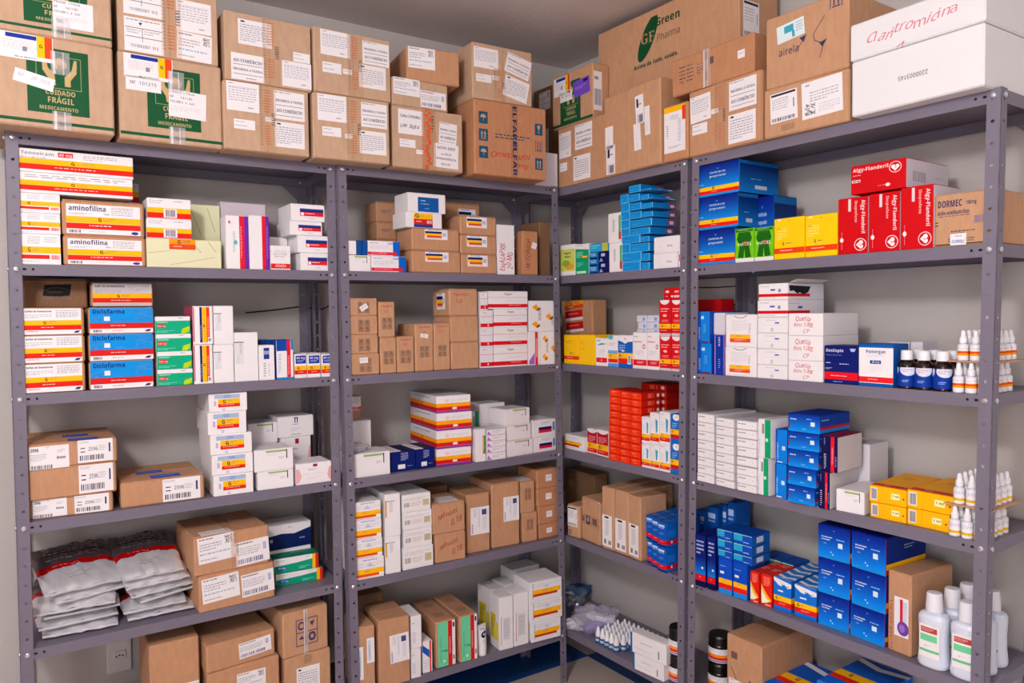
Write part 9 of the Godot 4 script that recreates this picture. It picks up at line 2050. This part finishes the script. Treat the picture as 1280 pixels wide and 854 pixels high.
	k = pack("sliver", "D", 0.1568, 1.1455, -0.0107, 0.075, 0.0271, 0.2, -3.3, "!thin white box, topmost in middle column of white block, near right rack", "thin white boxes in one block")
	k = pack("sliver", "D", 0.2445, 0.9528, -0.0116, 0.0714, 0.0235, 0.2, 1.1, "!thin white box, bottom in right column of white block, near right rack", "thin white boxes in one block")
	k = pack("sliver", "D", 0.2435, 0.9763, -0.0116, 0.0732, 0.0276, 0.2, 1.1, "!thin white box, second in right column of white block, near right rack", "thin white boxes in one block")
	k = pack("sliver", "D", 0.2431, 1.0039, -0.0116, 0.0732, 0.0273, 0.2, 1.1, "!thin white box, third in right column of white block, near right rack", "thin white boxes in one block")
	k = pack("sliver", "D", 0.2426, 1.0329, -0.0116, 0.0731, 0.0268, 0.2, 1.1, "!thin white box, fourth in right column of white block, near right rack", "thin white boxes in one block")
	k = pack("sliver", "D", 0.2425, 1.0619, -0.0116, 0.0708, 0.029, 0.2, 1.1, "!thin white box, fifth in right column of white block, near right rack", "thin white boxes in one block")
	k = pack("sliver", "D", 0.2414, 1.0909, -0.0116, 0.0738, 0.0266, 0.2, 1.1, "!thin white box, sixth in right column of white block, near right rack", "thin white boxes in one block")
	k = pack("sliver", "D", 0.2413, 1.1186, -0.0116, 0.073, 0.0266, 0.2, 1.1, "!thin white box, seventh in right column of white block, near right rack", "thin white boxes in one block")
	k = pack("sliver", "D", 0.2409, 1.1462, -0.0116, 0.073, 0.0269, 0.2, 1.1, "!thin white box, topmost in right column of white block, near right rack", "thin white boxes in one block")
	k = pack("jade", "D", 0.2997, 0.9528, -0.0064, 0.0387, 0.115, 0.16, -5.0, "white box with green edge, lower pile")
	k = pack("jade", "D", 0.3019, 1.0678, -0.0064, 0.0467, 0.1168, 0.16, -5.0, "white box with green edge, upper pile")
	k = pack("azure3", "D", 0.3559, 0.9528, 0.0011, 0.0388, 0.1047, 0.14, 2.0, "azure upright box, lower pile")
	k = pack("azure3", "D", 0.3565, 1.0575, 0.0011, 0.0385, 0.1026, 0.14, 2.0, "azure upright box, upper pile")
	k = pack("azure4", "D", 0.4304, 0.9528, -0.0092, 0.0859, 0.0521, 0.16, 1.9, "blue box with pale square, bottom pile")
	k = pack("azure4", "D", 0.4318, 1.0049, -0.0092, 0.0908, 0.0531, 0.16, 1.9, "blue box with pale square, second up pile")
	k = pack("azure4", "D", 0.4351, 1.0579, -0.0092, 0.0966, 0.0514, 0.16, 1.9, "blue box with pale square, third up pile")
	k = pack("azure4", "D", 0.4354, 1.1093, -0.0092, 0.0991, 0.0518, 0.16, 1.9, "blue box with pale square, fourth up pile")
	k = pack("azure4", "D", 0.4356, 1.1612, -0.0092, 0.0998, 0.0525, 0.16, 1.9, "blue box with pale square, topmost pile")
	k = pack("duskred", "D", 0.5032, 0.9528, -0.0071, 0.0321, 0.1049, 0.1651, 4.7, "upright navy box with red stripe, lower pair")
	k = pack("duskred", "D", 0.516, 1.059, -0.0051, 0.0467, 0.1011, 0.1423, 4.7, "upright navy box with red stripe, upper pair")
	k = pack("blank", "D", 0.4946, 0.9528, 0.16, 0.0932, 0.1684, 0.1, 0.0, "grey box, behind navy red pair")
	k = pack("tapetab", "D", 0.5705, 0.9528, 0.0104, 0.0785, 0.0621, 0.1476, 5.0, "wide white box with tab, left of yellow boxes")
	k = pack("lot", "D", 0.6706, 0.9528, 0.0221, 0.0933, 0.0419, 0.22, 4.2, "yellow box with barcode, lower left of four")
	k = pack("lot", "D", 0.6686, 0.9947, 0.0221, 0.0973, 0.0455, 0.22, 4.2, "yellow box with barcode, upper left of four")
	k = pack("lot", "D", 0.7722, 0.9528, 0.0259, 0.1056, 0.0452, 0.22, -0.8, "yellow box with barcode, lower right of four")
	k = pack("lot", "D", 0.776, 0.9979, 0.0259, 0.1165, 0.0473, 0.22, -0.8, "yellow box with barcode, upper right of four")
	k = pack("river", "D", 0.0158, 0.6008, 0.17, 0.0195, 0.235, 0.08, 0.0, "dark blue pack, left of rear row", "dark blue packs in the rear row")
	k = pack("river", "D", 0.0449, 0.6008, 0.17, 0.0326, 0.2512, 0.08, 0.0, "dark blue pack, right of rear row", "dark blue packs in the rear row")
	k = pack("deep", "D", 0.0611, 0.6008, -0.0092, 0.04, 0.1727, 0.12, 5.0, "navy and red box, left of two")
	k = pack("deep", "D", 0.1032, 0.6008, -0.0044, 0.0303, 0.1743, 0.12, 5.0, "navy and red box, right of two")
	k = pack("brick2", "D", 0.1548, 0.6008, 0.0016, 0.0497, 0.1156, 0.1, 5.0, "tall blue box with yellow red bands, left")
	k = pack("brick", "D", 0.1525, 0.7165, 0.0016, 0.0526, 0.0271, 0.1, 5.0, "little blue box with white end, bottom left column")
	k = pack("brick", "D", 0.1513, 0.7436, 0.0016, 0.0541, 0.0334, 0.1, 5.0, "little blue box with white end, middle left column")
	k = pack("brick", "D", 0.1498, 0.777, 0.0016, 0.0562, 0.0323, 0.1, 5.0, "little blue box with white end, top left column")
	k = pack("brick2", "D", 0.2087, 0.6008, 0.0071, 0.0501, 0.1151, 0.1, 3.4, "tall blue box with yellow red bands, right")
	k = pack("brick", "D", 0.2167, 0.7159, 0.0071, 0.0674, 0.0274, 0.1, 3.4, "little blue box with white end, bottom right column")
	k = pack("brick", "D", 0.2162, 0.7449, 0.0071, 0.0673, 0.0318, 0.1, 3.4, "little blue box with white end, middle right column")
	k = pack("brick", "D", 0.2157, 0.7776, 0.0071, 0.0673, 0.0317, 0.1, 3.4, "little blue box with white end, top right column")
	k = pack("brick", "D", 0.1836, 0.6008, 0.16, 0.0407, 0.1, 0.09, 0.0, "dark blue box, left of rear row")
	k = pack("brick", "D", 0.2282, 0.6008, 0.16, 0.0425, 0.1, 0.09, 0.0, "dark blue box, middle of rear row")
	k = pack("brick", "D", 0.2738, 0.6008, 0.16, 0.0427, 0.1, 0.09, 0.0, "dark blue box, right of rear row")
	k = pack("ember", "D", 0.2552, 0.6008, 0.0179, 0.0304, 0.097, 0.1401, 2.6, "red box with flame curve, left")
	k = pack("ember", "D", 0.2962, 0.6008, 0.0219, 0.0361, 0.0978, 0.1361, 5.0, "red box with flame curve, right")
	k = pack("crest", "D", 0.3493, 0.6008, 0.0269, 0.0592, 0.1007, 0.2, 2.3, "blue box with white wave lid, left")
	k = pack("crest", "D", 0.4244, 0.6008, 0.032, 0.0688, 0.0974, 0.2, 5.0, "blue box with white wave lid, right")
	k = pack("marine", "D", 0.512, 0.6008, 0.0349, 0.0922, 0.095, 0.19, 1.7, "bright blue box with white square, bottom left column")
	k = pack("marine", "D", 0.511, 0.6958, 0.0349, 0.0958, 0.1031, 0.19, 1.7, "bright blue box with white square, middle left column")
	k = pack("marine", "D", 0.509, 0.7989, 0.0349, 0.0956, 0.0977, 0.19, 1.7, "bright blue box with white square, top left column")
	k = pack("marine", "D", 0.6134, 0.6008, 0.0334, 0.1022, 0.0907, 0.19, -3.5, "bright blue box with white square, bottom right column")
	k = pack("marine", "D", 0.615, 0.6916, 0.0334, 0.1012, 0.1036, 0.19, -3.5, "bright blue box with white square, middle right column")
	k = pack("marine", "D", 0.6128, 0.7952, 0.0334, 0.101, 0.103, 0.19, -3.5, "bright blue box with white square, top right column")
	k = carton(1, "-", "D", 0.7048, 0.6008, 0.0281, 0.0654, 0.2172, 0.19, -5.0, "upright brown carton with handwriting, beside white bottles")
	ink(k, "f", "pen6", 0.18, 0.62, 0.24, 0.74)
	stick(k, "f", "tube_label", 0.6, 0.54, 0.6, 0.48)
	k = carton(1, "t", "D", 0.2376, 0.2103, -0.004, 0.1328, 0.2705, 0.27, 0.0, "brown carton with swoosh print, beside black jars")
	ink(k, "f", "airela2", 0.5, 0.5, 0.9, 0.7)
	stick(k, "f", "parcel", 0.25, 0.62, 0.36, 0.2)
	k = pack("reef", "D", 0.3952, 0.2103, 0, 0.1807, 0.1587, 0.24, 0.0, "blue box with white wave and yellow band, front")
	k = pack("reef", "D", 0.5649, 0.2103, 0, 0.1522, 0.2408, 0.24, 0.0, "dark blue box with yellow and red band, second")
